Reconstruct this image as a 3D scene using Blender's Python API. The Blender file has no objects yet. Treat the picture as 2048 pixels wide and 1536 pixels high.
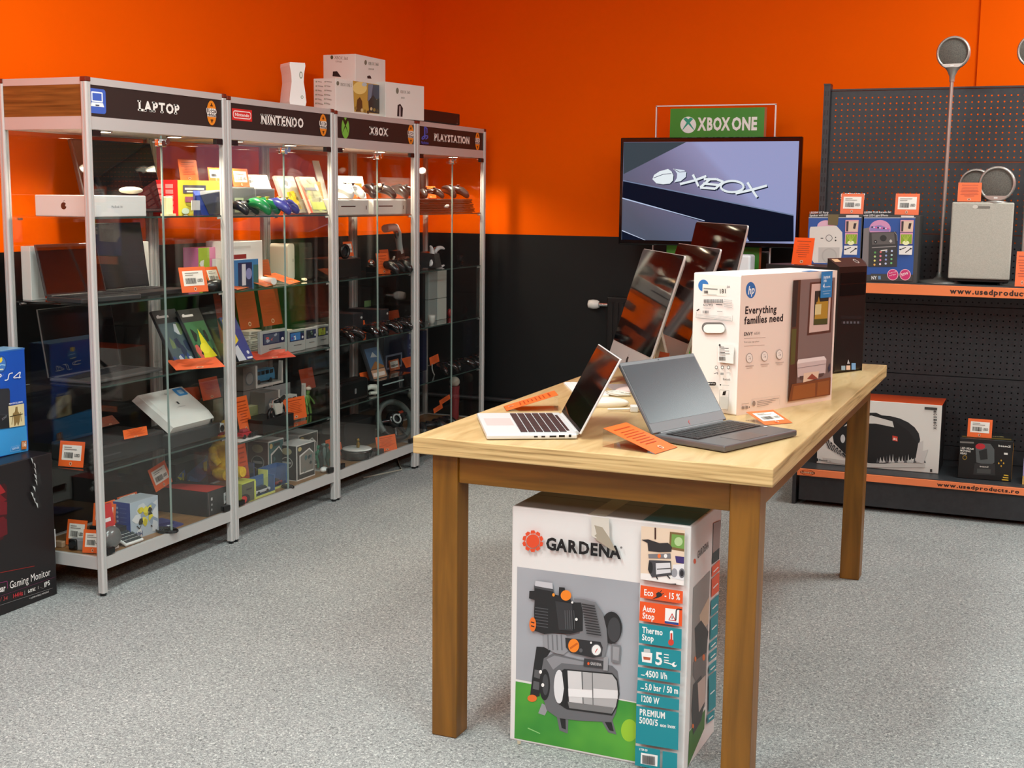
import bpy, bmesh, math, random
import numpy as np
from mathutils import Matrix, Vector
random.seed(7)
PI=math.pi
SC=bpy.context.scene
COL=SC.collection
# ------------------------------------------------------------------ camera
FPX,PITCH,ROLL,YAW=2602.6,.14397,.01109,-.39726
CF=Vector((math.sin(YAW)*math.cos(PITCH),math.cos(YAW)*math.cos(PITCH),-math.sin(PITCH)))
_r=Vector((math.cos(YAW),-math.sin(YAW),0)); _u=_r.cross(CF)
CR=_r*math.cos(ROLL)+_u*math.sin(ROLL); CU=-_r*math.sin(ROLL)+_u*math.cos(ROLL)
EYE=Vector((0,0,1.5))
cam=bpy.data.cameras.new('camera'); cam.lens=FPX/2048*36; cam.sensor_width=36; cam.clip_start=.05; cam.clip_end=60
cam_o=bpy.data.objects.new('camera',cam); COL.objects.link(cam_o)
cam_o.matrix_world=Matrix(((CR.x,CU.x,-CF.x,EYE.x),(CR.y,CU.y,-CF.y,EYE.y),(CR.z,CU.z,-CF.z,EYE.z),(0,0,0,1)))
SC.camera=cam_o
# ------------------------------------------------------------------ world, lights, exposure
w=bpy.data.worlds.new('world'); SC.world=w; w.use_nodes=True
w.node_tree.nodes['Background'].inputs[0].default_value=(.9,.95,1,1); w.node_tree.nodes['Background'].inputs[1].default_value=.15
SC.view_settings.view_transform='Standard'; SC.view_settings.look='None'; SC.view_settings.gamma=1; SC.view_settings.exposure=0
SC.view_settings.use_curve_mapping=False
SC.cycles.use_denoising=True
SC.cycles.max_bounces=10; SC.cycles.transparent_max_bounces=24; SC.cycles.caustics_reflective=False; SC.cycles.caustics_refractive=False
SC.cycles.sample_clamp_indirect=6
CEIL_Z=3.25
PANELS=[(-1.9,-1.3),(-1.9,1.1),(-1.8,2.9),(.3,-1.3),(.3,1.5),(.5,5.7),(2.35,6.45),(2.6,.4)]
PANEL_W,PANEL_L,PANEL_POWER=.62,1.25,57
PANEL_COL=(.86,1.0,.99)
for i,(x,y) in enumerate(PANELS):
    L=bpy.data.lights.new('panel_light','AREA'); L.shape='RECTANGLE'; L.size=PANEL_W; L.size_y=PANEL_L; L.energy=PANEL_POWER; L.color=PANEL_COL
    o=bpy.data.objects.new('panel_light',L); COL.objects.link(o); o.location=(x,y,CEIL_Z-.03)
PUCK_POWER=20
# ------------------------------------------------------------------ geometry of the picture (measured planes -> metres)
def ray(x,y): return CF*FPX+CR*(x-1024)-CU*(y-768)
def onp(x,y,ax,v):
    d=ray(x,y); return EYE+d*((v-EYE[ax])/d[ax])
def proj(P):
    d=Vector(P)-EYE; z=d.dot(CF); return 1024+FPX*d.dot(CR)/z,768-FPX*d.dot(CU)/z
def sy(px,X,z):      # depth along the room of a point on plane X at height z standing in picture column px
    a,b=3.3,7.4
    for _ in range(40):
        m=(a+b)/2
        if proj((X,m,z))[0]<px: a=m
        else: b=m
    return (a+b)/2
def hz(py,X,Y):
    a,b=-.5,2.6
    for _ in range(40):
        m=(a+b)/2
        if proj((X,Y,m))[1]>py: a=m
        else: b=m
    return (a+b)/2
# ------------------------------------------------------------------ materials
def lin(c):
    return tuple(((v/255)/12.92 if v/255<=.04045 else ((v/255+.055)/1.055)**2.4) for v in c)
_mc={}
def mat(c,rough=.5,metal=0,spec=.5,name=None,coat=0):
    k=(tuple(c),rough,metal,spec,coat)
    if k in _mc: return _mc[k]
    m=bpy.data.materials.new(name or 'paint'); m.use_nodes=True
    b=m.node_tree.nodes['Principled BSDF']; b.inputs['Base Color'].default_value=(*lin(c),1)
    b.inputs['Roughness'].default_value=rough; b.inputs['Metallic'].default_value=metal
    b.inputs['Specular IOR Level'].default_value=spec; b.inputs['Coat Weight'].default_value=coat
    _mc[k]=m; return m
def emat(c,s=1):
    k=('e',tuple(c),s)
    if k in _mc: return _mc[k]
    m=bpy.data.materials.new('glow'); m.use_nodes=True; b=m.node_tree.nodes['Principled BSDF']
    b.inputs['Base Color'].default_value=(.002,.002,.002,1); b.inputs['Emission Color'].default_value=(*lin(c),1); b.inputs['Emission Strength'].default_value=s
    b.inputs['Roughness'].default_value=.2; b.inputs['Specular IOR Level'].default_value=.04
    _mc[k]=m; return m
def nt(name):
    m=bpy.data.materials.new(name); m.use_nodes=True; t=m.node_tree; return m,t,t.nodes['Principled BSDF']
def nd(t,ty,**k):
    n=t.nodes.new(ty)
    for a,b in k.items(): setattr(n,a,b)
    return n
def ramp(t,fac,stops):
    r=nd(t,'ShaderNodeValToRGB'); e=r.color_ramp.elements
    while len(e)<len(stops): e.new(.5)
    for i,(p,c) in enumerate(stops): e[i].position=p; e[i].color=(*lin(c),1)
    t.links.new(fac,r.inputs[0]); return r.outputs[0]
def glass(name='glass',tint=(.988,.996,.992),f0=.04,rough=0.0):
    m=bpy.data.materials.new(name); m.use_nodes=True; t=m.node_tree; t.nodes.clear()
    o=nd(t,'ShaderNodeOutputMaterial'); mx=nd(t,'ShaderNodeMixShader'); tr=nd(t,'ShaderNodeBsdfTransparent'); gl=nd(t,'ShaderNodeBsdfGlossy'); ge=nd(t,'ShaderNodeNewGeometry')
    tr.inputs[0].default_value=(*tint,1); gl.inputs['Roughness'].default_value=rough; gl.inputs[0].default_value=(1,1,1,1)
    dp=nd(t,'ShaderNodeVectorMath',operation='DOT_PRODUCT'); t.links.new(ge.outputs['Normal'],dp.inputs[0]); t.links.new(ge.outputs['Incoming'],dp.inputs[1])
    ab=nd(t,'ShaderNodeMath',operation='ABSOLUTE'); t.links.new(dp.outputs['Value'],ab.inputs[0])
    su=nd(t,'ShaderNodeMath',operation='SUBTRACT',use_clamp=True); su.inputs[0].default_value=1; t.links.new(ab.outputs[0],su.inputs[1])
    pw=nd(t,'ShaderNodeMath',operation='POWER'); t.links.new(su.outputs[0],pw.inputs[0]); pw.inputs[1].default_value=5
    ma=nd(t,'ShaderNodeMath',operation='MULTIPLY_ADD'); t.links.new(pw.outputs[0],ma.inputs[0]); ma.inputs[1].default_value=1-f0; ma.inputs[2].default_value=f0
    t.links.new(ma.outputs[0],mx.inputs[0]); t.links.new(tr.outputs[0],mx.inputs[1]); t.links.new(gl.outputs[0],mx.inputs[2]); t.links.new(mx.outputs[0],o.inputs[0]); return m
GLASS=glass(); GEDGE=mat((62,78,72),.12,0,.5,'glass_edge'); ACRYL=glass('acrylic',(.97,.97,.97),.035); CLEAR=glass('clear_plastic',(.95,.95,.95),.03,.05)
def noisy(name,c0,c1,scale=8,stretch=(1,1,1),rough=.5,detail=4,bump=0,spec=.5,metal=0,lo=.3,hi=.7,dist=0):
    m,t,b=nt(name); tc=nd(t,'ShaderNodeTexCoord'); mp=nd(t,'ShaderNodeMapping'); mp.inputs['Scale'].default_value=stretch
    n=nd(t,'ShaderNodeTexNoise'); n.inputs['Scale'].default_value=scale; n.inputs['Detail'].default_value=detail; n.inputs['Distortion'].default_value=dist
    t.links.new(tc.outputs['Object'],mp.inputs[0]); t.links.new(mp.outputs[0],n.inputs[0])
    t.links.new(ramp(t,n.outputs['Fac'],[(lo,c0),(hi,c1)]),b.inputs['Base Color'])
    b.inputs['Roughness'].default_value=rough; b.inputs['Specular IOR Level'].default_value=spec; b.inputs['Metallic'].default_value=metal
    if bump:
        bp=nd(t,'ShaderNodeBump'); bp.inputs['Strength'].default_value=bump; bp.inputs['Distance'].default_value=.002
        t.links.new(n.outputs['Fac'],bp.inputs['Height']); t.links.new(bp.outputs[0],b.inputs['Normal'])
    return m
def carpet_mat():
    m,t,b=nt('carpet'); tc=nd(t,'ShaderNodeTexCoord'); mp=nd(t,'ShaderNodeMapping'); mp.inputs['Scale'].default_value=(1,1,1)
    n=nd(t,'ShaderNodeTexNoise'); n.inputs['Scale'].default_value=135; n.inputs['Detail'].default_value=3; n.inputs['Roughness'].default_value=.7; n.inputs['Distortion'].default_value=1.2
    n2=nd(t,'ShaderNodeTexNoise'); n2.inputs['Scale'].default_value=2.2; n2.inputs['Detail'].default_value=3
    t.links.new(tc.outputs['Object'],mp.inputs[0]); t.links.new(mp.outputs[0],n.inputs[0]); t.links.new(mp.outputs[0],n2.inputs[0])
    c=ramp(t,n.outputs['Fac'],[(.34,(104,107,107)),(.47,(146,149,148)),(.56,(165,168,166)),(.68,(218,220,216))])
    mx=nd(t,'ShaderNodeMix',data_type='RGBA',blend_type='MULTIPLY'); mx.inputs[0].default_value=1
    t.links.new(c,mx.inputs[6]); t.links.new(ramp(t,n2.outputs['Fac'],[(.3,(242,243,243)),(.7,(255,255,255))]),mx.inputs[7])
    t.links.new(mx.outputs[2],b.inputs['Base Color']); b.inputs['Roughness'].default_value=.95; b.inputs['Specular IOR Level'].default_value=.1
    bp=nd(t,'ShaderNodeBump'); bp.inputs['Strength'].default_value=.5; bp.inputs['Distance'].default_value=.004
    t.links.new(n.outputs['Fac'],bp.inputs['Height']); t.links.new(bp.outputs[0],b.inputs['Normal']); return m
def oak_mat():
    m,t,b=nt('light_oak'); tc=nd(t,'ShaderNodeTexCoord'); mp=nd(t,'ShaderNodeMapping'); mp.inputs['Scale'].default_value=(9,1.6,34); mp.inputs['Rotation'].default_value=(0,0,.5)
    n=nd(t,'ShaderNodeTexNoise'); n.inputs['Scale'].default_value=2.2; n.inputs['Detail'].default_value=6; n.inputs['Distortion'].default_value=.7
    t.links.new(tc.outputs['Object'],mp.inputs[0]); t.links.new(mp.outputs[0],n.inputs[0])
    t.links.new(ramp(t,n.outputs['Fac'],[(.3,(176,146,98)),(.48,(196,166,116)),(.62,(205,176,128)),(.75,(186,155,106))]),b.inputs['Base Color'])
    b.inputs['Roughness'].default_value=.34; return m
def edge_mat():
    m,t,b=nt('oak_edge_band'); tc=nd(t,'ShaderNodeTexCoord'); mp=nd(t,'ShaderNodeMapping'); mp.inputs['Scale'].default_value=(1.6,1.6,60)
    n=nd(t,'ShaderNodeTexNoise'); n.inputs['Scale'].default_value=2; n.inputs['Detail'].default_value=5; n.inputs['Distortion'].default_value=.5
    t.links.new(tc.outputs['Object'],mp.inputs[0]); t.links.new(mp.outputs[0],n.inputs[0])
    t.links.new(ramp(t,n.outputs['Fac'],[(.32,(150,122,76)),(.47,(196,166,112)),(.65,(214,186,132))]),b.inputs['Base Color'])
    b.inputs['Roughness'].default_value=.45; return m
CARPET=carpet_mat(); OAK=oak_mat(); OAKEDGE=edge_mat()
PINE=noisy('stained_pine',(106,70,14),(146,98,26),3,(9,9,.8),.38,5,lo=.3,hi=.72,dist=.6)
PINEH=noisy('stained_pine_rail',(106,70,14),(146,98,26),3,(.8,9,9),.38,5,lo=.3,hi=.72,dist=.6)
PINEY=noisy('stained_pine_side_rail',(106,70,14),(146,98,26),3,(9,.8,9),.38,5,lo=.3,hi=.72,dist=.6)
WALNUT=noisy('brown_laminate',(92,56,20),(150,98,44),3,(1.2,1.2,26),.45,5)
BASEWD=noisy('base_board_laminate',(126,88,52),(162,120,76),3,(12,1.5,1),.4,5)
ORANGE=noisy('orange_wall_paint',(252,97,0),(254,99,0),3,(1,1,1),.7,3,spec=.04)
BLACKW=noisy('black_wall_paint',(17,19,20),(20,22,23),3,(1,1,1),.5,3,spec=.3)
WHITEC=mat((238,236,230),.9,name='ceiling_paint')
ALU=mat((200,199,196),.42,.25,name='aluminium'); CHROME=mat((225,225,225),.12,1,name='chrome'); DARKP=mat((14,14,15),.35,name='black_plastic'); DARKM=mat((26,27,29),.5,name='dark_plastic')
SHELFM=noisy('anthracite_metal',(50,52,55),(57,59,62),40,(1,1,1),.42,2,bump=.05,metal=.2)
GLOSSB=mat((6,6,8),.04,name='glossy_black_screen')
WHITEP=mat((236,236,232),.4,name='white_plastic'); CARD=mat((222,222,216),.6,name='white_card')
# ------------------------------------------------------------------ mesh collector
class G:
    def __init__(s,M=None): s.v=[];s.f=[];s.m=[];s.s=[];s.mats=[];s.M=M or Matrix()
    def mi(s,m):
        if m not in s.mats: s.mats.append(m)
        return s.mats.index(m)
    def add(s,vs,fs,m,smooth=False):
        o=len(s.v); M=s.M
        s.v+=[tuple(M@Vector(p)) for p in vs]; s.f+=[tuple(o+i for i in f) for f in fs]; k=s.mi(m); s.m+=[k]*len(fs); s.s+=[smooth]*len(fs); return s
    def box(s,x0,x1,y0,y1,z0,z1,m,b=0,seg=2,six=None):
        if b:
            bm=bmesh.new(); bmesh.ops.create_cube(bm,size=1)
            for v in bm.verts: v.co=Vector((x0+(v.co.x+.5)*(x1-x0),y0+(v.co.y+.5)*(y1-y0),z0+(v.co.z+.5)*(z1-z0)))
            bmesh.ops.bevel(bm,geom=list(bm.edges),offset=b,segments=seg,affect='EDGES',profile=.5)
            bm.verts.index_update(); vs=[v.co[:] for v in bm.verts]
            for f in bm.faces:
                mm=m
                if six:
                    n=f.normal if f.normal.length>0 else Vector((0,0,1)); bm.normal_update(); n=f.normal
                    a=max(range(3),key=lambda i:abs(n[i])); mm=six[a*2+(1 if n[a]>0 else 0)]
                s.mi(mm)
            o=len(s.v); s.v+=[tuple(s.M@Vector(p)) for p in vs]
            bm.normal_update()
            for f in bm.faces:
                n=f.normal; mm=m
                if six:
                    a=max(range(3),key=lambda i:abs(n[i])); mm=six[a*2+(1 if n[a]>0 else 0)]
                s.f.append(tuple(o+v.index for v in f.verts)); s.m.append(s.mi(mm)); s.s.append(False)
            bm.free(); return s
        vs=[(x,y,z) for z in (z0,z1) for y in (y0,y1) for x in (x0,x1)]
        fs=[(0,4,6,2),(1,3,7,5),(0,1,5,4),(2,6,7,3),(0,2,3,1),(4,5,7,6)]
        if six:
            for f,mm in zip(fs,six):
                o=len(s.v)
                if f is fs[0]: base=o; s.v+=[tuple(s.M@Vector(p)) for p in vs]
                s.f.append(tuple(base+i for i in f)); s.m.append(s.mi(mm)); s.s.append(False)
            return s
        return s.add(vs,fs,m)
    def hexa(s,c,m):   # eight corners: bottom 4 ccw, top 4 ccw
        return s.add(c,[(3,2,1,0),(4,5,6,7),(0,1,5,4),(1,2,6,5),(2,3,7,6),(3,0,4,7)],m)
    def prism(s,pl,a,b,m,ax='z',smooth=False):
        n=len(pl)
        def P(p,t): return {'z':(p[0],p[1],t),'y':(p[0],t,p[1]),'x':(t,p[0],p[1])}[ax]
        vs=[P(p,a) for p in pl]+[P(p,b) for p in pl]
        fs=[tuple(range(n))[::-1],tuple(range(n,2*n))]
        s.add(vs,fs,m); s.add(vs,[(i,(i+1)%n,n+(i+1)%n,n+i) for i in range(n)],m,smooth); return s
    def cyl(s,p0,p1,r0,r1,m,n=16,smooth=True,cap=True):
        p0=Vector(p0);p1=Vector(p1);d=(p1-p0).normalized(); a=d.orthogonal().normalized(); b=d.cross(a)
        vs=[];
        for p,r in ((p0,r0),(p1,r1)): vs+=[p+a*math.cos(2*PI*i/n)*r+b*math.sin(2*PI*i/n)*r for i in range(n)]
        s.add(vs,[(i,(i+1)%n,n+(i+1)%n,n+i) for i in range(n)],m,smooth)
        if cap: s.add(vs,[tuple(range(n))[::-1],tuple(range(n,2*n))],m)
        return s
    def lathe(s,pr,m,n=24,c=(0,0,0),smooth=True,axis='z'):
        vs=[]
        for r,z in pr:
            for i in range(n):
                a=2*PI*i/n; q=(r*math.cos(a),r*math.sin(a),z)
                if axis=='y': q=(q[0],q[2],q[1])
                if axis=='x': q=(q[2],q[0],q[1])
                vs.append((c[0]+q[0],c[1]+q[1],c[2]+q[2]))
        fs=[(j*n+i,j*n+(i+1)%n,(j+1)*n+(i+1)%n,(j+1)*n+i) for j in range(len(pr)-1) for i in range(n)]
        if axis=='y': fs=[f[::-1] for f in fs]
        s.add(vs,fs,m,smooth)
        s.add(vs,[tuple(range(n))[::-1],tuple(range((len(pr)-1)*n,len(pr)*n))],m); return s
    def sph(s,c,r,m,sc=(1,1,1),n=16,k=10):
        vs=[];fs=[]
        for j in range(k+1):
            t=PI*j/k
            for i in range(n):
                a=2*PI*i/n; vs.append((c[0]+r*sc[0]*math.sin(t)*math.cos(a),c[1]+r*sc[1]*math.sin(t)*math.sin(a),c[2]-r*sc[2]*math.cos(t)))
        for j in range(k):
            for i in range(n): fs.append((j*n+i,j*n+(i+1)%n,(j+1)*n+(i+1)%n,(j+1)*n+i))
        return s.add(vs,fs,m,True)
    def tube(s,pts,r,m,n=8,closed=False):
        P=[Vector(p) for p in pts]; vs=[];K=len(P); up=None
        rr=r if isinstance(r,(list,tuple)) else [r]*K
        for i,p in enumerate(P):
            if closed: d=P[(i+1)%K]-P[i-1]
            else: d=P[min(i+1,K-1)]-P[max(i-1,0)]
            d.normalize()
            if up is None: up=d.orthogonal().normalized()
            up=(up-d*up.dot(d)).normalized(); b=d.cross(up)
            vs+=[p+up*math.cos(2*PI*j/n)*rr[i]+b*math.sin(2*PI*j/n)*rr[i] for j in range(n)]
        R=K if closed else K-1
        s.add(vs,[(i*n+j,i*n+(j+1)%n,((i+1)%K)*n+(j+1)%n,((i+1)%K)*n+j) for i in range(R) for j in range(n)],m,True)
        if not closed: s.add(vs,[tuple(range(n))[::-1],tuple(range((K-1)*n,K*n))],m)
        return s
    def ob(s,name,parent=None,loc=None):
        me=bpy.data.meshes.new(name); me.from_pydata(s.v,[],s.f)
        for m in s.mats: me.materials.append(m)
        me.polygons.foreach_set('material_index',s.m); me.polygons.foreach_set('use_smooth',s.s); me.update()
        o=bpy.data.objects.new(name,me); COL.objects.link(o)
        if parent: o.parent=parent
        if loc: o.location=loc
        return o
def tagit(o,label,cat,group=None):
    o['label']=label; o['category']=cat
    if group: o['group']=group
    return o
def thing(name,label,cat,loc=(0,0,0),rz=0,group=None,rot=None):
    o=bpy.data.objects.new(name,None); COL.objects.link(o); o.location=loc; o.rotation_euler=rot or (0,0,math.radians(rz)); o.empty_display_size=.05
    return tagit(o,label,cat,group)
def struct(g,name,parent=None):
    o=g.ob(name,parent); o['kind']='structure'; return o
def circ(cx,cy,rx,ry=None,n=28,a0=0,a1=360):
    ry=rx if ry is None else ry
    k=n if a1-a0>=360 else n+1
    return [(cx+rx*math.cos(math.radians(a0+(a1-a0)*i/n)),cy+ry*math.sin(math.radians(a0+(a1-a0)*i/n))) for i in range(k)]
def rrect(x0,y0,x1,y1,r,n=5):
    out=[]
    for cx,cy,a in ((x1-r,y1-r,0),(x0+r,y1-r,90),(x0+r,y0+r,180),(x1-r,y0+r,270)):
        out+=[(cx+r*math.cos(math.radians(a+90*i/n)),cy+r*math.sin(math.radians(a+90*i/n))) for i in range(n+1)]
    return out
# ------------------------------------------------------------------ glyph outlines, made once
GL={}
def make_glyphs():
    chars='ABCDEFGHIJKLMNOPQRSTUVWXYZabcdefghijklmnopqrstuvwxyz0123456789.,-/%:()+&\'®*|™'
    obs=[]
    for bold in (0,1,2):
        for c in chars:
            cu=bpy.data.curves.new('g','FONT'); cu.body=c; cu.size=1; cu.resolution_u=2; cu.offset=(0,.024,.042)[bold]; cu.fill_mode='FRONT'
            o=bpy.data.objects.new('g',cu); COL.objects.link(o); obs.append((bold,c,o))
    dg=bpy.context.evaluated_depsgraph_get()
    for bold,c,o in obs:
        me=bpy.data.meshes.new_from_object(o.evaluated_get(dg))
        vs=[(v.co.x,v.co.y) for v in me.vertices]; fs=[tuple(p.vertices) for p in me.polygons]
        mx=max((p[0] for p in vs),default=.2); mn=min((p[0] for p in vs),default=0)
        GL[(bold,c)]=(vs,fs,mx+max(mn,.02)+.015,mn,mx); bpy.data.meshes.remove(me)
    for _,_,o in obs:
        d=o.data; bpy.data.objects.remove(o); bpy.data.curves.remove(d)
make_glyphs()
SERIF={'L':[(.14,1),(.14,0)],'A':[(.1,0),(.9,0)],'P':[(.15,1),(.15,0)],'T':[(.5,0)],'O':[],'I':[(.5,1),(.5,0)],'N':[(.12,1),(.12,0),(.88,1)],'E':[(.12,1),(.12,0)],'D':[(.12,1),(.12,0)],
 'X':[(.12,1),(.88,1),(.12,0),(.88,0)],'B':[(.12,1),(.12,0)],'Y':[(.12,1),(.88,1),(.5,0)],'S':[]}
def shape(txt,bold=0,slab=False,track=0):
    vs=[];fs=[];x=0
    for c in txt:
        if c==' ': x+=.3; continue
        g=GL.get((bold,c))
        if not g: continue
        v,f,adv,mn,mx=g; o=len(vs); vs+=[(x+a,b) for a,b in v]; fs+=[tuple(o+i for i in q) for q in f]
        if slab:
            for sx,top in SERIF.get(c,[]):
                cx=x+mn+(mx-mn)*sx; y=.71 if top else 0; o=len(vs); hw=.17
                y0,y1=(y-.1,y+.02) if top else (y-.02,y+.1)
                vs+=[(cx-hw,y0),(cx+hw,y0),(cx+hw,y1),(cx-hw,y1)]; fs.append((o,o+1,o+2,o+3))
        x+=adv+track+(.06 if slab else 0)
    return vs,fs,x
def homog(src,dst):
    A=[];B=[]
    for (x,y),(u,v) in zip(src,dst):
        A+=[[x,y,1,0,0,0,-u*x,-u*y],[0,0,0,x,y,1,-v*x,-v*y]]; B+=[u,v]
    h=np.linalg.solve(np.array(A,float),np.array(B,float)); return np.append(h,1).reshape(3,3)
EPS=.00012
class Print:
    """flat print on one face of a thing: layers of coloured shapes; quad = the face's corners (TL,TR,BR,BL) in the units the artwork is given in"""
    def __init__(s,M,w,h,quad=None,rough=.45,lift=.0004):
        s.M=M;s.w=w;s.h=h;s.g=G();s.k=0;s.rough=rough;s.lift=lift
        quad=quad or [(0,h),(w,h),(w,0),(0,0)]
        s.H=homog(quad,[(0,h),(w,h),(w,0),(0,0)])
    def uv(s,p):
        a=s.H@np.array([p[0],p[1],1.]); return a[0]/a[2],a[1]/a[2]
    def put(s,pts,fs,c,emit=0):
        s.k+=1; m=c if not isinstance(c,tuple) else (emat(c,emit) if emit else mat(c,s.rough)); z=s.lift+s.k*EPS
        vs=[]
        for p in pts:
            u,v=s.uv(p); vs.append(s.M@Vector((min(max(u,0),s.w),min(max(v,0),s.h),z)))
        s.g.add(vs,fs,m); return s
    def poly(s,pts,c,emit=0):
        U=[s.uv(p) for p in pts]; ar=sum(U[i-1][0]*U[i][1]-U[i][0]*U[i-1][1] for i in range(len(U)))
        if ar<0: pts=pts[::-1]
        return s.put(pts,[tuple(range(len(pts)))],c,emit)
    def rect(s,x0,y0,x1,y1,c,emit=0): return s.poly([(x0,y0),(x1,y0),(x1,y1),(x0,y1)],c,emit)
    def ell(s,cx,cy,rx,ry,c,n=24,a0=0,a1=360,emit=0): return s.poly(circ(cx,cy,rx,ry,n,a0,a1),c,emit)
    def line(s,p,q,t,c):
        dx,dy=q[0]-p[0],q[1]-p[1]; L=math.hypot(dx,dy) or 1; nx,ny=-dy/L*t/2,dx/L*t/2
        return s.poly([(p[0]+nx,p[1]+ny),(q[0]+nx,q[1]+ny),(q[0]-nx,q[1]-ny),(p[0]-nx,p[1]-ny)],c)
    def path(s,pts,t,c):
        for a,b in zip(pts,pts[1:]): s.line(a,b,t,c)
        return s
    def text(s,txt,p,q,hgt,c,bold=0,slab=False,emit=0,shear=0,track=0):
        """text set on the base line p->q (artwork units), capitals hgt tall in metres on the face"""
        vs,fs,L=shape(txt,bold,slab,track)
        if not vs: return s
        a=s.uv(p); b=s.uv(q); W=math.hypot(b[0]-a[0],b[1]-a[1]); ca,sa=(b[0]-a[0])/W,(b[1]-a[1])/W; kx=W/L; ky=hgt/.71
        s.k+=1; z=s.lift+s.k*EPS; out=[]
        for x,y in vs:
            x=(x+shear*y)*kx; y=y*ky; out.append(s.M@Vector((a[0]+x*ca-y*sa,a[1]+x*sa+y*ca,z)))
        s.g.add(out,fs,emat(c,emit) if emit else mat(c,s.rough)); return s
    def bars(s,x0,y0,x1,y1,c,n=14,seed=1,dy=0):
        r=random.Random(seed); x=x0; st=(x1-x0)/n
        while x<x1-st*.3:
            wd=st*r.uniform(.25,.75); f=(x-x0)/(x1-x0)*dy
            s.poly([(x,y0+f),(x+wd,y0+f),(x+wd,y1+f),(x,y1+f)],c); x+=wd+st*r.uniform(.25,.5)
        return s
    def ob(s,name,parent): return s.g.ob(name,parent)
def FR(x0=0,y0=0,z0=0): return Matrix(((1,0,0,x0),(0,0,-1,y0),(0,1,0,z0),(0,0,0,1)))          # front face (-y): u=+x v=+z n=-y
def RT(x0=0,y0=0,z0=0): return Matrix(((0,0,1,x0),(1,0,0,y0),(0,1,0,z0),(0,0,0,1)))           # +x face: u=+y
def LF(x0=0,y0=0,z0=0): return Matrix(((0,0,-1,x0),(-1,0,0,y0),(0,1,0,z0),(0,0,0,1)))         # -x face: u=-y
def TP(x0=0,y0=0,z0=0): return Matrix(((1,0,0,x0),(0,1,0,y0),(0,0,1,z0),(0,0,0,1)))           # top face
def Zq(ox,oy,s,pts): return [((x-ox)*s,(y-oy)*s) for x,y in pts]
# ================================================================== the room
WX,WY,PZ=-3.73,7.41,1.263          # left wall, back wall, height of the paint line
RX,FY=4.2,-3.2
struct(G().box(WX-.2,RX+.2,FY-.2,WY+.2,-.1,0,CARPET),'floor')
struct(G().box(WX-.2,RX+.2,FY-.2,WY+.2,CEIL_Z,CEIL_Z+.1,WHITEC),'ceiling')
def two_tone(name,x0,x1,y0,y1):
    g=G(); g.box(x0,x1,y0,y1,PZ,CEIL_Z,ORANGE); g.box(x0,x1,y0,y1,0,PZ,BLACKW); return struct(g,name)
two_tone('wall_left',WX-.15,WX,FY,WY+.15)
two_tone('wall_back',WX,RX,WY,WY+.15)
two_tone('wall_right',RX,RX+.15,FY,WY+.15)
two_tone('wall_front',WX,RX,FY-.15,FY)
g=G(); g.box(-.474,.25,WY-.02,WY,PZ,CEIL_Z,ORANGE); g.box(-.474,.25,WY-.02,WY,0,PZ,BLACKW); struct(g,'trim_1')
# ceiling lights
for i,(x,y) in enumerate(PANELS):
    t=thing('ceiling_light',f'flat rectangular ceiling light panel, number {i+1}','light',(x,y,CEIL_Z),0,'ceiling light panels'); t['label']='flat rectangular white light panel on the ceiling'
    G().box(-PANEL_W/2-.02,PANEL_W/2+.02,-PANEL_L/2-.02,PANEL_L/2+.02,-.02,0,WHITEP).ob('frame',t)
    G().box(-PANEL_W/2,PANEL_W/2,-PANEL_L/2,PANEL_L/2,-.024,-.02,emat((255,250,240),3)).ob('diffuser',t)
# radiator and pipe on the black wall behind the table
rad=thing('radiator','black panel radiator with a white valve on the black wall behind the desktop computers','radiator',(-2.47,7.33,.36))
g=G(); g.box(0,.9,0,.07,0,.55,mat((16,17,18),.35),.006); g.ob('body',rad)
for i in range(26):
    G().box(.02+i*.034,.02+i*.034+.018,-.007,.002,.03,.52,mat((19,20,21),.35)).ob('fin',rad)
v=G(); v.cyl((0,.035,.5),(-.06,.035,.5),.012,.012,CHROME); v.lathe([(.012,-.13),(.024,-.125),(.028,-.1),(.026,-.075),(.018,-.06)],WHITEP,20,(0,.035,.5),True,'x'); v.ob('valve',rad)
g=G(); g.cyl((-3.7,7.37,.237),(-2.52,7.37,.237),.014,.014,mat((40,41,42),.4)); g.cyl((-2.52,7.37,.237),(-2.52,7.37,.0),.014,.014,mat((40,41,42),.4)); tagit(g.ob('pipe'),'dark heating pipe running low along the black back wall','pipe')
# ================================================================== showcases
FX=-3.21; CW=.028
CABY=[(3.737,4.583),(4.587,5.448),(5.452,6.308),(6.312,7.214)]
CTOP=[1.9,1.894,1.889,1.89]
SHZ=[[1.405,1.09,.785,.468],[1.40,1.083,.765,.425],[1.393,1.081,.765,.453],[1.395,1.081,.768,.456]]
BOARD=.143
CAP=mat((120,52,38),.3,.3,name='post_cap')
def post(x,y,H,par):
    g=G(); r=CW/2; pl=[]
    for k in range(4):   # rounded section with a groove in each side
        a=k*90
        for (px_,py_) in ((-.62,1),(-.16,1),(-.13,.86),(.13,.86),(.16,1),(.62,1),(.86,.86)):
            c,s_=math.cos(math.radians(-a)),math.sin(math.radians(-a)); pl.append((x+r*(px_*c-py_*s_),y+r*(px_*s_+py_*c)))
    g.prism(pl[::-1],.012,H-.018,ALU); o=g.ob('post',par)
    G().box(x-r,x+r,y-r,y+r,H-.018,H,CAP,.004).ob('cap',o)
    G().cyl((x,y,0),(x,y,.012),.011,.013,DARKP).ob('foot',o)
SIGNBG=(36,28,25)
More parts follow.
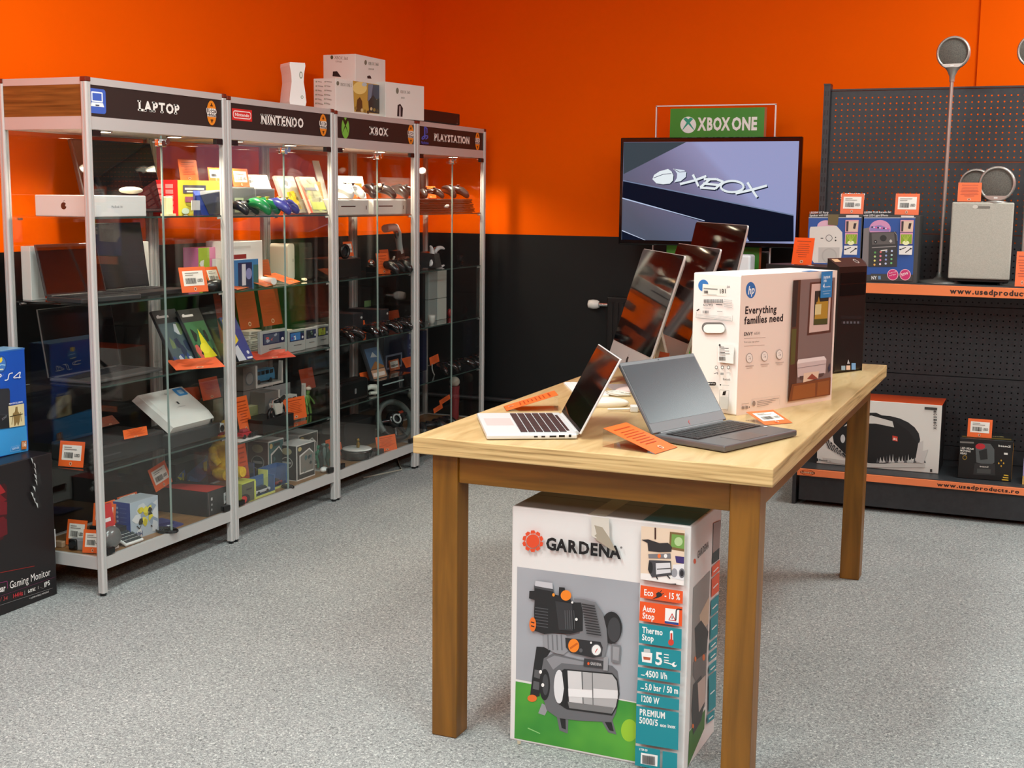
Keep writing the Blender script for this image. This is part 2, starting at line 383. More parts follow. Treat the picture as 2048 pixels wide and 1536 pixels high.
def badge(p3,cx,cy,rx,ry):
    O=(240,140,30)
    p.poly(circ(cx,cy,rx,ry,16,18,162),O); p.poly(circ(cx,cy,rx,ry,16,198,342),O)
    p.rect(cx-rx*.95,cy-ry*.12,cx+rx*.95,cy+ry*.34,SIGNBG)
    p.text('USED',(cx-rx*1.08,cy-ry*.1),(cx+rx*1.08,cy-ry*.1),ry*.46,(245,240,232),2)
    p.text('PRODUCTS',(cx-rx*.95,cy-ry*.33),(cx+rx*.95,cy-ry*.33),ry*.17,(245,240,232),1)
    for s_ in (1,-1):
        p.rect(cx-rx*.12,cy+s_*ry*.62,cx+rx*.12,cy+s_*ry*.78,(70,35,10)); p.rect(cx-rx*.28,cy+s_*ry*.53,cx+rx*.28,cy+s_*ry*.62,(70,35,10))
def cabinet(i,label):
    y0,y1=CABY[i]; W=y1-y0; H=CTOP[i]; D=.412; t=thing('display_cabinet',label,'cabinet',(FX,y0,0))
    xb=-D
    for x in (-CW/2,xb+CW/2):
        for y in (CW/2,W-CW/2): post(x,y,H,t)
    def rails(z0,z1,th=.016,inset=.005,sides=True):
        G().box(-inset-th,-inset,CW,W-CW,z0,z1,ALU).ob('rail',t); G().box(xb+inset,xb+inset+th,CW,W-CW,z0,z1,ALU).ob('rail',t)
        for yy in ((.005,.005+th),(W-.005-th,W-.005)): G().box(xb+CW,-CW,yy[0],yy[1],z0,z1,ALU).ob('rail',t)
    rails(H-.027,H-.002); rails(1.717,1.762); rails(.1,BOARD+.004)
    # header boards
    s=G().box(-.016,-.008,CW,W-CW,1.762,H-.027,mat(SIGNBG,.5)).ob('sign_panel',t)
    for yy in ((.006,.014),(W-.014,W-.006)): G().box(xb+CW,-CW,yy[0],yy[1],1.762,H-.027,WALNUT).ob('header_side_panel',t)
    G().box(xb+.008,xb+.016,CW,W-CW,1.762,H-.027,WALNUT).ob('header_back_panel',t)
    G().box(xb+.02,-.02,.02,W-.02,H-.012,H-.004,WHITEP).ob('top_board',t)
    G().box(xb+.02,-.02,.02,W-.02,1.722,1.738,mat((205,200,190),.5)).ob('light_board',t)
    G().box(xb+.02,-.02,.02,W-.02,BOARD-.016,BOARD,BASEWD).ob('base_board',t)
    # glass
    G().box(xb+.012,xb+.017,.02,W-.02,BOARD,1.722,GLASS).ob('back_glass',t)
    for yy in ((.010,.015),(W-.015,W-.010)): G().box(xb+CW,-CW,yy[0],yy[1],BOARD,1.722,GLASS).ob('side_glass',t)
    for k,(a,b) in enumerate(((CW+.002,W/2-.002),(W/2+.002,W-CW-.002))):
        d=G().box(-.012,-.007,a,b,BOARD+.008,1.712,GLASS).ob('glass_door',t)
        e=b if k==0 else a
        G().box(-.0125,-.0065,e-(.0008 if k==0 else 0),e+(0 if k==0 else .0008),BOARD+.008,1.712,mat((150,168,160),.2)).ob('door_edge',d)
        yh=a if k==0 else b-.045
        for zz in (1.695,BOARD+.012): G().box(-.02,-.002,yh,yh+.045,zz-.002,zz+.02,DARKP,.002).ob('hinge',d)
    lk=G(); lk.cyl((-.006,W/2-.012,1.682),(.012,W/2-.012,1.682),.012,.012,CHROME); lk.cyl((-.006,W/2+.014,1.69),(.012,W/2+.014,1.69),.012,.012,CHROME); lk.box(-.02,-.004,W/2-.028,W/2+.028,1.67,1.7,CHROME,.003); lk.ob('lock',t)
    for z in SHZ[i]:
        s_=G(); s_.box(xb+.03,-.022,.022,W-.022,z-.007,z,GLASS); s_.box(-.0222,-.0205,.022,W-.022,z-.0068,z-.0002,GEDGE); s_.ob('glass_shelf',t)
        for x in (-.03,xb+.05):
            for yy in (.024,W-.049):
                G().cyl((x,yy,z-.012),(x,yy+.025,z-.012),.005,.005,CHROME,10).ob('shelf_pin',t)
    for yy in (W*.27,W*.77):
        p=G(); p.lathe([(.032,0),(.034,-.004),(.028,-.006)],CHROME,20,(-.12,yy,1.722)); p.lathe([(.026,0),(.026,-.0065)],emat((255,235,200),14),20,(-.12,yy,1.722)); p.ob('spotlight',t)
        L=bpy.data.lights.new('puck_light','SPOT'); L.energy=PUCK_POWER; L.spot_size=math.radians(150); L.spot_blend=.6; L.shadow_soft_size=.022; L.color=(1,.86,.66)
        o=bpy.data.objects.new('puck_light',L); COL.objects.link(o); o.location=(FX-.12,y0+yy,1.712)
    return t,s,W,H
def U(px,i): return sy(px,FX,1.82)-CABY[i][0]
CT=[]
LAB=['aluminium glass showcase headed LAPTOP, with brown wooden side panel and laptops inside','aluminium glass showcase with a red oblong emblem on its header and toy cars inside',
 'aluminium glass showcase with a green round emblem on its header and a steering wheel inside','aluminium glass showcase with a blue emblem on its header, nearest the room corner']
for i in range(4):
    t,s,W,H=cabinet(i,LAB[i]); CT.append(t)
    y0=1.762; ph=H-.027-y0
    M=Matrix(((0,0,1,-.008),(1,0,0,0),(0,1,0,y0),(0,0,0,1)))
    p=Print(M,W,ph); p2=Print(M,W,ph); p3=Print(M,W,ph)
    cy=ph/2
    def tt(txt,a,b,hh): p2.text(txt,(U(a,i),cy-hh/2),(U(b,i),cy-hh/2),hh,(246,242,234),2,True)
    if i==0:
        a,b=U(180,0),U(215,0); p.poly(rrect(a,.012,b,ph-.012,.012),(60,98,190))
        m=(a+b)/2; p.poly(rrect(m-.03,.052,m+.03,.088,.004),(240,246,250)); p.rect(m-.024,.057,m+.024,.083,(60,98,190)); p.poly([(m-.036,.036),(m+.036,.036),(m+.03,.05),(m-.03,.05)],(240,246,250)); p.rect(m-.01,.038,m+.01,.043,(60,70,90))
        tt('LAPTOP',280,364,.036); badge(p3,U(426,0),cy,.032,.049)
    if i==1:
        a,b=U(467,1),U(507,1); p.rect(a,.036,b,.084,(222,40,38)); p.poly(rrect(a+.007,.044,b-.007,.076,.014),(250,235,230)); p.poly(rrect(a+.011,.048,b-.011,.072,.011),(222,40,38)); p.text('Nintendo',(a+.02,.054),(b-.02,.054),.013,(250,235,230),1)
        tt('NINTENDO',525,611,.040); badge(p3,U(649,1),cy,.032,.05)
    if i==2:
        m=U(693.5,2); p.ell(m,cy,.037,.05,(120,190,70)); p.ell(m,cy,.037,.05,(120,190,70))
        p.poly([(m-.028,.09),(m-.012,.097),(m,.085),(m+.012,.097),(m+.028,.09),(m+.004,.062),(m+.026,.03),(m+.032,.02),(m+.018,.036),(m,.056),(m-.018,.036),(m-.032,.02),(m-.026,.03),(m-.004,.062)],(20,36,10))
        tt('XBOX',743,779,.038); badge(p3,U(824,2),cy,.034,.052)
    if i==3:
        m=U(852,3); B=(70,95,205); p.poly([(m-.008,.034),(m+.008,.040),(m+.008,.094),(m+.02,.088),(m+.022,.062),(m+.034,.07),(m+.032,.092),(m+.012,.106),(m-.008,.112)],B)
        p.path([(m-.008,.05),(m-.034,.04),(m-.034,.032),(m-.008,.036)],.007,B); p.path([(m+.008,.052),(m+.036,.052),(m+.036,.044),(m+.008,.034)],.007,B)
        p.text('PlayStation',(m-.045,.008),(m+.045,.008),.013,B,1)
        tt('PLAYSTATION',871,942,.038); badge(p3,U(957,3),cy,.032,.052)
    p.ob('emblem',s); p2.ob('lettering',s); p3.ob('shop_badge',s)
# ================================================================== demonstration table
TZ=.855
def TM(loc,rz): return Matrix.Translation(Vector(loc))@Matrix.Rotation(math.radians(rz),4,'Z')
def PP(W4,M,w,h,zoom,**k):     # artwork given in enlarged picture coordinates of the face it is printed on
    ox,oy,s=zoom; q=[]
    for u,v in ((0,h),(w,h),(w,0),(0,0)):
        x,y=proj(W4@(M@Vector((u,v,0)))); q.append(((x-ox)*s,(y-oy)*s))
    return Print(M,w,h,q,**k)
tb=thing('demonstration_table','long wooden table with light oak top and stained pine legs, laptops and boxes on it','table',(-1.58,3.078,0))
TW,TL=.974,2.182
G().box(0,TW,0,TL,TZ-.047,TZ,OAKEDGE,.003,2,(OAKEDGE,OAKEDGE,OAKEDGE,OAKEDGE,OAKEDGE,OAK)).ob('tabletop',tb)
for x,y in ((.038,.042),(.86,.042),(.038,2.077),(.845,2.077)):
    G().box(x,x+.076,y,y+.076,0,TZ-.047,PINE,.004).ob('leg',tb)
G().box(.114,.86,.05,.076,.727,TZ-.047,PINEH,.003).ob('apron',tb); G().box(.114,.845,2.083,2.11,.727,TZ-.047,PINEH,.003).ob('apron',tb)
G().box(.046,.072,.118,2.077,.727,TZ-.047,PINEY,.003).ob('apron',tb); G().box(.898,.924,.118,2.077,.727,TZ-.047,PINEY,.003).ob('apron',tb)
# ---------------------------------------------------------------- price cards
OC=(238,104,42); OCD=(176,66,24)
_plain={}
def card_print(M,w,h,kind,seed=1,col=OC):
    p=Print(M,w,h,rough=.35,lift=.0008)
    if kind=='bar':
        p.rect(w*.12,h*.26,w*.88,h*.84,(238,234,224)); p.bars(w*.2,h*.34,w*.58,h*.56,(60,58,56),13,seed); p.text('USED',(w*.62,h*.4),(w*.84,h*.4),h*.12,(60,58,56),1)
        for k in range(2): p.rect(w*.2,h*(.66+k*.08),w*(.5+.2*((seed+k)%2)),h*(.69+k*.08),(150,146,140))
        p.ell(w*.5,h*.13,w*.05,h*.07,(225,190,160)); p.ell(w*.5,h*.13,w*.03,h*.045,(150,70,30))
    else:
        r=random.Random(seed); n=7
        p.rect(w*.16,h*.84,w*.84,h*.875,OCD)
        for k in range(n):
            a=.5-.5*r.uniform(.4,.78); y=h*(.74-.075*k); p.rect(w*a,y,w*(1-a),y+h*.022,OCD)
        p.ell(w*.5,h*.12,w*.075,h*.055,(225,190,160)); p.ell(w*.5,h*.12,w*.05,h*.036,(150,70,30))
    return p
def price_card(loc,rz,w,h,kind,label,tilt=14,roll=0,group='orange price cards in clear holders',seed=None,col=OC):
    """orange card in a bent clear holder; local x along the card, facing -y, leaning back by tilt degrees"""
    t=thing('price_card',label,'price tag',loc,rz,group); a=math.radians(tilt); t.rotation_euler=(0,math.radians(roll),math.radians(rz))
    M=Matrix(((1,0,0,0),(0,math.sin(a),-math.cos(a),0),(0,math.cos(a),math.sin(a),.0012),(0,0,0,1)))   # u=x, v=up the card, n=towards reader
    g=G(M); g.box(0,w,0,h,-.0009,-.0002,ACRYL); ft=min(.05,h*.6)
    g2=G(); e=h*math.sin(a); g.M=Matrix(); g.box(0,w,0,max(e,.02)+.002,0,.001,ACRYL)
    if tilt>25: g.box(0,w,e-.001,e,0,h*math.cos(a),ACRYL)
    g.ob('holder',t)
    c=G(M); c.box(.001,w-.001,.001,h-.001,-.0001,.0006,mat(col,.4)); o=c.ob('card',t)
    card_print(M,w,h,kind,seed or len(label),col).ob('print',o)
    return t
# ---------------------------------------------------------------- laptops
SILVER=mat((212,215,215),.36,.15,name='silver_aluminium')
def laptop(name,label,loc,rz,w,d,s,tilt,body,keyc,screen,th=.017,logo=None,bez=.008,chin=.02,lid=None,cat='laptop',keys=True,pad=None,group=None,lidth=.006):
    t=thing(name,label,cat,loc,rz,group); a=math.radians(tilt)
    b=G(); b.box(0,w,-d,0,.002,th,body,.004); base=b.ob('base',t)
    for x in (.02,w-.03):
        for y in (-.03,-d+.03): b2=G().cyl((x,y,0),(x,y,.003),.006,.006,DARKP,8).ob('rubber_foot',base)
    if keys:
        kw,kx0=w*.86,w*.07; ky1,ky0=-d*.10,-d*(.62 if body is SILVER else .56); G().box(kx0-.003,kx0+kw+.003,ky0-.002,ky1+.002,th,th+.0004,mat((30,28,28),.6) if body is not SILVER else SILVER).ob('keyboard_deck',t)
        g=G(); rows=6
        for r in range(rows):
            y1=ky1-(ky1-ky0)*r/rows; y0=ky1-(ky1-ky0)*(r+1)/rows+.0022; n=14 if r<5 else 9
            wid=[1]*n
            if r==5: wid=[1.2,1,1,1.2,6,1.2,1,1.2,1.2]
            S=sum(wid); x=kx0
            for q in wid:
                x1=x+kw*q/S; g.box(x,x1-.0024,y0,y1-(.0012 if body is SILVER else 0),th,th+.0022,keyc); x=x1
        k=g.ob('keys',t); k['kind']='stuff'
    pw=w*.34; G().box(w*.45-pw/2,w*.45+pw/2,-d*.95,-d*.64,th,th+.0005,pad or body).ob('touchpad',t)
    M=Matrix(((1,0,0,0),(0,math.sin(a),-math.cos(a),.003),(0,math.cos(a),math.sin(a),th-.004),(0,0,0,1)))
    G().cyl((w*.08,.003,th-.003),(w*.92,.003,th-.003),.006,.006,body if lid is None else lid,12).ob('hinge',t)
    l=G(M); l.box(0,w,.004,s,-lidth,0,lid or body,.0022); lo=l.ob('lid',t)
    G(M).box(.003,w-.003,.007,s-.003,0,.0006,mat((24,22,22),.25) if logo!='grey' else body).ob('bezel',lo)
    G(M).box(bez,w-bez,chin,s-bez-.004,.0006,.0011,screen).ob('screen',lo)
    p=Print(M,w,s,lift=.0008); p.ell(w*.5,s-.006,.003,.002,(8,8,8))
    if logo=='grey': p.poly([(w*.5-.006,chin*.35),(w*.5-.001,chin*.62),(w*.5+.007,chin*.7),(w*.5,chin*.52),(w*.5+.002,chin*.25),(w*.5-.003,chin*.5)],(185,45,40))
    p.ob('marks',lo)
    return t
SILVER=mat((212,215,215),.36,.15,name='silver_aluminium'); GREYL=mat((98,99,101),.38,.4,name='grey_laptop_shell')
SCR_MATTE=mat((30,36,46),.26,0,.45,name='matte_screen'); SCR_GL=mat((16,8,7),.05,name='glossy_screen')
lp=laptop('laptop','open silver laptop with dark keys near the front corner of the oak table',(-1.329,3.531,TZ),-61.3,.347,.244,.233,27.7,SILVER,mat((58,46,46),.5),SCR_GL,.016,chin=.016,pad=mat((206,190,186),.3))  # pinkish reflection on the touchpad is put into its pad colour
pr=G()
for k,(y,ln,hh) in enumerate(((-.02,.007,.007),(-.042,.016,.006),(-.066,.018,.005),(-.092,.010,.004),(-.112,.010,.004))): pr.box(.3468,.3474,y-ln/2,y+ln/2,.007,.007+hh,DARKP)
pr.ob('port',lp)
pr=G().box(.05,.30,-.022,-.014,.016,.0166,mat((40,40,42),.4)).ob('speaker_grille',lp)
lp2=laptop('laptop','open dark grey laptop with a small red emblem, beside the white printer carton',(-.97,3.295,TZ),69,.344,.2265,.2217,34.3,GREYL,mat((22,22,23),.45),SCR_MATTE,.019,logo='grey',chin=.034,bez=.007,lid=GREYL,pad=mat((84,84,86),.3,.4))
p=Print(TP(0,-.2265,.0192),.344,.2265); p.ell(.318,.085,.008,.004,(225,225,228)); p.ob('sticker',lp2)
# ---------------------------------------------------------------- all-in-one computers
def imac(label,loc,rz,tilt,w,gh,sc=1,base_z=TZ):
    """loc = lower corner of the glass; stands on base_z"""
    t=thing('desktop_computer',label,'computer',(loc[0],loc[1],base_z),rz,'silver all-in-one computers standing on the oak table'); a=math.radians(tilt); zz=loc[2]-base_z
    M=Matrix(((1,0,0,0),(0,math.sin(a),-math.cos(a),0),(0,math.cos(a),math.sin(a),zz),(0,0,0,1)))
    ch=.078*sc; A=mat((206,204,200),.34,.55,name='anodised_aluminium')
    g=G(M); b=.006
    pl=rrect(0,-ch,w,gh,.012)
    n=len(pl); back=[(w/2+(x-w/2)*.9,(gh-ch)/2+(y-(gh-ch)/2)*.9) for x,y in pl]; deep=[(w/2+(x-w/2)*.35,(gh-ch)/2+(y-(gh-ch)/2)*.35) for x,y in pl]
    vs=[(x,y,0) for x,y in pl]+[(x,y,-b) for x,y in pl]+[(x,y,-.018) for x,y in back]+[(x,y,-.042) for x,y in deep]
    fs=[tuple(range(n))]+[(k*n+(i+1)%n,k*n+i,(k+1)*n+i,(k+1)*n+(i+1)%n) for k in range(3) for i in range(n)]+[tuple(range(3*n,4*n))[::-1]]
    g.add(vs,fs,A); ho=g.ob('housing',t)
    G(M).prism(rrect(.002,.001,w-.002,gh-.002,.011),.0001,.0012,GLOSSB).ob('glass_front',ho)
    p=Print(M,w,gh,lift=.0004); cx,cy,r=w/2,-ch*.5,.0135
    s=p; s.k=0
    P2=Print(M@Matrix.Translation((0,-ch,0)),w,ch,lift=.0004); cy=ch*.5
    P2.poly([(cx-r,cy+.002),(cx-r*.75,cy+r*.75),(cx-r*.2,cy+r*.62),(cx+r*.35,cy+r*.75),(cx+r*.8,cy+r*.5),(cx+r*.55,cy),(cx+r*.9,cy-r*.4),(cx+r*.45,cy-r),(cx,cy-r*.85),(cx-r*.5,cy-r),(cx-r*.9,cy-r*.4)],(12,12,12))
    P2.poly([(cx,cy+r*.8),(cx+r*.35,cy+r*1.35),(cx+r*.1,cy+r*1.3)],(12,12,12)); P2.ob('emblem',ho)
    # stand: foot plate and bent neck
    fw=.19*sc; c=w/2; yb=gh*.35*math.sin(a)
    s=G(); s.box(c-fw/2,c+fw/2,-.07,.12,0,.005,A,.0015)
    for q0,q1 in (((.118,.004),(.105,.10)),((.105,.10),(yb+.03,zz+gh*.35*math.cos(a)))):
        s.hexa([(c-fw/2*.9,q0[0],q0[1]),(c+fw/2*.9,q0[0],q0[1]),(c+fw/2*.9,q0[0]+.008,q0[1]),(c-fw/2*.9,q0[0]+.008,q0[1]),(c-fw/2*.85,q1[0],q1[1]),(c+fw/2*.85,q1[0],q1[1]),(c+fw/2*.85,q1[0]+.008,q1[1]),(c-fw/2*.85,q1[0]+.008,q1[1])],A)
    s.ob('stand',t); return t
imac('silver all-in-one computer just behind the two open laptops',(-1.454,4.397,.994),-58.7,17.4,.528,.34)
imac('silver all-in-one computer in the middle of the three, partly behind the printer carton',(-1.425,4.745,1.004),-58.7,17.4,.528,.34)
imac('largest silver all-in-one computer, farthest along the table below the television',(-1.461+.03,5.144-.06,1.003),-57.5,12,.6,.41,1.1)
# ---------------------------------------------------------------- printer carton
hp_loc=(-.866,3.8,TZ); HW,HD,HH=.496,.18,.419
hp=thing('printer_carton','tall white printer carton reading Everything families need, on the oak table','box',hp_loc,65.4); HM=TM(hp_loc,65.4)
WCARD=mat((240,232,226),.5,name='printed_white_card')
G().box(0,HW,0,HD,0,HH,WCARD,.004).ob('carton',hp)
p=PP(HM,FR(),HW,HH,(1360,480,4.043)); p.rect(440,200,1300,1460,(240,218,204)) 
GT=(150,132,124)
p.ell(571,405,40,66,(40,108,176)); p.text('hp',(546,440),(602,430),.024,(240,238,236),1,shear=.25)
p.text('Everything',(522,598),(780,585),.0225,(24,22,26),1); p.text('families need',(518,681),(832,655),.0225,(24,22,26),1)
p.text('ENVY',(515,774),(587,771),.0105,(60,50,50),1); p.text('6030',(597,766),(645,763),.0085,GT)
p.path([(515,797),(688,787)],2,GT); p.text('Print scan copy photo',(515,832),(637,824),.005,GT); p.path([(515,858),(680,848)],2,GT)
for x,y in ((558,955),(679,940),(798,925)):
    p.ell(x,y,27,40,GT); p.ell(x,y,24,36,(240,228,220)); p.path([(x-8,y+10),(x+8,y-4),(x+8,y+12)],3,GT); p.path([(x-10,y-12),(x+4,y-14)],3,GT)
    p.path([(x-34,y+65),(x+34,y+61)],4,GT); p.path([(x-26,y+80),(x+22,y+77)],3,GT)
p.path([(490,1325),(548,1317)],3,GT); p.rect(492,1343,512,1365,GT); p.rect(520,1340,540,1362,GT); p.ell(550,1350,4,6,(60,50,50))
p.path([(568,1285),(797,1256),(795,1330)],2,(205,190,182)); p.ell(588,1320,12,22,GT)
for k in range(4): p.path([(612,1303+k*14),(790-k*28,1276+k*17)],4,GT)
p.poly([(905,325),(1243,302),(1200,1250),(860,1305)],(128,104,98)); p.poly([(905,325),(965,321),(925,1294),(860,1305)],(84,50,34)); p.poly([(905,330),(945,327),(925,700),(892,705)],(48,40,36)); p.poly([(890,720),(930,716),(915,1000),(880,1010)],(92,84,40))
p.poly([(1040,343),(1225,330),(1205,745),(1015,770)],(88,50,38)); p.poly([(1052,356),(1212,346),(1192,728),(1030,750)],(212,180,168)); p.poly([(1078,412),(1192,403),(1178,680),(1065,688)],(44,42,36))
p.poly([(1090,500),(1185,492),(1178,640),(1072,650)],(176,134,44)); p.poly([(1098,500),(1108,455),(1118,500)],(176,134,44)); p.poly([(1080,520),(1130,516),(1124,600),(1076,604)],(214,196,140)); p.poly([(1070,640),(1178,632),(1176,676),(1066,684)],(70,72,30))
p.poly([(890,1165),(1205,1108),(1200,1250),(862,1304)],(124,66,30)); p.poly([(905,1180),(1080,1152),(1076,1262),(890,1292)],(150,86,38)); p.poly([(1098,1148),(1192,1132),(1186,1243),(1092,1258)],(150,86,38))
p.poly([(940,965),(1150,937),(1168,960),(1160,1075),(935,1110),(930,990)],(206,184,180)); p.poly([(940,965),(1150,937),(1165,965),(935,998)],(232,216,212)); p.path([(935,1035),(1162,1000)],5,(150,130,128)); p.poly([(950,1100),(1150,1072),(1140,1098),(960,1125)],(90,64,58))
p.poly([(985,1075),(1108,1058),(1100,1118),(978,1150)],(226,196,170)); p.poly([(1010,1120),(1050,1078),(1098,1118),(1060,1128)],(150,70,50)); p.poly([(1180,1030),(1198,990),(1200,1050),(1186,1070)],(60,54,70))
p.poly([(1127,256),(1217,250),(1208,461),(1117,468)],(38,126,186)); p.text('instant',(1143,312),(1198,306),.010,(225,238,245),1); p.text('ink',(1143,340),(1170,337),.010,(225,238,245),1); p.text('4',(1138,388),(1152,386),.014,(235,242,248),1); p.text('months',(1155,383),(1197,379),.005,(225,238,245),1)
p.path([(1135,415),(1198,408)],3,(190,215,230)); p.path([(1140,435),(1190,430)],3,(190,215,230)); p.ob('front_print',hp)
p=PP(HM,LF(0,HD,0),HD,HH,(1360,480,4.043)); DG=(70,72,72); MG=(150,152,150)
p.ell(190,368,42,48,(50,118,184)); p.poly([(185,355),(380,372),(374,455),(180,448)],(232,230,220)); p.path([(192,392),(305,400)],12,(150,150,142)); p.text('181',(318,432),(378,430),.013,(30,30,30),1); p.text('30',(380,388),(405,388),.007,(90,90,90)); p.bars(195,408,230,432,DG,6,3); p.path([(218,440),(300,444)],3,MG)
p.bars(196,478,356,508,(110,112,112),26,5); p.text('6237993',(197,532),(275,534),.007,DG,1); p.path([(300,522),(352,524)],6,DG)
for k in range(5): p.path([(365,482+k*14),(432,488+k*14)],4,(170,170,168)); 
p.path([(195,548),(262,552)],3,MG); p.bars(195,570,248,592,DG,6,8); p.path([(312,575),(355,577)],5,MG); p.poly([(145,568),(168,552),(170,565),(150,575)],(30,30,30))
p.path([(146,582),(142,628),(436,656),(438,610)],3,MG)
for k in range(4): p.path([(152,600+k*9),(428,622+k*9)],3,(176,177,174))
p.poly(rrect(190,664,376,750,40),(112,112,108)); p.poly(rrect(204,680,376,750,34),(240,239,235))  # handle flap: the shadow in its recess is painted as a dark crescent
p.poly([(325,835),(452,845),(446,1000),(322,985)],(234,234,230)); 
for k in range(7): p.path([(334,860+k*11),(372+((k*37)%70),863+k*11)],5,DG if k%3==1 else MG)
p.bars(332,940,388,972,DG,12,9); p.ell(340,848,8,9,DG)
for x in (313,362,412):
    p.ell(x,1028,12,15,DG); p.ell(x,1028,8,10,(236,235,230))
p.path([(295,1078),(325,1070),(325,1085)],5,DG); p.rect(348,1070,374,1088,MG); p.path([(398,1072),(426,1072),(426,1092)],3,MG); p.text('Bluetooth',(368,1130),(428,1134),.007,DG,1)
p.poly(rrect(238,1145,313,1174,10),(20,20,20)); p.ell(255,1158,7,8,(235,235,235)); p.text('AirPrint',(268,1162),(306,1164),.005,(235,235,235)); p.ell(350,1168,6,7,DG); p.path([(365,1170),(420,1174)],3,MG)
p.path([(345,1208),(340,1362),(410,1372),(420,1214),(345,1208)],3,MG); p.poly([(372,1222),(398,1216),(390,1252),(366,1252)],(20,20,20)); p.poly([(350,1262),(414,1266),(408,1364),(344,1356)],(205,205,202)); p.ob('side_print',hp)
p=Print(TP(0,0,HH),HW,HD); p.rect(.0,.088,HW,.0895,(206,200,194)); p.poly([(.34,.0),(.40,.0),(.40,.035),(.34,.03)],(38,126,186)); p.ob('top_print',hp)
# ---------------------------------------------------------------- desktop tower
pc_loc=(-.751,4.892,TZ); pc=thing('desktop_tower','black desktop computer tower beside the printer carton at the end of the table','computer',pc_loc,62); PB=mat((30,22,20),.32,name='brown_black_plastic'); PCW,PCH=.222,.397
g=G(); g.box(.004,.178,.05,.35,.006,PCH-.004,mat((26,22,21),.45),.002)
for x in (.02,.15):
    for y in (.07,.30): g.box(x,x+.02,y,y+.03,0,.008,DARKP)
g.ob('case',pc)
g=G(); pf=[(0,.012),(0,PCH),(.055,PCH+.03),(.055,.0),(.01,0)]
g.prism([(y,z) for y,z in pf],0,.168,PB,'x'); fr=g.ob('front_bezel',pc)
g=G(); g.hexa([(.168,0,.0),(.222,.045,.012),(.205,.055,.012),(.168,.055,0),(.168,0,PCH),(.222,.045,PCH+.01),(.205,.055,PCH+.025),(.168,.055,PCH+.03)],PB); g.ob('bezel_side',pc)
vd=Vector((.054,.045,0)).normalized(); VM=Matrix(((vd.x,0,vd.y,.168),(vd.y,0,-vd.x,0),(0,1,0,0),(0,0,0,1)))
g=G(VM); g.box(.006,.062,.03,.26,0,.0012,mat((70,64,48),.6)); 
for k in range(24): g.box(.008,.060,.034+k*.0094,.037+k*.0094,.0012,.0022,mat((40,36,28),.6))
g.ob('vent_grille',pc)
g=G(); g.box(.01,.16,-.002,0,.335,.375,mat((22,16,15),.2)); g.box(.01,.16,-.002,0,.29,.332,mat((22,16,15),.2)); g.ob('drive_cover',fr)
p=PP(TM(pc_loc,62),FR(),.168,PCH,(1360,480,4.043)); p.rect(1298,612,1470,640,(14,12,14)); p.rect(1300,652,1465,684,(16,14,14))
for k in range(5): p.rect(1318+k*28,658,1334+k*28,676,(88,86,92))
p.rect(1302,1016,1334,1052,(150,178,196)); p.rect(1342,1014,1374,1050,(226,196,176)); p.rect(1384,995,1418,1048,(120,170,220)); p.poly([(1348,1000),(1358,965),(1370,1000)],(190,190,195)); p.ob('sticker',fr)
TPM=Matrix(((1,0,0,0),(0,.878,.479,0),(0,.479,.878,PCH),(0,0,0,1))); p=Print(Matrix(((1,0,0,0),(0,.878,-.479,0),(0,.479,.878,PCH),(0,0,0,1))),.168,.0626); p.rect(.012,.035,.05,.055,(190,150,110)); p.ell(.14,.035,.012,.014,(190,170,160)); p.ell(.14,.035,.009,.011,(40,30,28)); p.ob('top_label',fr)
price_card((-.955,5.03,1.2485),-24,.092,.105,'txt','upright orange text card standing on the black tower behind the printer carton',9,seed=3,col=(240,84,18))
# ---------------------------------------------------------------- small things on the table
price_card((-.914,3.122,TZ),77,.117,.165,'txt','orange text card leaning low in front of the dark grey laptop',73,seed=11)
price_card((-1.556,3.642,TZ),-61,.09,.165,'txt','orange text card leaning low in a clear holder behind the silver laptop',73,seed=12)
price_card((-.751,3.668,TZ),50,.10,.095,'bar','orange barcode card lying low at the foot of the printer carton',75,seed=5)
price_card((-1.458,4.30,TZ),-60,.05,.11,'bar','small reddish card standing behind the lid of the silver laptop',10,seed=6,col=(190,70,50))
price_card((-1.235,4.135,TZ),-40,.06,.14,'txt','orange card leaning between two all-in-one computers',14,seed=7,col=(214,96,60))
def mini_keyboard(label,loc,rz,w=.28,d=.115):
    t=thing('computer_keyboard',label,'keyboard',loc,rz); G().prism(rrect(0,0,w,d,.008),0,.005,WHITEP).ob('base',t); g=G()
    for r in range(5):
        for c in range(14):
            x=.005+c*(w-.01)/14; y=.005+r*(d-.01)/5; g.box(x,x+(w-.01)/14-.002,y,y+(d-.01)/5-.002,.005,.0068,mat((246,246,244),.4))
    k=g.ob('keys',t); k['kind']='stuff'; return t
mini_keyboard('slim white computer keyboard lying behind the silver laptop lid',(-1.565,4.19,TZ),-61,.29,.11)
mini_keyboard('slim white computer keyboard lying below the middle all-in-one computer',(-1.43,4.60,TZ),-60,.2,.1)
def mouse(label,loc,rz,L,Wd,H,c=WHITEP):
    t=thing('computer_mouse',label,'mouse',loc,rz); g=G(); g.sph((0,0,H*.35),1,c,(L/2,Wd/2,H*.65),20,10); g.ob('shell',t); return t
mouse('long pale glossy mouse lying behind the silver laptop',(-1.275,3.79,TZ),28,.15,.055,.03,mat((232,222,205),.2))
mouse('flat round white mouse next to a coiled cable',(-1.30,4.10,TZ),60,.11,.058,.02,mat((214,190,182),.25))
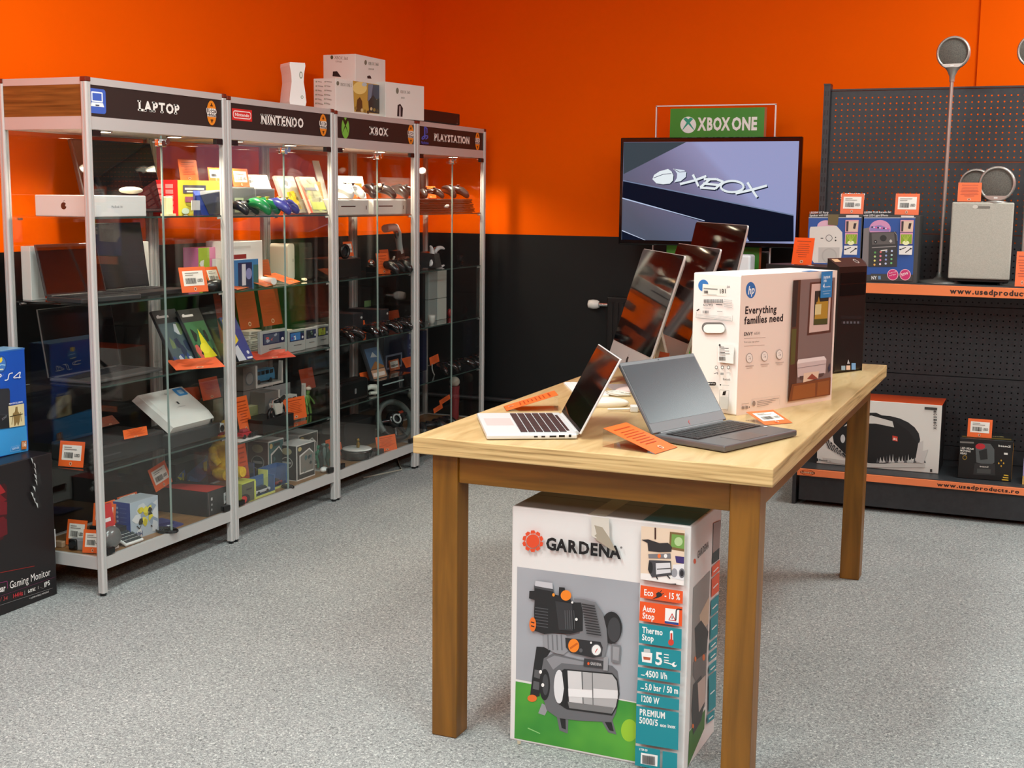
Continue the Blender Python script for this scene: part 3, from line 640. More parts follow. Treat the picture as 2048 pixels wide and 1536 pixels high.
def coil(label,loc,r0,seed,n=150,c=(214,208,196),rad=.0022,name='coiled_cable'):
    r=random.Random(seed); pts=[]
    for k in range(n):
        a=k*.42; rr=r0*(.55+.45*math.sin(k*.13+seed)); pts.append((loc[0]+rr*math.cos(a)*1.5,loc[1]+rr*math.sin(a),loc[2]+rad+.004+.004*math.sin(k*.37)+.002*(k%5)/5))
    return tagit(G().tube(pts,rad,mat(c,.5),6).ob(name),label,'cable')
coil('small coil of pale cable behind the dark laptop lid',(-1.31,4.02,TZ),.028,2)
t=thing('power_adapter','white charger plug with a short looped cord between the laptops','charger',(-1.165,3.735,TZ),20); G().box(-.012,.012,-.018,.012,.0,.02,WHITEP,.003).ob('body',t); G().tube([(-.012,0,.008),(-.045,.004,.006),(-.08,-.004,.006)],.003,WHITEP).ob('cord',t); G().tube([(.03+.014*math.cos(a/8*2*PI),-.012+.012*math.sin(a/8*2*PI),.01) for a in range(8)],.0035,mat((150,140,125),.4),8,True).ob('ring',t)
t=thing('webcam','small round white gadget with a dark lens behind the dark laptop screen','camera',(-1.19,4.06,TZ),0); G().lathe([(.02,0),(.024,.006),(.03,.05),(.026,.07),(.012,.08)],WHITEP,20,(0,0,0)).ob('body',t); G().box(-.022,.022,-.031,-.02,.05,.056,DARKP).ob('slot',t)
# ---------------------------------------------------------------- pump carton under the table
gl=(-1.329,3.178,0); GW,GD,GH=.502,.30,.667
gp=thing('pump_carton','large carton printed with a garden pump on grass, standing on the carpet under the table','box',gl,-1.2); GMX=TM(gl,-1.2)
G().box(0,GW,0,GD,0,GH,mat((228,228,226),.5),.004,2,None).ob('carton',gp)
p=PP(GMX,FR(),GW,GH,(1000,960,2.667))
TEAL=(22,138,150); ORT=(228,84,28); K=(34,35,37); GR=(104,106,110); WH=(238,240,238)
p.poly([(92,462),(746,549),(731,1184),(85,1061)],noisy('print_grey_sky',(176,180,186),(150,155,162),2.5,(1,1,1),.45,2)); p.poly([(84,1073),(728,1190),(721,1501),(77,1376)],noisy('print_grass',(34,128,52),(96,176,60),4,(1,1,1),.45,3)); p.ell(690,1335,44,60,(150,200,50)); p.poly([(150,1320),(215,1350),(214,1354),(148,1325)],(150,210,130))
# pump: feet, tank cradle, tank, control box, motor
p.poly([(300,1245),(366,1258),(362,1352),(318,1335)],GR); p.poly([(318,1260),(350,1266),(352,1330),(330,1322)],K); p.poly([(540,1280),(600,1278),(622,1357),(578,1345)],GR); p.poly([(560,1290),(596,1292),(608,1340),(584,1334)],K); p.poly([(225,1190),(262,1210),(240,1255),(205,1243)],(150,152,156))
p.poly([(196,888),(262,892),(272,910),(240,960),(222,1060),(212,1152),(160,1162),(178,1010)],K); p.poly([(186,1010),(224,1016),(214,1060),(182,1050)],(90,92,95)); p.poly([(180,1070),(214,1078),(208,1120),(176,1112)],(90,92,95))
p.ell(173,1163,25,19,(228,112,44))
p.poly([(235,950),(285,922),(420,955),(600,990),(628,1018),(640,1110),(620,1240),(596,1290),(420,1282),(310,1268),(250,1225),(222,1130),(222,1020)],GR); p.poly([(250,955),(292,935),(430,965),(560,985),(420,985),(330,975),(285,1010)],(140,142,147))
p.ell(240,1090,29,84,K); p.ell(244,1090,16,56,(70,72,75)); p.ell(218,1022,8,10,WH); p.ell(230,1092,8,10,WH)
p.poly([(345,1006),(600,1028),(628,1060),(640,1140),(626,1210),(600,1255),(360,1222),(310,1190),(292,1105),(312,1030)],K)
p.poly([(362,1014),(600,1036),(624,1070),(632,1140),(620,1205),(598,1244),(372,1214)],(176,177,178)); p.poly([(362,1014),(436,1021),(444,1224),(372,1214)],(214,215,216)); p.poly([(436,1021),(442,1021),(450,1224),(444,1224)],(96,97,98)); p.poly([(492,1026),(497,1026),(502,1231),(497,1230)],(110,111,112)); p.poly([(500,1110),(630,1120),(630,1165),(500,1160)],(224,225,226)); p.poly([(366,1110),(494,1118),(495,1160),(368,1152)],(236,237,238)); p.poly([(364,1180),(610,1212),(598,1244),(372,1214)],(120,121,122))
p.ell(318,1100,28,90,(224,227,230),24); p.poly([(345,1008),(358,1050),(358,1170),(345,1215),(332,1190),(344,1110),(334,1030)],K)
p.poly([(236,812),(352,822),(372,850),(372,905),(340,930),(300,922),(236,888)],(146,149,154)); 
for k in range(4): p.path([(258+k*24,822),(262+k*24,905)],7,(112,115,120))
p.poly([(452,948),(556,962),(552,1002),(448,990)],(56,57,60)); p.text('GARDENA',(486,982),(545,990),.008,(190,190,190),1); p.ell(475,976,6,8,(228,90,30)); p.poly([(556,940),(580,942),(578,1015),(554,1012)],(150,152,156))
p.poly([(598,868),(648,880),(642,977),(596,968)],(118,120,124)); p.poly([(606,884),(640,890),(636,962),(604,954)],(150,152,156))
p.ell(598,785,56,86,K); p.ell(612,795,34,66,(62,63,66)); 
p.poly([(398,628),(450,632),(515,650),(552,705),(572,790),(578,868),(560,944),(470,936),(400,925),(362,900),(360,832),(430,815)],(120,122,126)); p.poly([(352,838),(540,860),(552,890),(546,938),(500,944),(380,918),(356,890)],(42,43,46))
p.ell(397,880,29,36,(240,134,34)); p.poly([(376,890),(416,862),(420,872),(380,900)],(200,96,20)); p.ell(518,903,29,33,(90,92,95)); p.ell(518,903,24,28,WH); p.path([(512,916),(524,896)],4,(200,40,30)); p.ell(436,905,9,11,(90,92,95)); p.ell(490,864,5,6,WH)
p.poly([(188,556),(286,572),(292,606),(318,612),(320,568),(350,570),(352,588),(385,640),(404,650),(436,650),(446,700),(446,800),(380,818),(300,812),(240,818),(190,800),(186,700),(190,636),(160,628),(162,588),(188,588)],K)
p.poly([(195,534),(284,546),(287,578),(190,562)],(196,198,204)); p.poly([(187,560),(290,580),(290,592),(187,572)],(70,72,76))
for k in range(7): p.path([(192,676+k*16),(262,686+k*16)],5,(78,80,84))
p.poly([(300,640),(392,655),(396,800),(320,795)],(52,53,56)); 
for k in range(5): p.path([(352+k*12,690),(356+k*12,790)],3,(90,92,95))
p.ell(358,611,28,28,(240,134,34)); p.ell(292,608,7,9,(240,150,40)); p.ell(181,765,18,38,(232,116,40)); p.path([(172,752),(190,758)],6,K); p.path([(172,772),(190,778)],6,K); p.ell(392,648,6,6,WH); p.ell(414,738,7,8,WH)
for k in range(12): p.path([(442+k*2.4,656+k*14),(512+k*3.2,668+k*14)],6,(40,41,43))
# logo and lettering
p.ell(184,321,35,36,(224,78,40))
for k in range(10):
    a=k*36; b=[(184+r_*math.cos(math.radians(a+d_)),321+r_*1.03*math.sin(math.radians(a+d_))) for r_,d_ in ((40,0),(56,8),(57,26),(46,38),(40,30))]; p.poly(b,(224,78,40))
p.text('GARDENA',(254,362),(656,414),.0325,(18,18,20),2,track=.0)
p.poly([(497,165),(590,182),(594,352),(560,330),(497,292)],(214,211,200)); p.poly([(512,235),(555,247),(592,302),(628,374),(600,366),(520,312),(524,300),(512,292),(524,282)],(166,158,140)); p.ell(655,354,6,6,(120,120,120))
# small photograph
p.poly([(762,240),(994,262),(988,556),(757,522)],(228,208,184)); p.poly([(759,490),(990,505),(988,556),(757,522)],(236,234,230)); p.poly([(914,270),(992,278),(990,376),(910,362)],(122,98,60)); p.poly([(924,282),(992,290),(990,362),(920,350)],(112,158,76)); p.ell(960,322,22,24,(178,206,150)); p.poly([(942,398),(990,404),(989,440),(948,434)],(60,48,110)); p.poly([(930,445),(990,440),(988,530),(926,515)],(226,228,230)); p.ell(938,488,16,24,(150,152,158)); p.ell(978,490,16,26,(110,112,118)); p.ell(978,490,10,17,(40,40,44)); p.rect(833,248,841,310,(60,30,24))
p.poly([(764,312),(800,310),(860,330),(905,328),(925,350),(922,376),(860,378),(800,372),(796,330)],(46,44,46)); p.poly([(800,388),(918,384),(920,412),(802,410)],(120,120,124)); p.ell(858,398,9,12,(232,120,60)); p.ell(892,398,9,11,WH); p.poly([(804,420),(920,424),(925,500),(820,512),(798,470)],(70,70,74)); p.poly([(840,436),(916,434),(920,486),(842,496)],(214,215,218)); p.path([(846,468),(918,464)],5,K); p.ell(812,460,12,32,K); p.path([(842,505),(850,522)],6,K); p.path([(900,500),(916,518)],6,K); p.poly([(880,546),(948,544),(950,550)],K)
def tagp(q,c): p.poly(q,c)
tagp([(760,552),(985,585),(983,652),(757,618)],ORT); p.text('Eco',(777,605),(828,612),.0165,WH,1); p.poly([(820,628),(845,612),(842,596),(856,588),(872,596),(874,610),(852,620)],K); p.path([(864,590),(872,580)],4,K); p.path([(874,602),(882,594)],4,K); p.text('- 15 %',(887,621),(971,632),.0165,WH,1)
tagp([(757,637),(983,668),(980,772),(753,740)],ORT); p.text('Auto',(772,690),(839,699),.0165,WH,1); p.text('Stop',(770,728),(835,737),.0165,WH,1); p.poly([(892,673),(966,683),(962,765),(889,754)],WH); p.poly([(889,742),(962,752),(962,765),(889,754)],(40,70,140)); p.poly([(928,700),(950,744),(908,738)],(200,50,40)); p.poly([(928,710),(942,738),(914,735)],WH); p.path([(928,718),(928,732)],4,K); p.path([(948,738),(950,685),(958,678),(980,682)],6,K)
tagp([(753,752),(980,785),(978,890),(752,858)],TEAL); p.text('Thermo',(770,803),(879,818),.0165,WH,1); p.text('Stop',(768,842),(832,851),.0165,WH,1); p.poly(rrect(917,792,934,852,8),WH); p.ell(923,855,15,17,(205,62,44)); p.rect(920,806,930,850,(205,62,44))
tagp([(752,868),(977,902),(975,1005),(748,972)],TEAL); p.poly([(766,905),(824,912),(820,965),(770,958)],WH); p.poly([(775,930),(815,935),(812,950),(778,946)],(180,90,60)); p.poly([(780,888),(812,892),(815,910),(778,905)],(190,195,195)); p.text('5',(838,970),(880,976),.034,WH,1)
for k in range(3): p.path([(886,918+k*15),(912,922+k*15)],5,WH)
p.path([(886,958),(940,974)],6,WH); p.ell(942,972,13,13,WH); p.ell(948,968,7,7,TEAL)
tagp([(748,984),(973,1015),(972,1075),(746,1040)],TEAL); p.path([(765,1026),(784,1029)],5,WH); p.text('4500 l/h',(789,1036),(905,1050),.0175,WH,1)
tagp([(747,1053),(970,1088),(968,1145),(743,1110)],TEAL); p.path([(762,1096),(780,1099)],5,WH); p.text('5,0 bar / 50 m',(786,1104),(963,1128),.0175,WH,1)
tagp([(743,1122),(968,1157),(966,1215),(740,1180)],TEAL); p.text('1200 W',(762,1166),(863,1183),.0175,WH,1)
tagp([(740,1190),(966,1226),(962,1425),(737,1388)],TEAL); p.text('PREMIUM',(757,1238),(894,1259),.0175,WH,1); p.text('5000/5',(755,1281),(856,1298),.0175,WH,1); p.text('eco inox',(866,1300),(949,1311),.010,WH,1)
tagp([(735,1400),(867,1423),(865,1530),(733,1505)],TEAL); p.text('1759-20',(755,1425),(800,1432),.006,WH,1); p.poly([(766,1438),(854,1453),(852,1512),(763,1496)],WH); p.bars(772,1450,842,1496,(30,30,30),20,4,8); tagp([(882,1427),(960,1440),(958,1552),(880,1538)],TEAL)
p.poly([(110,1372),(130,1376),(128,1392),(112,1390)],(196,186,160))
p.ob('front_print',gp)
p=PP(GMX,RT(GW,0,0),GD,GH,(1240,1040,3.0955)); 
p.ell(462,255,8,16,ORT); p.text('GARDENA',(478,240),(548,170),.020,(90,84,82),1); p.poly([(452,420),(556,312),(526,1150),(430,1300)],(150,146,142)); p.poly([(428,1310),(526,1170),(520,1290),(418,1530)],(70,120,50)); p.poly([(490,590),(552,470),(545,640),(500,690)],(205,186,160))
p.poly([(460,670),(500,620),(545,690),(530,840),(470,890)],(52,50,50)); p.poly([(450,880),(530,820),(528,960),(470,1010),(448,960)],(110,106,104)); p.poly([(450,1020),(500,960),(526,1100),(500,1240),(450,1330),(440,1180)],(60,58,58)); p.poly([(478,1010),(526,960),(524,1120),(486,1190)],(196,180,170)); p.ell(515,850,8,20,(228,116,50)); p.ell(463,860,6,16,(228,116,50)); p.ell(448,1275,6,14,(228,116,50))
p.poly([(575,20),(622,0),(612,170),(570,205)],(150,130,124)); p.poly([(570,205),(612,170),(610,240),(566,275)],K)
for y0,y1,c in ((290,355,ORT),(365,480,ORT),(500,600,TEAL),(610,745,TEAL),(760,810,TEAL),(825,880,TEAL),(900,955,TEAL),(965,1190,TEAL),(1205,1260,TEAL)):
    f=(y0-290)/970; xa=566-34*f; xb=614-38*f; k=1-.25*f; s0=-46*k; p.poly([(xa,y0),(xb,y0+s0),(xb-3,y1+s0*.96),(xa-3,y1)],c); p.path([(xa+8,(y0+y1)/2),(xb-10,(y0+y1)/2+s0*.7)],6,WH)
p.ob('side_print',gp)
p=Print(TP(0,0,GH),GW,GD); p.rect(.006,.006,.37,GD-.006,(150,144,140)); p.rect(.37,.006,GW-.006,GD-.006,(30,92,98)); p.rect(.0,.148,GW,.152,(90,86,84)); p.rect(.22,.0,.27,GD,(190,184,168)); p.ob('top_print',gp)
# ================================================================== television and display stand on the back wall
KY=7.08
kt=thing('display_stand','tall clear display panel with a green band and white lettering, standing behind the television','stand',(-2.119,KY,0))
kw=.655; G().box(0,kw,0,.012,.62,1.994,glass('tinted_acrylic',(.93,.80,.80),.04)).ob('acrylic_panel',kt)
g=G(); WE=mat((240,240,240),.3)
g.box(-.006,0,-.001,.013,.62,1.998,WE); g.box(kw,kw+.006,-.001,.013,.62,1.998,WE); g.box(-.006,kw+.006,-.001,.013,1.994,2.0,WE); g.ob('frame',kt)
G().box(.078,.6,-.002,0,.62,1.982,noisy('green_panel',(52,140,34),(74,160,48),3,(1,1,.3),.4,3)).ob('green_band',kt)
G().box(.6,.612,-.002,0,.62,1.982,mat((176,84,34),.4)).ob('brown_stripe',kt)
p=PP(Matrix.Translation((-2.119,KY,0)),FR(0,-.0022,0),kw,1.994,(1180,190,4.096))
def xorb(p,cx,cy,rx,ry,fill,cut,emit=0):
    p.ell(cx,cy,rx,ry,fill,emit=emit)
    s=-1 if p.uv((cx,cy+1))[1]>p.uv((cx,cy))[1] else 1
    F=lambda pts:[(cx+a*rx,cy+s*b*ry) for a,b in pts]
    p.poly(F([(-.62,-.72),(-.3,-.9),(0,-.68),(.3,-.9),(.62,-.72),(.2,-.28),(.62,.36),(.8,.72),(.5,.42),(0,-.1),(-.5,.42),(-.8,.72),(-.62,.36),(-.2,-.28)]),cut,emit=emit)
xorb(p,805,245,65,68,(246,250,248),(40,170,140))
p.text('XBOX',(886,287),(1150,285),.066,(248,250,246),2); p.text('ONE',(1160,285),(1372,283),.066,(248,250,246),2); p.ob('lettering',kt)
G().box(.1,.56,.012,.36,0,.62,mat((20,20,21),.4),.005).ob('plinth',kt)
tvY=6.98; tvx0,tvx1,tvz0,tvz1=-2.293,-1.292,1.236,1.822
tv=thing('television','large flat television showing a tilted white emblem and lettering, mounted on the display stand','television',(tvx0,tvY,tvz0))
tw,th_=tvx1-tvx0,tvz1-tvz0
G().box(0,tw,0,.03,0,th_,mat((10,10,12),.12),.006).ob('housing',tv); G().box(.15,tw-.15,.03,.088,.06,th_-.1,DARKM,.01).ob('back_cover',tv)
TVM=Matrix.Translation((tvx0,tvY,tvz0))
bz=.018; SM=Matrix(((1,0,0,bz),(0,0,-1,0),(0,1,0,bz+.008),(0,0,0,1)))
def scr_mat():
    m,t,b=nt('screen_picture'); tc=nd(t,'ShaderNodeTexCoord'); sp=nd(t,'ShaderNodeSeparateXYZ'); t.links.new(tc.outputs['Object'],sp.inputs[0])
    a=nd(t,'ShaderNodeMath',operation='MULTIPLY_ADD'); a.inputs[1].default_value=1.0; t.links.new(sp.outputs[0],a.inputs[0]); t.links.new(sp.outputs[2],a.inputs[2])
    a.inputs[2].default_value=0
    c=ramp(t,a.outputs[0],[(.25,(76,88,108)),(.65,(98,108,140)),(.95,(138,146,186)),(1,(148,160,205))])
    t.links.new(c,b.inputs['Emission Color']); b.inputs['Emission Strength'].default_value=.9; b.inputs['Base Color'].default_value=(.01,.01,.01,1); b.inputs['Roughness'].default_value=.15; return m
sw,sh=tw-2*bz,th_-2*bz-.014
pn=G(SM); pn.box(0,sw,0,sh,-.001,.0002,scr_mat()); scr=pn.ob('screen',tv)
p=PP(TVM,SM,sw,sh,(1180,190,4.096))
E1=.9
p.poly([(272,390),(790,385),(275,648)],(62,72,80),E1); p.poly([(272,700),(300,700),(1668,988),(1668,1200),(1300,1200),(1280,1130),(1220,1130),(900,1030),(262,845)],(10,18,36),E1); p.poly([(262,840),(940,1028),(940,1034),(262,850)],(190,205,235),E1)
p.poly([(262,1112),(450,1190),(440,1196),(262,1196)],(14,22,42),E1); p.poly([(262,1106),(455,1188),(448,1192),(262,1114)],(205,215,240),E1); p.poly([(1250,1130),(1305,1196),(1262,1196)],(150,165,205),E1)
p.poly([(272,696),(1668,980),(1668,990),(272,706)],(120,134,165),E1)
W8=(238,246,250)
sh8=lambda pts,c,dx=0,dy=0: p.poly([(x+dx,y+dy) for x,y in pts],c,E1)
o1=[(512,690),(525,655),(570,625),(640,606),(668,625),(684,660),(680,700),(655,726),(600,732),(545,724)]; o2=[(680,604),(770,615),(790,632),(785,672),(745,705),(690,716),(712,680),(715,645),(700,622)]
sh8(o1,(30,40,60),6,6); sh8(o2,(30,40,60),6,6); sh8(o1,W8); sh8(o2,(226,236,248)); p.path([(520,680),(600,650),(668,643)],5,(90,105,140)); p.path([(690,608),(735,632),(788,626)],5,(90,105,140))
def eline(p0,p1,t,c):
    dx,dy=p1[0]-p0[0],p1[1]-p0[1]; L=math.hypot(dx,dy); nx,ny=-dy/L*t/2,dx/L*t/2; p.poly([(p0[0]+nx,p0[1]+ny),(p1[0]+nx,p1[1]+ny),(p1[0]-nx,p1[1]-ny),(p0[0]-nx,p0[1]-ny)],c,E1)
for dx,dy,c in ((7,9,(26,34,56)),(0,0,W8)):
    for s in ([(845,652),(870,700),(892,748)],[(955,664),(860,700),(740,730)],[(935,690),(1040,690),(1095,712),(1060,738),(930,725)],[(1060,738),(1030,768),(905,758),(985,690)]+[],[(1292,716),(1330,776),(1372,838)],[(1452,742),(1330,776),(1195,806)]):
        for s0,s1 in zip(s,s[1:]): eline((s0[0]+dx,s0[1]+dy),(s1[0]+dx,s1[1]+dy),19,c)
    ring=circ(1168+dx,750+dy,94,46,26)
    for s0,s1 in zip(ring,ring[1:]+ring[:1]): eline(s0,s1,18,c)
p.ob('picture',scr)
t=thing('game_console','white rounded box-shaped console standing below the television','console',(-1.63,6.80,1.085)); G().box(0,.125,0,.12,0,.118,mat((244,246,248),.3),.012,3).ob('case',t); G().box(.058,.06,-.001,.001,.01,.11,mat((190,192,196),.4)).ob('seam',t)
G().box(-.02,.15,-.02,.28,-.012,0,DARKP).ob('console_tray',t)
# ================================================================== metal gondola shelving
GX,GY=-1.137,6.87
gd=thing('gondola_shelving','anthracite metal shelving with perforated back panels and orange lettered price strips','shelving',(GX,6.36,0))
GWD=2.2; bY=GY-6.36
# perforated back panels with real holes
pitch=.0298; PH=.356
def pegpanel():
    g=G(); cols=int((GWD-.03)/pitch); rows=int((PH-.012)/pitch); r=.0042; hh=pitch/2
    inn=[(r*math.cos(math.radians(45*k)),r*math.sin(math.radians(45*k))) for k in range(8)]; out=[(hh,0),(hh,hh),(0,hh),(-hh,hh),(-hh,0),(-hh,-hh),(0,-hh),(hh,-hh)]
    vs=[];fs=[]
    for i in range(cols):
        for j in range(rows):
            cx=(i+.5)*pitch+.012; cz=(j+.5)*pitch+.006; o=len(vs)
            vs+=[(cx+a,0,cz+b) for a,b in inn]+[(cx+a,0,cz+b) for a,b in out]
            if i<28 or True: fs+=[(o+k,o+8+k,o+8+(k+1)%8,o+(k+1)%8) for k in range(8)]
    g.add(vs,fs,SHELFM)
    X1=cols*pitch+.012; Z1=rows*pitch+.006
    g.box(0,.0121,0,.002,0,PH-.002,SHELFM); g.box(X1-.0001,GWD,0,.002,0,PH-.002,SHELFM); g.box(.012,X1,0,.002,0,.0061,SHELFM); g.box(.012,X1,0,.002,Z1-.0001,PH-.002,SHELFM)
    g.box(0,GWD,0,.014,PH-.004,PH-.002,SHELFM); g.box(0,GWD,0,.014,0,.002,SHELFM); return g
pz=[1.688,1.332,.976,.62,.264]
first=None
for z in pz:
    if first is None: first=pegpanel().ob('back_panel',gd); first.location=(0,bY,z)
    else:
        c=first.copy(); COL.objects.link(c); c.parent=gd; c.location=(0,bY,z)
G().box(0,GWD,bY,bY+.014,.19,.262,SHELFM).ob('back_panel',gd)
up=G(); up.box(-.032,0,bY-.03,bY+.04,0,2.07,SHELFM)
for k in range(38):
    z=.24+k*.048
    for yy in (bY-.022,bY+.008): up.box(-.0325,-.031,yy,yy+.012,z,z+.026,DARKP)
    for xx in (-.026,-.012): up.box(xx,xx+.006,bY-.0305,bY-.029,z,z+.026,DARKP)
up.ob('upright',gd); G().box(-.034,.0,bY-.032,bY+.042,2.07,2.078,DARKP).ob('upright_cap',gd)
G().box(0,GWD,bY-.004,bY+.03,2.044,2.052,SHELFM).ob('top_rail',gd)
G().box(-.0,GWD,0.0,bY,.172,.188,SHELFM,.001).ob('base_deck',gd); G().box(.012,GWD,.012,.03,.024,.172,SHELFM).ob('kick_plate',gd); G().box(-.02,-.002,.004,bY,.0,.17,SHELFM).ob('base_foot',gd)
for k in range(3): G().box(-.0215,-.0195,.01,.02,.02+k*.05,.05+k*.05,DARKP).ob('slot',gd)
fy=.05; UZ=1.108
G().box(0,GWD,fy,bY-.002,UZ-.03,UZ,SHELFM,.001).ob('shelf',gd)
g=G(); g.prism([(fy+.002,UZ-.03),(bY,UZ-.03),(bY,UZ-.16)],0,.003,SHELFM,'x'); g.ob('bracket',gd)
STRIP=mat((246,136,84),.25,0,.5,'orange_ticket_strip')
def strip(y,z0,z1,words):
    G().box(.004,GWD,y-.012,y,z0,z1,STRIP,.001).ob('price_strip',gd)
    p=Print(FR(0,y-.012,z0),GWD,z1-z0)
    h=z1-z0
    for a,b,wd in words: p.text(wd,(a-GX,h*.28),(b-GX,h*.26),h*.5,(52,30,20),2,track=.05)
    if z0<.5: p.ell(.055,h/2,.032,h*.42,(120,60,30)); p.ell(.055,h/2,.028,h*.36,(250,120,58)); p.rect(.02,h*.35,.09,h*.65,(120,60,30)); p.text('USED',(.024,h*.4),(.086,h*.4),h*.2,(250,200,160),1)
    return p.ob('strip_lettering',gd)
X1=onp(1901,580,1,6.36+fy)[0]; X1b=onp(2048,585,1,6.36+fy)[0]
strip(fy,UZ-.052,UZ-.004,[(X1,X1b+.09,'www.usedproducts.ro')])
X2=onp(1875,970,1,6.36)[0]; X2b=onp(2040,985,1,6.36)[0]
strip(0,.150,.184,[(X2,X2b,'www.usedproducts.ro')])
# ---------------------------------------------------------------- goods on the gondola
def carton(name,label,loc,rz,w,d,h,face,b=.002,cat='box',group=None,six=None):
    t=thing(name,label,cat,loc,rz,group); G().box(0,w,0,d,0,h,face,b,2,six).ob('carton',t); return t
BLUE=(40,84,160)
def party_box(label,x0,x1,Y,white):
    wd=x1-x0; H=.318; t=thing('party_speaker_carton',label,'box',(x0,Y,UZ)); G().box(0,wd,0,.17,0,H,mat((66,66,64),.45),.002).ob('carton',t)
    z=(1600,380,7.68); W4=Matrix.Translation((x0,Y,UZ)); p=PP(W4,FR(),wd,H,z); dx=0 if white else 822
    if white:
        p.poly([(125,425),(945,425),(905,1400),(85,1400)],BLUE); p.poly([(130,420),(945,420),(945,430),(130,430)],(210,215,225)); p.text('LBS30W BT Party',(150,360),(440,358),.009,(235,235,235),1); p.text('Speaker with LED',(150,405),(440,400),.009,(235,235,235),1)
        p.ell(400,560,135,95,(226,180,200)); p.ell(405,600,100,26,(60,150,200)); p.ell(410,590,80,20,(220,240,245))
        p.poly([(165,565),(560,548),(650,650),(655,900),(620,1120),(215,1120),(135,1000),(150,600)],(226,220,212)); p.poly([(285,880),(610,880),(600,1110),(280,1110)],(196,190,184)); p.ell(450,1010,118,118,(180,175,170)); p.ell(450,1010,98,98,(190,186,180)); p.ell(447,738,52,52,(90,85,85)); p.ell(447,738,44,44,(222,216,210)); p.ell(548,775,13,13,(50,48,48)); p.rect(318,735,358,748,(50,48,48)); p.ell(548,728,9,9,(50,48,48))
        p.poly([(435,345),(600,345),(580,545),(430,535)],(112,98,62))
    else:
        p.poly([(945,430),(1770,430),(1735,1300),(900,1300)],BLUE); p.poly([(945,422),(1775,422),(1775,432),(945,432)],(210,215,225)); p.text('LBS55W PLUS Karaoke Set',(985,358),(1400,350),.009,(235,235,235),1); p.text('with LED Light Effects',(975,405),(1355,402),.009,(235,235,235),1)
        p.poly([(975,590),(1070,575),(1050,1170),(950,1190)],(128,122,122)); p.ell(1230,600,165,140,(214,150,190)); p.poly([(1080,560),(1240,540),(1380,600),(1370,640),(1075,630)],(150,130,190)); 
        for k in range(9): p.ell(1110+k*30,570+((k*53)%50),15,12,[(40,36,70),(240,200,230),(230,90,160)][k%3])
        p.poly([(1065,650),(1480,640),(1500,800),(1490,1180),(1050,1180)],(56,56,56)); p.poly([(1100,665),(1445,650),(1465,830),(1110,840)],(96,92,90)); p.path([(1105,885),(1475,865)],14,(150,146,144)); p.ell(1280,740,52,48,(44,44,44)); p.ell(1160,795,26,26,(30,30,30)); p.ell(1160,795,10,10,(170,170,170)); p.poly([(1395,755),(1420,785),(1397,812),(1370,785)],(200,196,190)); p.path([(1450,640),(1490,690),(1495,780)],9,(150,146,144))
        cs=[[(90,170,90),(230,110,110),(160,170,210),(190,200,230)],[(190,220,140),(240,130,150),(150,170,220),(170,210,210)],[(240,230,130),(230,130,170),(150,160,220),(110,190,130)],[(240,180,90),(250,220,220),(200,210,240),(120,200,120)]]
        for r in range(4):
            for c in range(4): p.ell(1155+c*86-r*3,960+r*62-c*8,16,16,cs[r][c])
        p.poly([(1240,925),(1345,912),(1340,930),(1240,940)],(235,230,220)); p.poly([(1090,1285),(1735,1300),(1730,1400),(1080,1390)],(66,66,64)); p.text('NY',(1098,1372),(1185,1370),.016,(235,240,240),1); p.poly([(1200,1320),(1240,1318),(1245,1370),(1205,1372)],(110,150,190))
        for cx in (1427,1618): p.ell(cx,1300,86,86,(244,190,205)); p.ell(cx,1300,76,76,(206,44,110))
        p.text('BUILT-IN',(1375,1285),(1480,1260),.005,(245,220,230),1); p.text('BATTERY',(1375,1325),(1485,1300),.005,(245,220,230),1); p.text('50W',(1560,1325),(1675,1290),.013,(245,225,230),1)
    for k in range(2): p.poly(rrect(718+dx*1.03-k*10,340+k*45,912+dx*1.03-k*6,375+k*45,10),(236,228,222))
    X0=700+dx*1.03
    p.poly([(X0,460),(X0+205,460),(X0+190,650),(X0-5,650)],(222,164,176)); p.poly([(X0+15,480),(X0+195,480),(X0+182,635),(X0+10,635)],(226,200,176)); p.poly([(X0+15,480),(X0+50,480),(X0+40,635),(X0+10,635)],(60,50,56)); p.poly([(X0+130,510),(X0+170,510),(X0+150,600),(X0+115,590)],(50,40,44))
    p.poly([(X0-5,660),(X0+190,660),(X0+180,830),(X0-12,830)],(226,160,190)); p.poly([(X0+5,680),(X0+178,680),(X0+170,825),(X0,825)],(140,170,40)); p.ell(X0+82,810,52,34,(240,244,190))
    for k in range(5): p.path([(X0+82,800),(X0+20+k*32,685)],7,(196,214,90))
    p.poly([(X0-20,855),(X0+185,855),(X0+175,995),(X0-24,990)],(238,234,230)); p.path([(X0-5,915),(X0+85,880)],13,K); p.path([(X0+75,960),(X0+165,895)],13,K); p.ell(X0-2,912,16,12,K); p.ell(X0+158,900,18,12,K)
    p.ob('front_print',t); 
    tpz=Print(TP(0,0,H),wd,.17); tpz.rect(0,.08,wd,.084,(120,118,112)); tpz.ob('tape',t); return t
UY=6.43
p0=party_box('blue and black carton picturing a white party speaker, behind the desktop tower',onp(1612,562,1,UY)[0],onp(1719,562,1,UY)[0],UY,True)
p1=party_box('blue and black carton picturing a black karaoke speaker with coloured lights',onp(1722,562,1,UY)[0],onp(1833,562,1,UY)[0],UY,False)
def ptag(Y,z,xl,xr,yt,yb,kind,label,tilt=10,seed=1,**k):
    a=onp(xl,yb,1,Y); b=onp(xr,yb,1,Y); return price_card((a[0],Y,z),0,b[0]-a[0],(onp(xl,yt,1,Y)[2]-z)/math.cos(math.radians(tilt))+.002,kind,label,tilt,seed=seed,**k)
H_=UZ+.318
ptag(UY+.04,H_+.001,1680,1727,388,420,'bar','orange barcode card standing on the carton picturing the white party speaker',8,3)
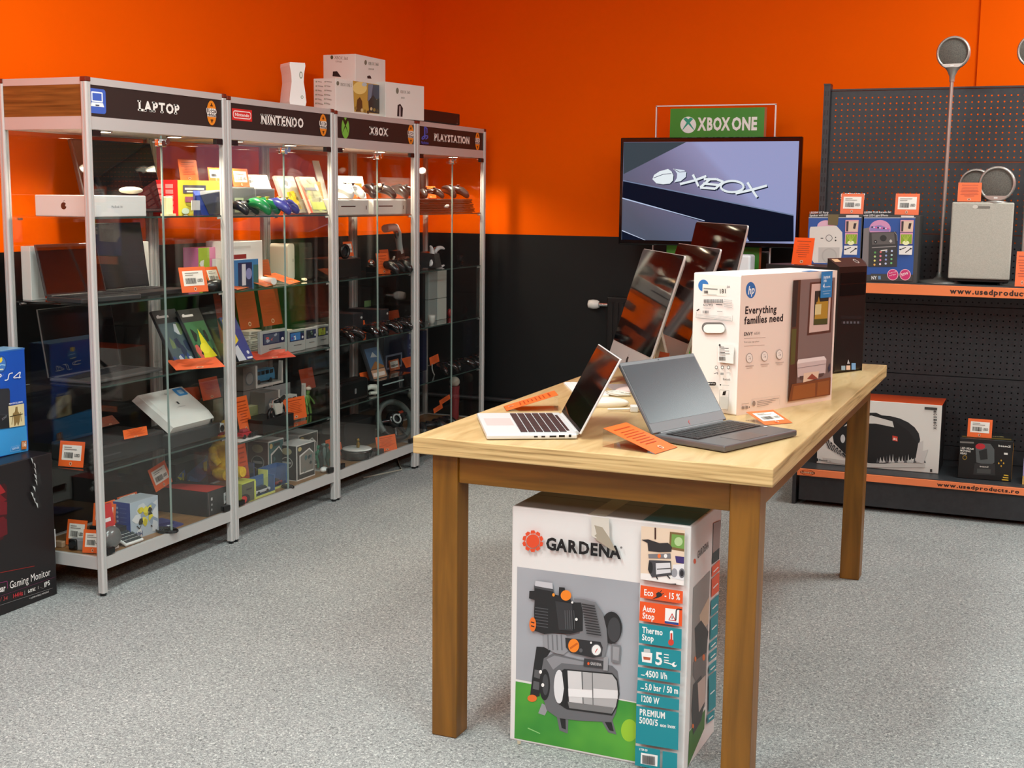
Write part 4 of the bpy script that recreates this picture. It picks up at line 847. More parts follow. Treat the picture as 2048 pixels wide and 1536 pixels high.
ptag(UY+.04,H_+.001,1789,1838,388,420,'bar','orange barcode card standing on the carton picturing the black karaoke speaker',8,4)
# hi-fi set: round satellites, subwoofer, pole speakers
SGREY=mat((140,138,132),.45,.1,name='grey_speaker_plastic'); GRILLE=noisy('grey_grille_cloth',(84,80,74),(112,108,100),260,(1,1,1),.8,2,bump=.3); SILG=mat((176,172,165),.3,.6,name='satin_silver'); SUBC=noisy('pale_grille_cloth',(172,168,156),(190,186,174),300,(1,1,1),.8,2)
def round_speaker(par,cx,cy,cz,r,yaw=0,ty=.0):
    M=Matrix.Translation((cx,cy,cz))@Matrix.Rotation(math.radians(yaw),4,'Z')@Matrix.Rotation(math.radians(ty),4,'X')
    g=G(M); g.lathe([(r*.55,.055),(r*.9,.035),(r,.008),(r,-.006),(r*.93,-.014),(r*.86,-.012),(r*.84,-.004)],SILG,36,(0,0,0),True,'y'); g.ob('ring',par)
    g=G(M); g.lathe([(r*.86,-.004),(r*.6,-.009),(r*.2,-.0115),(.001,-.012)],GRILLE,36,(0,0,0),True,'y'); g.ob('grille',par)
    g=G(M); g.prism([(x,z) for x,z in circ(0,-r*.62,r*.62,r*.3,20,180,360)]+[(r*.5,-r*.66),(-r*.5,-r*.66)],-.0165,-.006,SILG,'y'); g.box(-r*.1,r*.1,-.018,-.016,-r*.82,-r*.74,WHITEP); g.ob('lower_badge',par)
def pole_speaker(label,x,Y,z0,ztop,tilt=0):
    t=thing('pole_speaker',label,'speaker',(x,Y,z0)); H=ztop-z0
    G().lathe([(.105,0),(.105,.004),(.09,.01),(.03,.018),(.016,.03),(.012,.05)],mat((96,94,90),.35,.5),36).ob('base',t)
    G().cyl((0,0,.03),(tilt,0,H-.2),.009,.009,SILG,14).ob('pole',t)
    G().lathe([(.012,H-.215),(.013,H-.19),(.024,H-.165),(.036,H-.15)],SILG,20,(tilt,0,0)).ob('neck',t)
    round_speaker(t,tilt,-.005,H-.083,.077,-6); return t
pY=6.56; bx=onp(1879,553,1,pY)[0]; tx=onp(1907,106,1,pY)
pole_speaker('slim silver pole speaker with a round grey head, its base beside the karaoke carton',bx,pY,UZ,tx[2]+.083,tx[0]-bx)
bx=onp(2043,555,1,pY)[0]; tx=onp(2070,100,1,pY)
pole_speaker('silver pole speaker cut by the edge of the picture, beyond the subwoofer',bx,pY,UZ,tx[2]+.08,tx[0]-bx)
sY=6.5; a=onp(1896,555,1,sY); b=onp(2019,559,1,sY); tz=onp(1905,404,1,sY)[2]
sb=thing('subwoofer','pale grey rectangular subwoofer carrying two small round speakers','speaker',(a[0],sY,UZ)); sw_=b[0]-a[0]; shh=tz-UZ
G().box(.004,sw_-.004,.004,.30,0.012,shh-.004,mat((36,36,37),.45),.004).ob('cabinet_body',sb); G().box(0,sw_,-.018,.006,.026,shh,SUBC,.006).ob('front_grille',sb)
for x in (.02,sw_-.05):
    for y in (.02,.26): G().cyl((x+.015,y,0),(x+.015,y,.014),.014,.014,DARKP,12).ob('foot',sb)
p=Print(FR(0,-.018,0),sw_,shh); p.poly(rrect(sw_*.36,shh*.925,sw_*.62,shh*.955,.004),(120,116,108)); p.ell(sw_*.38,shh*.945,.012,.009,(214,208,196)); p.ob('name_badge',sb)
for k,(px,py,rr,yy,lb) in enumerate(((1951,372,29,.10,'small round grey satellite speaker behind its twin on the subwoofer'),(1994,370,31,.02,'small round grey satellite speaker nearer the front edge of the subwoofer'))):
    c=onp(px,py,1,sY+yy); t=thing('satellite_speaker',lb,'speaker',(c[0],sY+yy,tz)); r=rr/2602*7.05*.98; G().lathe([(.05,0),(.05,.004),(.02,.01)],SILG,24,(0,.01,0)).ob('base',t); round_speaker(t,0,.0,max(c[2]-tz,r+.003),r,-5)
ptag(sY+.0,tz+.001,1914,1962,366,402,'txt','orange text card standing on the subwoofer before a round speaker',8,5)
ptag(6.42,UZ+.001,2030,2060,504,553,'txt','orange text card beside the subwoofer, cut by the picture edge',8,6)
# lower shelf: boombox carton and moving-head carton
jl=(-1.064,6.49,.189); jw,jh=.583,.336
jb=thing('boombox_carton','white carton with orange top picturing a black boombox in water, on the lower deck','box',jl); OTP=mat((232,84,24),.4)
WJ=mat((226,222,214),.45)
G().box(0,jw,0,.24,0,jh,WJ,.003,2,(WJ,mat((40,38,38),.5),WJ,WJ,WJ,OTP)).ob('carton',jb)
p=PP(Matrix.Translation(jl),FR(),jw,jh,(1570,560,3.0711))
p.ell(580,980,250,150,K); p.poly([(290,940),(340,860),(430,815),(560,815),(680,870),(760,930),(815,1000),(826,1050),(800,1095),(740,1112),(520,1115),(380,1080),(300,1000)],(24,24,25)); p.poly([(360,900),(420,850),(530,832),(660,868),(670,905),(560,882),(430,880)],(214,208,200)); p.ell(355,975,14,26,(200,200,200)); p.poly([(660,955),(692,962),(692,992),(660,985)],(206,60,40)); p.text('JBL',(664,980),(690,986),.010,(250,240,230),1)
for k in range(14):
    x=232+k*9; p.poly([(x,960+k*8),(x+10,955+k*8),(x+42,1030+k*5),(x+30,1035+k*5)],(40,40,42) if k%2 else (170,165,160))
for k in range(16):
    x=560+k*19; p.poly([(x,1122),(x+4,1108-(k*7)%14),(x+9,1092-(k*31)%26),(x+12,1104),(x+22,1121)],(196,192,188) if k%3 else (90,90,92))
p.poly([(230,1090),(520,1125),(860,1130),(860,1150),(500,1150),(240,1115)],(200,195,188)); p.poly([(820,1000),(850,985),(845,1050),(880,1040),(850,1130),(800,1110)],(205,200,195))
p.ell(198,1103,8,10,K); p.text('Bluetooth',(210,1108),(262,1114),.009,K,1); p.text('aux',(270,1113),(285,1115),.007,(120,118,114)); p.path([(858,786),(935,792)],16,(60,58,56)); p.path([(898,1160),(898,1178)],14,(70,66,64))
U0=p.uv((935,800)); 
for k,c in enumerate('BOOMBOX'): 
    p.text(c,(912,812+k*17),(934,813+k*17),.009,(40,38,38),1)
p.ob('front_print',jb)
ll=(onp(1915,955,1,6.44)[0],6.44,.189); lr=onp(2022,963,1,6.44)[0]; lw=lr-ll[0]; lh=onp(1917,875,1,6.44)[2]-.189
lb=thing('stage_light_carton','small black carton picturing an LED beam moving head light','box',ll,3); G().box(0,lw,0,.2,0,lh,mat((20,19,18),.35),.002).ob('carton',lb)
p=PP(TM(ll,3),FR(),lw,lh,(1570,560,3.0711)); 
p.poly([(1075,990),(1160,995),(1160,1005),(1075,1000)],(120,116,110)); p.text('LED BEAM',(1078,1036),(1158,1044),.009,(235,230,220),1); p.text('MOVING',(1076,1052),(1140,1058),.009,(235,230,220),1); p.text('HEAD',(1076,1068),(1118,1072),.009,(235,230,220),1); p.ell(1104,1090,14,14,(150,120,40)); p.ell(1104,1090,10,10,(20,19,18))
p.poly([(1170,1020),(1190,1002),(1262,1006),(1286,1040),(1286,1120),(1260,1140),(1175,1120)],(84,88,88)); p.ell(1200,1022,30,18,(190,40,50)); p.poly([(1190,1050),(1240,1035),(1245,1100),(1200,1105)],(34,34,34)); p.poly([(1165,1125),(1290,1130),(1290,1200),(1155,1195)],(44,44,44)); p.poly([(1180,1158),(1265,1162),(1262,1190),(1178,1186)],(70,72,70)); p.text('beamZ',(1310,1022),(1388,1030),.009,(235,230,220),1); p.text('beamZ',(1196,1148),(1252,1152),.006,(225,220,210),1); p.poly([(1345,1060),(1368,1062),(1368,1074),(1345,1072)],(230,228,220))
for dx,dy in ((0,-17),(0,17),(-15,0),(15,0)): p.poly([(1328+dx-5,1125+dy),(1328+dx,1118+dy),(1328+dx+5,1125+dy),(1328+dx,1132+dy)],(225,170,50))
for k in range(3): p.poly([(1332+k*6,1222-k*14),(1372,1226-k*14),(1372,1232-k*14),(1332+k*6,1229-k*14)],(235,190,60))
p.ob('front_print',lb); p=Print(TP(0,0,lh),lw,.2); p.rect(.01,.02,lw-.01,.06,(96,80,30)); p.text('beamZ',(.09,.09),(.2,.09),.018,(200,180,120),1); p.ob('top_print',lb)
G().box(lw+.0005,lw+.0012,.01,.014,.01,lh-.01,mat((225,160,40),.4)).ob('yellow_edge',lb)
ptag(6.47,.189+lh+.001,1934,1984,838,868,'bar','orange barcode card standing on the small black stage light carton',8,7)
tl=onp(2044,970,1,6.42); t=carton('gadget_carton','small lilac and yellow carton at the very edge of the lower deck',(tl[0],6.42,.189),0,.15,.12,.12,mat((160,150,190),.5)); Print(FR(),.15,.12).rect(0,0,.15,.04,(214,170,90)).ob('front_print',t)
# ================================================================== boxes stacked at the near end of the showcases
mw,mh=.62,.541; ml=(-3.392,3.075,0)
mb=thing('monitor_carton','large black carton reading Gaming Monitor with red artwork, on the carpet by the showcases','box',ml,90); G().box(0,mw,0,.2,0,mh,mat((26,22,24),.4),.003,2,None).ob('carton',mb)
p=PP(TM(ml,90),FR(),mw,mh,(0,900,4.518))
p.poly([(-500,520),(40,300),(62,330),(62,560),(30,800),(-500,1100)],(58,8,14)); p.poly([(-400,600),(0,400),(60,450),(-380,700)],(110,14,24)); p.poly([(-400,760),(30,600),(60,640),(-390,830)],(96,12,22))
p.poly([(0,310),(50,380),(5,400),(-300,420)],(150,30,34)); p.poly([(-20,460),(62,470),(62,580),(-20,590)],(104,16,26)); p.poly([(-20,650),(60,620),(66,760),(-20,800)],(90,10,22)); p.path([(-380,1230),(0,1108),(310,1048)],5,(150,36,30))
p.text('Gaming Monitor',(84,1256),(458,1128),.028,(238,232,228)); p.text('UltraGear',(-150,1316),(48,1272),.024,(238,232,228),1); p.path([(-400,1390),(0,1320),(495,1146)],4,(90,40,70)); p.path([(-100,1222),(60,1185),(64,1250)],4,(150,50,110))
p.text('27 / 34',(-60,1378),(66,1352),.014,(150,60,60),1); p.text('144Hz',(108,1340),(205,1308),.015,(190,50,56),1); p.rect(217,1270,220,1310,(170,160,160)); p.text('G-SYNC',(248,1292),(316,1268),.012,(238,234,230),1); p.path([(340,1228),(340,1256)],3,(200,195,190)); p.text('IPS',(396,1240),(448,1214),.018,(240,236,232),1); p.path([(358,1240),(388,1252)],4,(110,105,105)); p.path([(-300,1470),(0,1400),(470,1246)],3,(130,125,125)); p.text('* COMPATIBLE MODELS',(258,1350),(436,1284),.006,(225,222,220))
p.ob('front_print',mb)
g=G(); r=random.Random(4)
for k in range(9):
    y=mw-.115+.012*r.uniform(-1,1); z=mh+.004-k*.021; z2=z-.026
    g.add([(y,-.003-.006*r.random(),z),(y+.03+.012*r.random(),-.004-.008*r.random(),z-.004),(y+.028+.012*r.random(),-.003-.008*r.random(),z2),(y-.003,-.003-.006*r.random(),z2+.004)],[(0,1,2),(0,2,3)],CLEAR)
    g.add([(y+.004*r.random(),-.011,z),(y+.02,-.004,z-.01),(y+.012,-.012,z2)],[(0,1,2)],mat((210,212,210),.15))
g.ob('wrinkled_tape',mb)
G().box(mw-.001,mw+.0025,.0,.002,.18,.25,mat((210,212,212),.3)).ob('label_edge',mb)
pw_,phh=.42,.385; pl_=(-3.49,3.265,.5415)
ps=thing('console_carton','blue carton with a picture of a black console, on top of the black monitor carton','box',pl_,90); BL=noisy('blue_carton_print',(20,70,170),(30,92,190),1.5,(1,1,1),.35,1)
G().box(0,pw_,0,.1,0,phh,BL,.003,2,(BL,BL,BL,BL,BL,mat((130,180,215),.35))).ob('carton',ps)
p=PP(TM(pl_,90),FR(),pw_,phh,(0,680,5.908))
p.poly([(-1500,1120),(310,1010),(330,1320),(-1500,1700)],(56,150,214)); p.poly([(-1500,1000),(312,900),(312,1012),(-1500,1122)],(38,116,198)); p.poly([(-1500,230),(288,90),(290,110),(-1500,255)],(60,110,180))
p.ell(10,285,66,100,(30,66,130)); p.ell(10,285,56,88,(66,120,190)); p.poly([(-20,215),(20,205),(28,240),(8,270),(-20,260)],(236,206,60)); p.path([(-30,305),(15,292),(60,296)],9,(170,214,240)); p.path([(-30,350),(36,345)],14,(220,220,190))
p.path([(-80,425),(-10,414),(22,428),(40,405)],1,(238,240,244)); PSW=(240,242,246)
for dx in (0,): 
    p.path([(-90,408),(-20,398),(10,412),(4,434),(-40,444),(-84,446)],11,PSW); p.path([(145,388),(112,394),(98,408),(88,462),(76,472),(48,476)],11,PSW); p.path([(240,438),(160,448),(150,442),(222,380),(232,378),(216,452)],10,PSW)
p.poly([(-900,640),(95,570),(108,600),(110,1035),(-900,1180)],(42,44,50)); p.poly([(-900,900),(105,880),(110,1035),(-900,1180)],(30,32,36)); p.path([(-900,905),(106,884)],5,(70,72,80)); p.text('SONY',(18,950),(78,905),.008,(120,122,128),1)
p.text('PS4 EXCLUSIVE',(96,765),(258,738),.006,(235,238,242),1); p.poly([(88,782),(272,748),(282,1005),(102,1034)],(222,206,160)); p.poly([(172,790),(196,786),(200,840),(228,880),(222,960),(206,1010),(196,1000),(190,970),(170,1010),(158,1014),(152,960),(146,880),(166,840)],(138,112,66)); p.path([(146,860),(128,1000)],8,(138,112,66)); p.path([(230,850),(240,960)],8,(138,112,66)); p.path([(104,905),(256,872)],9,(60,48,30))
p.text('500GB',(134,1300),(214,1278),.008,(190,215,240),1); p.path([(120,1262),(112,1318),(218,1300),(222,1240),(120,1262)],3,(150,190,225)); p.poly([(240,1192),(302,1186),(300,1284),(238,1292)],(196,110,40)); p.text('16',(246,1262),(296,1254),.018,(240,232,220),1)
p.ob('front_print',ps)
# ================================================================== things on top of the showcases
def topY(px,X,z): return sy(px,X,z)
z2,z3,z4=CTOP[1],CTOP[2],CTOP[3]
X=-3.29; Y=topY(596,X,1.9)
t=thing('game_console','tall white waisted console standing on the red-emblem showcase','console',(X,Y,z2),52); hx=hz(125,X,Y)-z2; k=hx/.268
pf=[(-.036,.002),(-.041,.03),(-.036,.09),(-.029,.15),(-.031,.2),(-.038,.25),(-.036,.268),(.036,.268),(.038,.25),(.031,.2),(.029,.15),(.036,.09),(.041,.03),(.036,.002)]
G().prism([(x,z*k) for x,z in pf],0,.13,WHITEP,'y').ob('shell',t)
p=Print(FR(-.04,0,0),.08,hx); p.ell(.056,hx*.72,.008,.016,(120,130,110)); p.ell(.056,hx*.72,.005,.011,(226,228,222)); p.ell(.060,hx*.22,.0065,.0075,(130,150,120)); p.ell(.060,hx*.22,.004,.005,(226,228,222)); p.ob('buttons',t)
WB=mat((232,229,222),.5,name='white_box_card')
def topbox(label,X,px0,px1,py0,z,d,art,rz=90,zoom=(430,80,3.593),lft=None):
    y0=sy(px0,X,z); y1=sy(px1,X,z); w_=(y1-y0)/max(math.sin(math.radians(rz)),.3); h_=hz(py0,X,y0)-z
    t=thing('console_carton',label,'box',(X,y0,z),rz); G().box(0,w_,0,d,0,h_,WB,.002).ob('carton',t); M4=TM((X,y0,z),rz)
    p=PP(M4,FR(),w_,h_,zoom); art(p,w_,h_); p.ob('front_print',t)
    if lft: q=PP(M4,LF(0,d,0),d,h_,zoom); lft(q,d,h_); q.ob('side_print',t)
    return t,w_,h_,M4
OG=(118,120,104)
def xb1(p,w,h):
    p.ell(882,311,10,16,OG); p.text('XBOX ONE S',(900,330),(982,338),.016,OG); p.poly([(990,292),(1215,318),(1210,535),(1000,515)],(196,160,70)); p.poly([(1100,318),(1213,322),(1208,440),(1140,420),(1095,440)],(70,74,90)); p.ell(1040,345,50,45,(238,214,130)); p.ell(1072,320,18,14,(190,210,215)); p.poly([(1100,318),(1135,318),(1120,420),(1098,440)],(120,130,150)); p.poly([(1020,430),(1040,410),(1056,440),(1060,515),(1010,515)],(92,62,26))
    p.poly([(1100,440),(1135,395),(1160,430),(1190,410),(1208,480),(1206,533),(1105,520)],(52,44,38))
    for k in range(9): p.ell(1010+k*22,490+(k*37)%30,9,12,[(150,120,50),(90,66,30),(210,190,140)][k%3])
def xs1(q,w,h):
    for r in range(6):
        for c in range(2): q.path([(738+c*62,298+r*31),(738+c*62+(40 if (r+c)%2 else 30),303+r*32)],7,(176,170,164)); q.ell(728+c*64,300+r*31,4,6,(130,150,120))
bt,_,bh,_=topbox('white console carton with a golden battle picture, lowest in the pile on the showcases',-3.305,672,770,156,z3,.128,xb1,88,lft=xs1)
def xb2(p,w,h): p.ell(1082,163,9,18,OG); p.text('XBOX 360',(1100,180),(1175,188),.016,OG); p.text('250GB',(1102,214),(1142,217),.008,OG); p.poly([(1092,262),(1108,256),(1118,262),(1124,280),(1095,278)],K)
def xs2(q,w,h): q.ell(840,126,10,14,(80,90,60)); q.text('XBOX 360',(858,138),(955,146),.016,(130,112,96)); q.text('250GB',(866,160),(912,164),.008,(150,120,105)); q.poly([(845,262),(848,228),(878,226),(908,268)],K)
y0=sy(710,-3.305,2.06); zt=z3+bh
ub=thing('console_carton','white console carton lying highest in the pile on the showcases','box',(-3.305,sy(711,-3.305,zt),zt+.001),90)
w_=sy(771,-3.305,zt)-sy(711,-3.305,zt); h_=hz(108,-3.305,sy(711,-3.305,zt))-zt; G().box(0,w_,0,.185,0,h_,WB,.002).ob('carton',ub); M4=TM((-3.305,sy(711,-3.305,zt),zt),90)
p=PP(M4,FR(),w_,h_,(430,80,3.593)); xb2(p,w_,h_); p.ob('front_print',ub); q=PP(M4,LF(0,.185,0),.185,h_,(430,80,3.593)); xs2(q,.185,h_); q.ob('side_print',ub)
def xb3(p,w,h): p.ell(1310,365,10,22,OG); p.text('XBOX 360',(1330,382),(1402,388),.016,OG); p.text('250GB',(1335,420),(1362,422),.008,OG); p.poly([(1308,548),(1312,468),(1330,458),(1350,490),(1346,552)],K); p.poly([(1322,549),(1324,475),(1332,475),(1333,550)],(190,180,180))
topbox('white console carton turned towards the room at the end of the pile',-3.25,771,829,163,z3,.22,xb3,80)
t=thing('game_console','flat black console lying on the blue-emblem showcase','console',(-3.24,sy(836,-3.24,1.9),z4),90); wk=sy(920,-3.24,1.9)-sy(836,-3.24,1.9); hk=hz(216,-3.24,sy(836,-3.24,1.9))-z4
G().box(0,wk,0,.2,.004,hk,mat((22,24,23),.45),.006).ob('case',t); G().box(.03,wk-.03,.01,.19,0,.004,DARKP).ob('foot',t); p=Print(FR(),wk,hk); p.rect(wk*.93,hk*.3,wk*.945,hk*.7,(60,62,60)); p.ell(wk*.925,hk*.2,.005,.004,(120,120,120)); p.ob('buttons',t)
t=thing('tablet','thin black tablet lying flat on the red-emblem showcase','tablet',(-3.42,sy(505,-3.42,1.9),z2),90); G().box(0,.22,0,.14,0,.012,DARKP,.003).ob('case',t); G().box(.01,.21,.01,.13,.012,.0125,GLOSSB).ob('screen',t)
# ================================================================== goods inside the showcases
B0=BOARD
def Y_(px,X,z): return sy(px,X,z)
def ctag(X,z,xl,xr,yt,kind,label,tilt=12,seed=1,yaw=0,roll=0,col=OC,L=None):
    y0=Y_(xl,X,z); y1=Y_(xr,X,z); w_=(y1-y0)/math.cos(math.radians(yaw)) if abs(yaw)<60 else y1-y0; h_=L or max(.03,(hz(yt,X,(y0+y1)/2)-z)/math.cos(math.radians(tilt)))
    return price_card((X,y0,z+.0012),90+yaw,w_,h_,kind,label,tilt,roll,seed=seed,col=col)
def cbox(name,label,X,z,xl,xr,yt,d,m,art=None,side=None,top=None,yaw=0,cat='box',zoom=None,b=.0015,group=None,six=None,part='carton'):
    y0=Y_(xl,X,z); y1=Y_(xr,X,z); w_=(y1-y0)/math.cos(math.radians(yaw)); h_=hz(yt,X,y0)-z
    t=thing(name,label,cat,(X,y0,z),90+yaw,group); G().box(0,w_,0,d,0,h_,m,b,2,six).ob(part,t); M4=TM((X,y0,z),90+yaw)
    if art: p=PP(M4,FR(),w_,h_,zoom) if zoom else Print(FR(),w_,h_); art(p,w_,h_); p.ob('front_print',t)
    if side: p=Print(LF(0,d,0),d,h_); side(p,d,h_); p.ob('side_print',t)
    if top: p=Print(TP(0,0,h_),w_,d); top(p,w_,d); p.ob('top_print',t)
    t['_w']=w_; t['_h']=h_
    return t
def blobs(p,w,h,cols,seed,n=14,x0=.06,y0=.05,x1=.94,y1=.75,s=.16):
    r=random.Random(seed)
    for k in range(n):
        cx,cy=w*r.uniform(x0,x1),h*r.uniform(y0,y1); a=[(cx+w*s*r.uniform(.3,1)*math.cos(t),cy+h*s*r.uniform(.3,1)*math.sin(t)) for t in [j*PI/3 for j in range(6)]]
        p.poly([(min(max(x,w*.03),w*.97),min(max(y,h*.03),h*.97)) for x,y in a],cols[k%len(cols)])
def game_case(label,X,z,xl,xr,yt,art,tilt=18,th=.013,shell=None,yaw=0,group=None,name='game_case'):
    y0=Y_(xl,X,z); y1=Y_(xr,X,z); w_=y1-y0; h_=(hz(yt,X-.04,y0)-z)/math.cos(math.radians(tilt)); a=math.radians(tilt)
    t=thing(name,label,'game',(X,y0,z),90+yaw,group); M=Matrix(((1,0,0,0),(0,math.sin(a),-math.cos(a),0),(0,math.cos(a),math.sin(a),th*math.sin(a)+.001),(0,0,0,1)))
    g=G(M); g.box(0,w_,0,h_,-th,0,shell or mat((60,62,64),.3),.0012); g.ob('case_shell',t); p=Print(M,w_,h_); art(p,w_,h_); p.ob('cover_print',t); return t
def pad(label,X,z,px,rz,c,sc=1,cat='game controller',sticks=True,c2=None,group=None,lift=0):
    m=mat(c,.28) if isinstance(c,tuple) else c; m2=mat(c2,.35) if c2 else DARKP
    t=thing('game_controller',label,cat,(X,Y_(px,X,z),z+lift),rz,group); S=Matrix.Scale(sc,4)
    g=G(S); g.sph((0,.016,.05),1,m,(.062,.034,.017),18,10); g.box(-.05,.05,-.008,.038,.04,.057,m,.008,3)
    for s in (-1,1):
        g.tube([(s*.045,.03,.05),(s*.058,.004,.05),(s*.068,-.022,.042),(s*.075,-.042,.026),(s*.077,-.05,.012),(s*.076,-.052,.004)],[.018,.023,.022,.019,.014,.005],m,12); g.sph((s*.042,.03,.05),.014,m,(1.4,.8,.7),10,6)
    g.ob('shell',t)
    for s,yy in ((-1,.004),(1,-.016)):
        G(S).lathe([(.005,0),(.005,.008),(.0095,.01),(.0095,.013),(.004,.0125)],m2,12,(s*.026,yy-.004,.062)).ob('thumbstick',t)
    for dx,dy,cc in ((.008,0,(190,60,50)),(-.008,0,(60,90,190)),(0,.008,(220,190,60)),(0,-.008,(70,160,80))): G(S).lathe([(.0038,0),(.0038,.003),(.002,.004)],mat(cc,.3),8,(.05+dx,.014+dy,.062)).ob('button',t)
    G(S).box(-.062,-.044,.009,.015,.062,.067,m2,.001).box(-.056,-.05,.003,.021,.062,.067,m2,.001).ob('direction_pad',t); return t
# ---------------------------------------------------------------- showcase 1, shelf by shelf
S=SHZ[0]
def f(p,w,h): p.text('MacBook Air',(w*.33,h*.42),(w*.55,h*.42),.009,(120,120,118))
def s(p,d,h):
    cx,cy,r=d*.5,h*.5,.013; p.ell(cx,cy,r,r,(40,30,30)); p.ell(cx+r*.9,cy+.002,r*.35,r*.35,(236,234,230)); p.poly([(cx,cy+r*1.1),(cx+r*.5,cy+r*1.6),(cx+r*.15,cy+r*1.5)],(40,30,30))
cbox('laptop_carton','flat white laptop carton with a dark apple emblem on its end, on the top shelf',-3.25,S[0],187,293,391,.27,WHITEP,f,s,b=.003)
t=thing('computer_mouse','small cream mouse lying on the flat white laptop carton','mouse',(-3.29,Y_(262,-3.29,1.49),hz(388,-3.25,3.98)+.002),30); G().sph((0,0,.012),1,mat((228,214,186),.3),(.045,.028,.014)).ob('shell',t)
def clap(label,X,z,pxl,pxr,yt,tilt,d=.24,rz=90,body=None,scr=None,s_=None,cat='laptop'):
    y0=Y_(pxl,X,z); y1=Y_(pxr,X,z); w_=y1-y0; sc=s_ or (hz(yt,X-.05,y0)-z)/math.cos(math.radians(tilt))
    return laptop('laptop',label,(X,y0,z),rz,w_,d,sc,tilt,body or DARKM,mat((34,34,36),.5),scr or GLOSSB,.02,cat=cat,chin=.012,bez=.008)
t=thing('monitor','large black glossy screen leaning at the back of the top shelf behind the white carton','monitor',(-3.50,Y_(176,-3.5,S[0]),S[0]),90); a=math.radians(14); M=Matrix(((1,0,0,0),(0,math.sin(a),-math.cos(a),.0),(0,math.cos(a),math.sin(a),.012),(0,0,0,1))); ww=Y_(332,-3.5,S[0])-Y_(176,-3.5,S[0])
G(M).box(0,ww,0,.292,-.02,0,DARKM,.004).ob('housing',t); G(M).box(.008,ww-.008,.012,.284,.0002,.0012,GLOSSB).ob('screen',t); G().box(ww*.3,ww*.7,-.02,.06,0,.008,DARKP,.002).ob('foot',t)
def f(p,w,h):
    p.poly([(0,0),(w,0),(w,h),(0,h)],(206,196,60)); blobs(p,w,h,[(170,160,50),(226,214,90),(150,140,40)],4,12,s=.14); p.rect(w*.1,h*.62,w*.6,h*.86,(70,70,90)); p.rect(w*.14,h*.72,w*.56,h*.78,(220,220,210)); p.rect(w*.18,h*.65,w*.5,h*.69,(220,220,210)); p.rect(w*.14,h*.36,w*.62,h*.52,(150,60,110)); p.poly([(w*.5,h*.1),(w*.56,h*.3),(w*.5,h*.34),(w*.44,h*.12)],K); p.ell(w*.14,h*.1,w*.08,h*.09,(190,210,190)); p.rect(w*.66,h*.5,w*.72,h*.6,K)
def s(p,d,h):
    p.rect(0,0,d,h,(196,30,34))
    for r in range(5):
        for c in range(2): p.rect(d*(.12+c*.4),h*(.12+r*.16),d*(.42+c*.4),h*(.24+r*.16),(226,120,120))
cbox('board_game_carton','yellow carton with red end lying at the back of the top shelf',-3.42,S[0],357,447,360,.13,mat((190,180,60),.5),f,s)
ctag(-3.43,hz(362,-3.42,4.45),361,398,320,'txt','pale orange text card standing on the yellow carton',8,2); ctag(-3.43,hz(362,-3.42,4.45),418,446,336,'bar','orange barcode card standing near the post on the yellow carton',8,3)
t=thing('carry_bag','blue and black padded bag beside the post on the top shelf','bag',(-3.30,Y_(418,-3.3,S[0]),S[0]),80); G().hexa([(-.04,0,0),(.10,0,0),(.10,.07,0),(-.02,.07,0),(-.075,.0,.08),(.1,0,.09),(.1,.05,.1),(-.04,.05,.1)],mat((30,60,150),.55)).ob('body',t); G().hexa([(-.0,-.004,.002),(.10,-.004,.002),(.1,0,.002),(.0,0,.002),(-.05,-.004,.082),(.09,-.004,.1),(.1,0.02,.105),(-.03,.02,.1)],mat((60,62,70),.6)).ob('flap',t); G().box(-.10,-.055,-.006,-.002,.02,.06,mat((205,205,200),.5)).ob('tag',t)
t=thing('plastic_stand','small cream plastic stand beside the red end of the yellow carton','stand',(-3.36,Y_(340,-3.36,S[0]),S[0]),90); G().box(-.018,.022,0,.02,0,.075,mat((226,218,170),.5),.004).box(-.022,.026,-.01,.03,0,.006,mat((226,218,170),.5)).ob('body',t)
# shelf 2
def f(p,w,h): p.rect(w*.05,h*.04,w*.95,h*.955,(198,196,190)); p.rect(w*.1,h*.02,w*.22,h*.09,(226,84,44)); p.text('Lenovo',(w*.115,h*.04),(w*.205,h*.04),.006,(240,220,210),1)
cbox('laptop_carton','large upright white carton with a small orange sticker behind the laptops',-3.545,S[1],64,300,493,.045,CARD,f,b=.002)
def clap2(label,X,z,y0,w_,s_,tilt,d=.2,rz=90,body=None,scr=None,chin=.012,th=.02,silverline=False):
    t=laptop('laptop',label,(X,y0,z),rz,w_,d,s_,tilt,body or DARKM,mat((40,40,43),.5),scr or GLOSSB,th,chin=chin,bez=.008)
    return t
clap2('black laptop with a reddish reflecting screen standing nearest the wooden side panel',-3.46,S[1],3.775,.30,.20,14,.18,84,scr=mat((26,8,8),.08),body=mat((60,62,62),.3))
clap2('black laptop with a tall matte screen open on the second shelf beside the price card',-3.475,S[1],4.07,.34,.27,8,.19,92,scr=mat((38,37,35),.18))
ctag(-3.27,S[1]+.001,364,404,535,'bar','orange barcode card standing before the matte laptop on the second shelf',12,4,yaw=-14)
def f(p,w,h): p.rect(w*.0,0,w*.45,h,(160,186,50)); p.rect(w*.45,0,w,h,(220,120,170)); blobs(p,w,h,[(120,60,60),(230,228,226),(60,50,60)],9,9); p.rect(w*.55,h*.2,w*.97,h*.7,(228,222,228))
cbox('headset_carton','pink and lime carton behind the post on the second shelf',-3.45,S[1],398,446,496,.08,mat((200,110,160),.5),f)
ctag(-3.36,S[1]+.001,420,446,535,'bar','small orange card in front of the pink and lime carton',20,5)
mouse('black computer mouse beside the post on the second shelf',(-3.29,Y_(432,-3.29,S[1]),S[1]),60,.12,.07,.045,mat((24,26,28),.25))
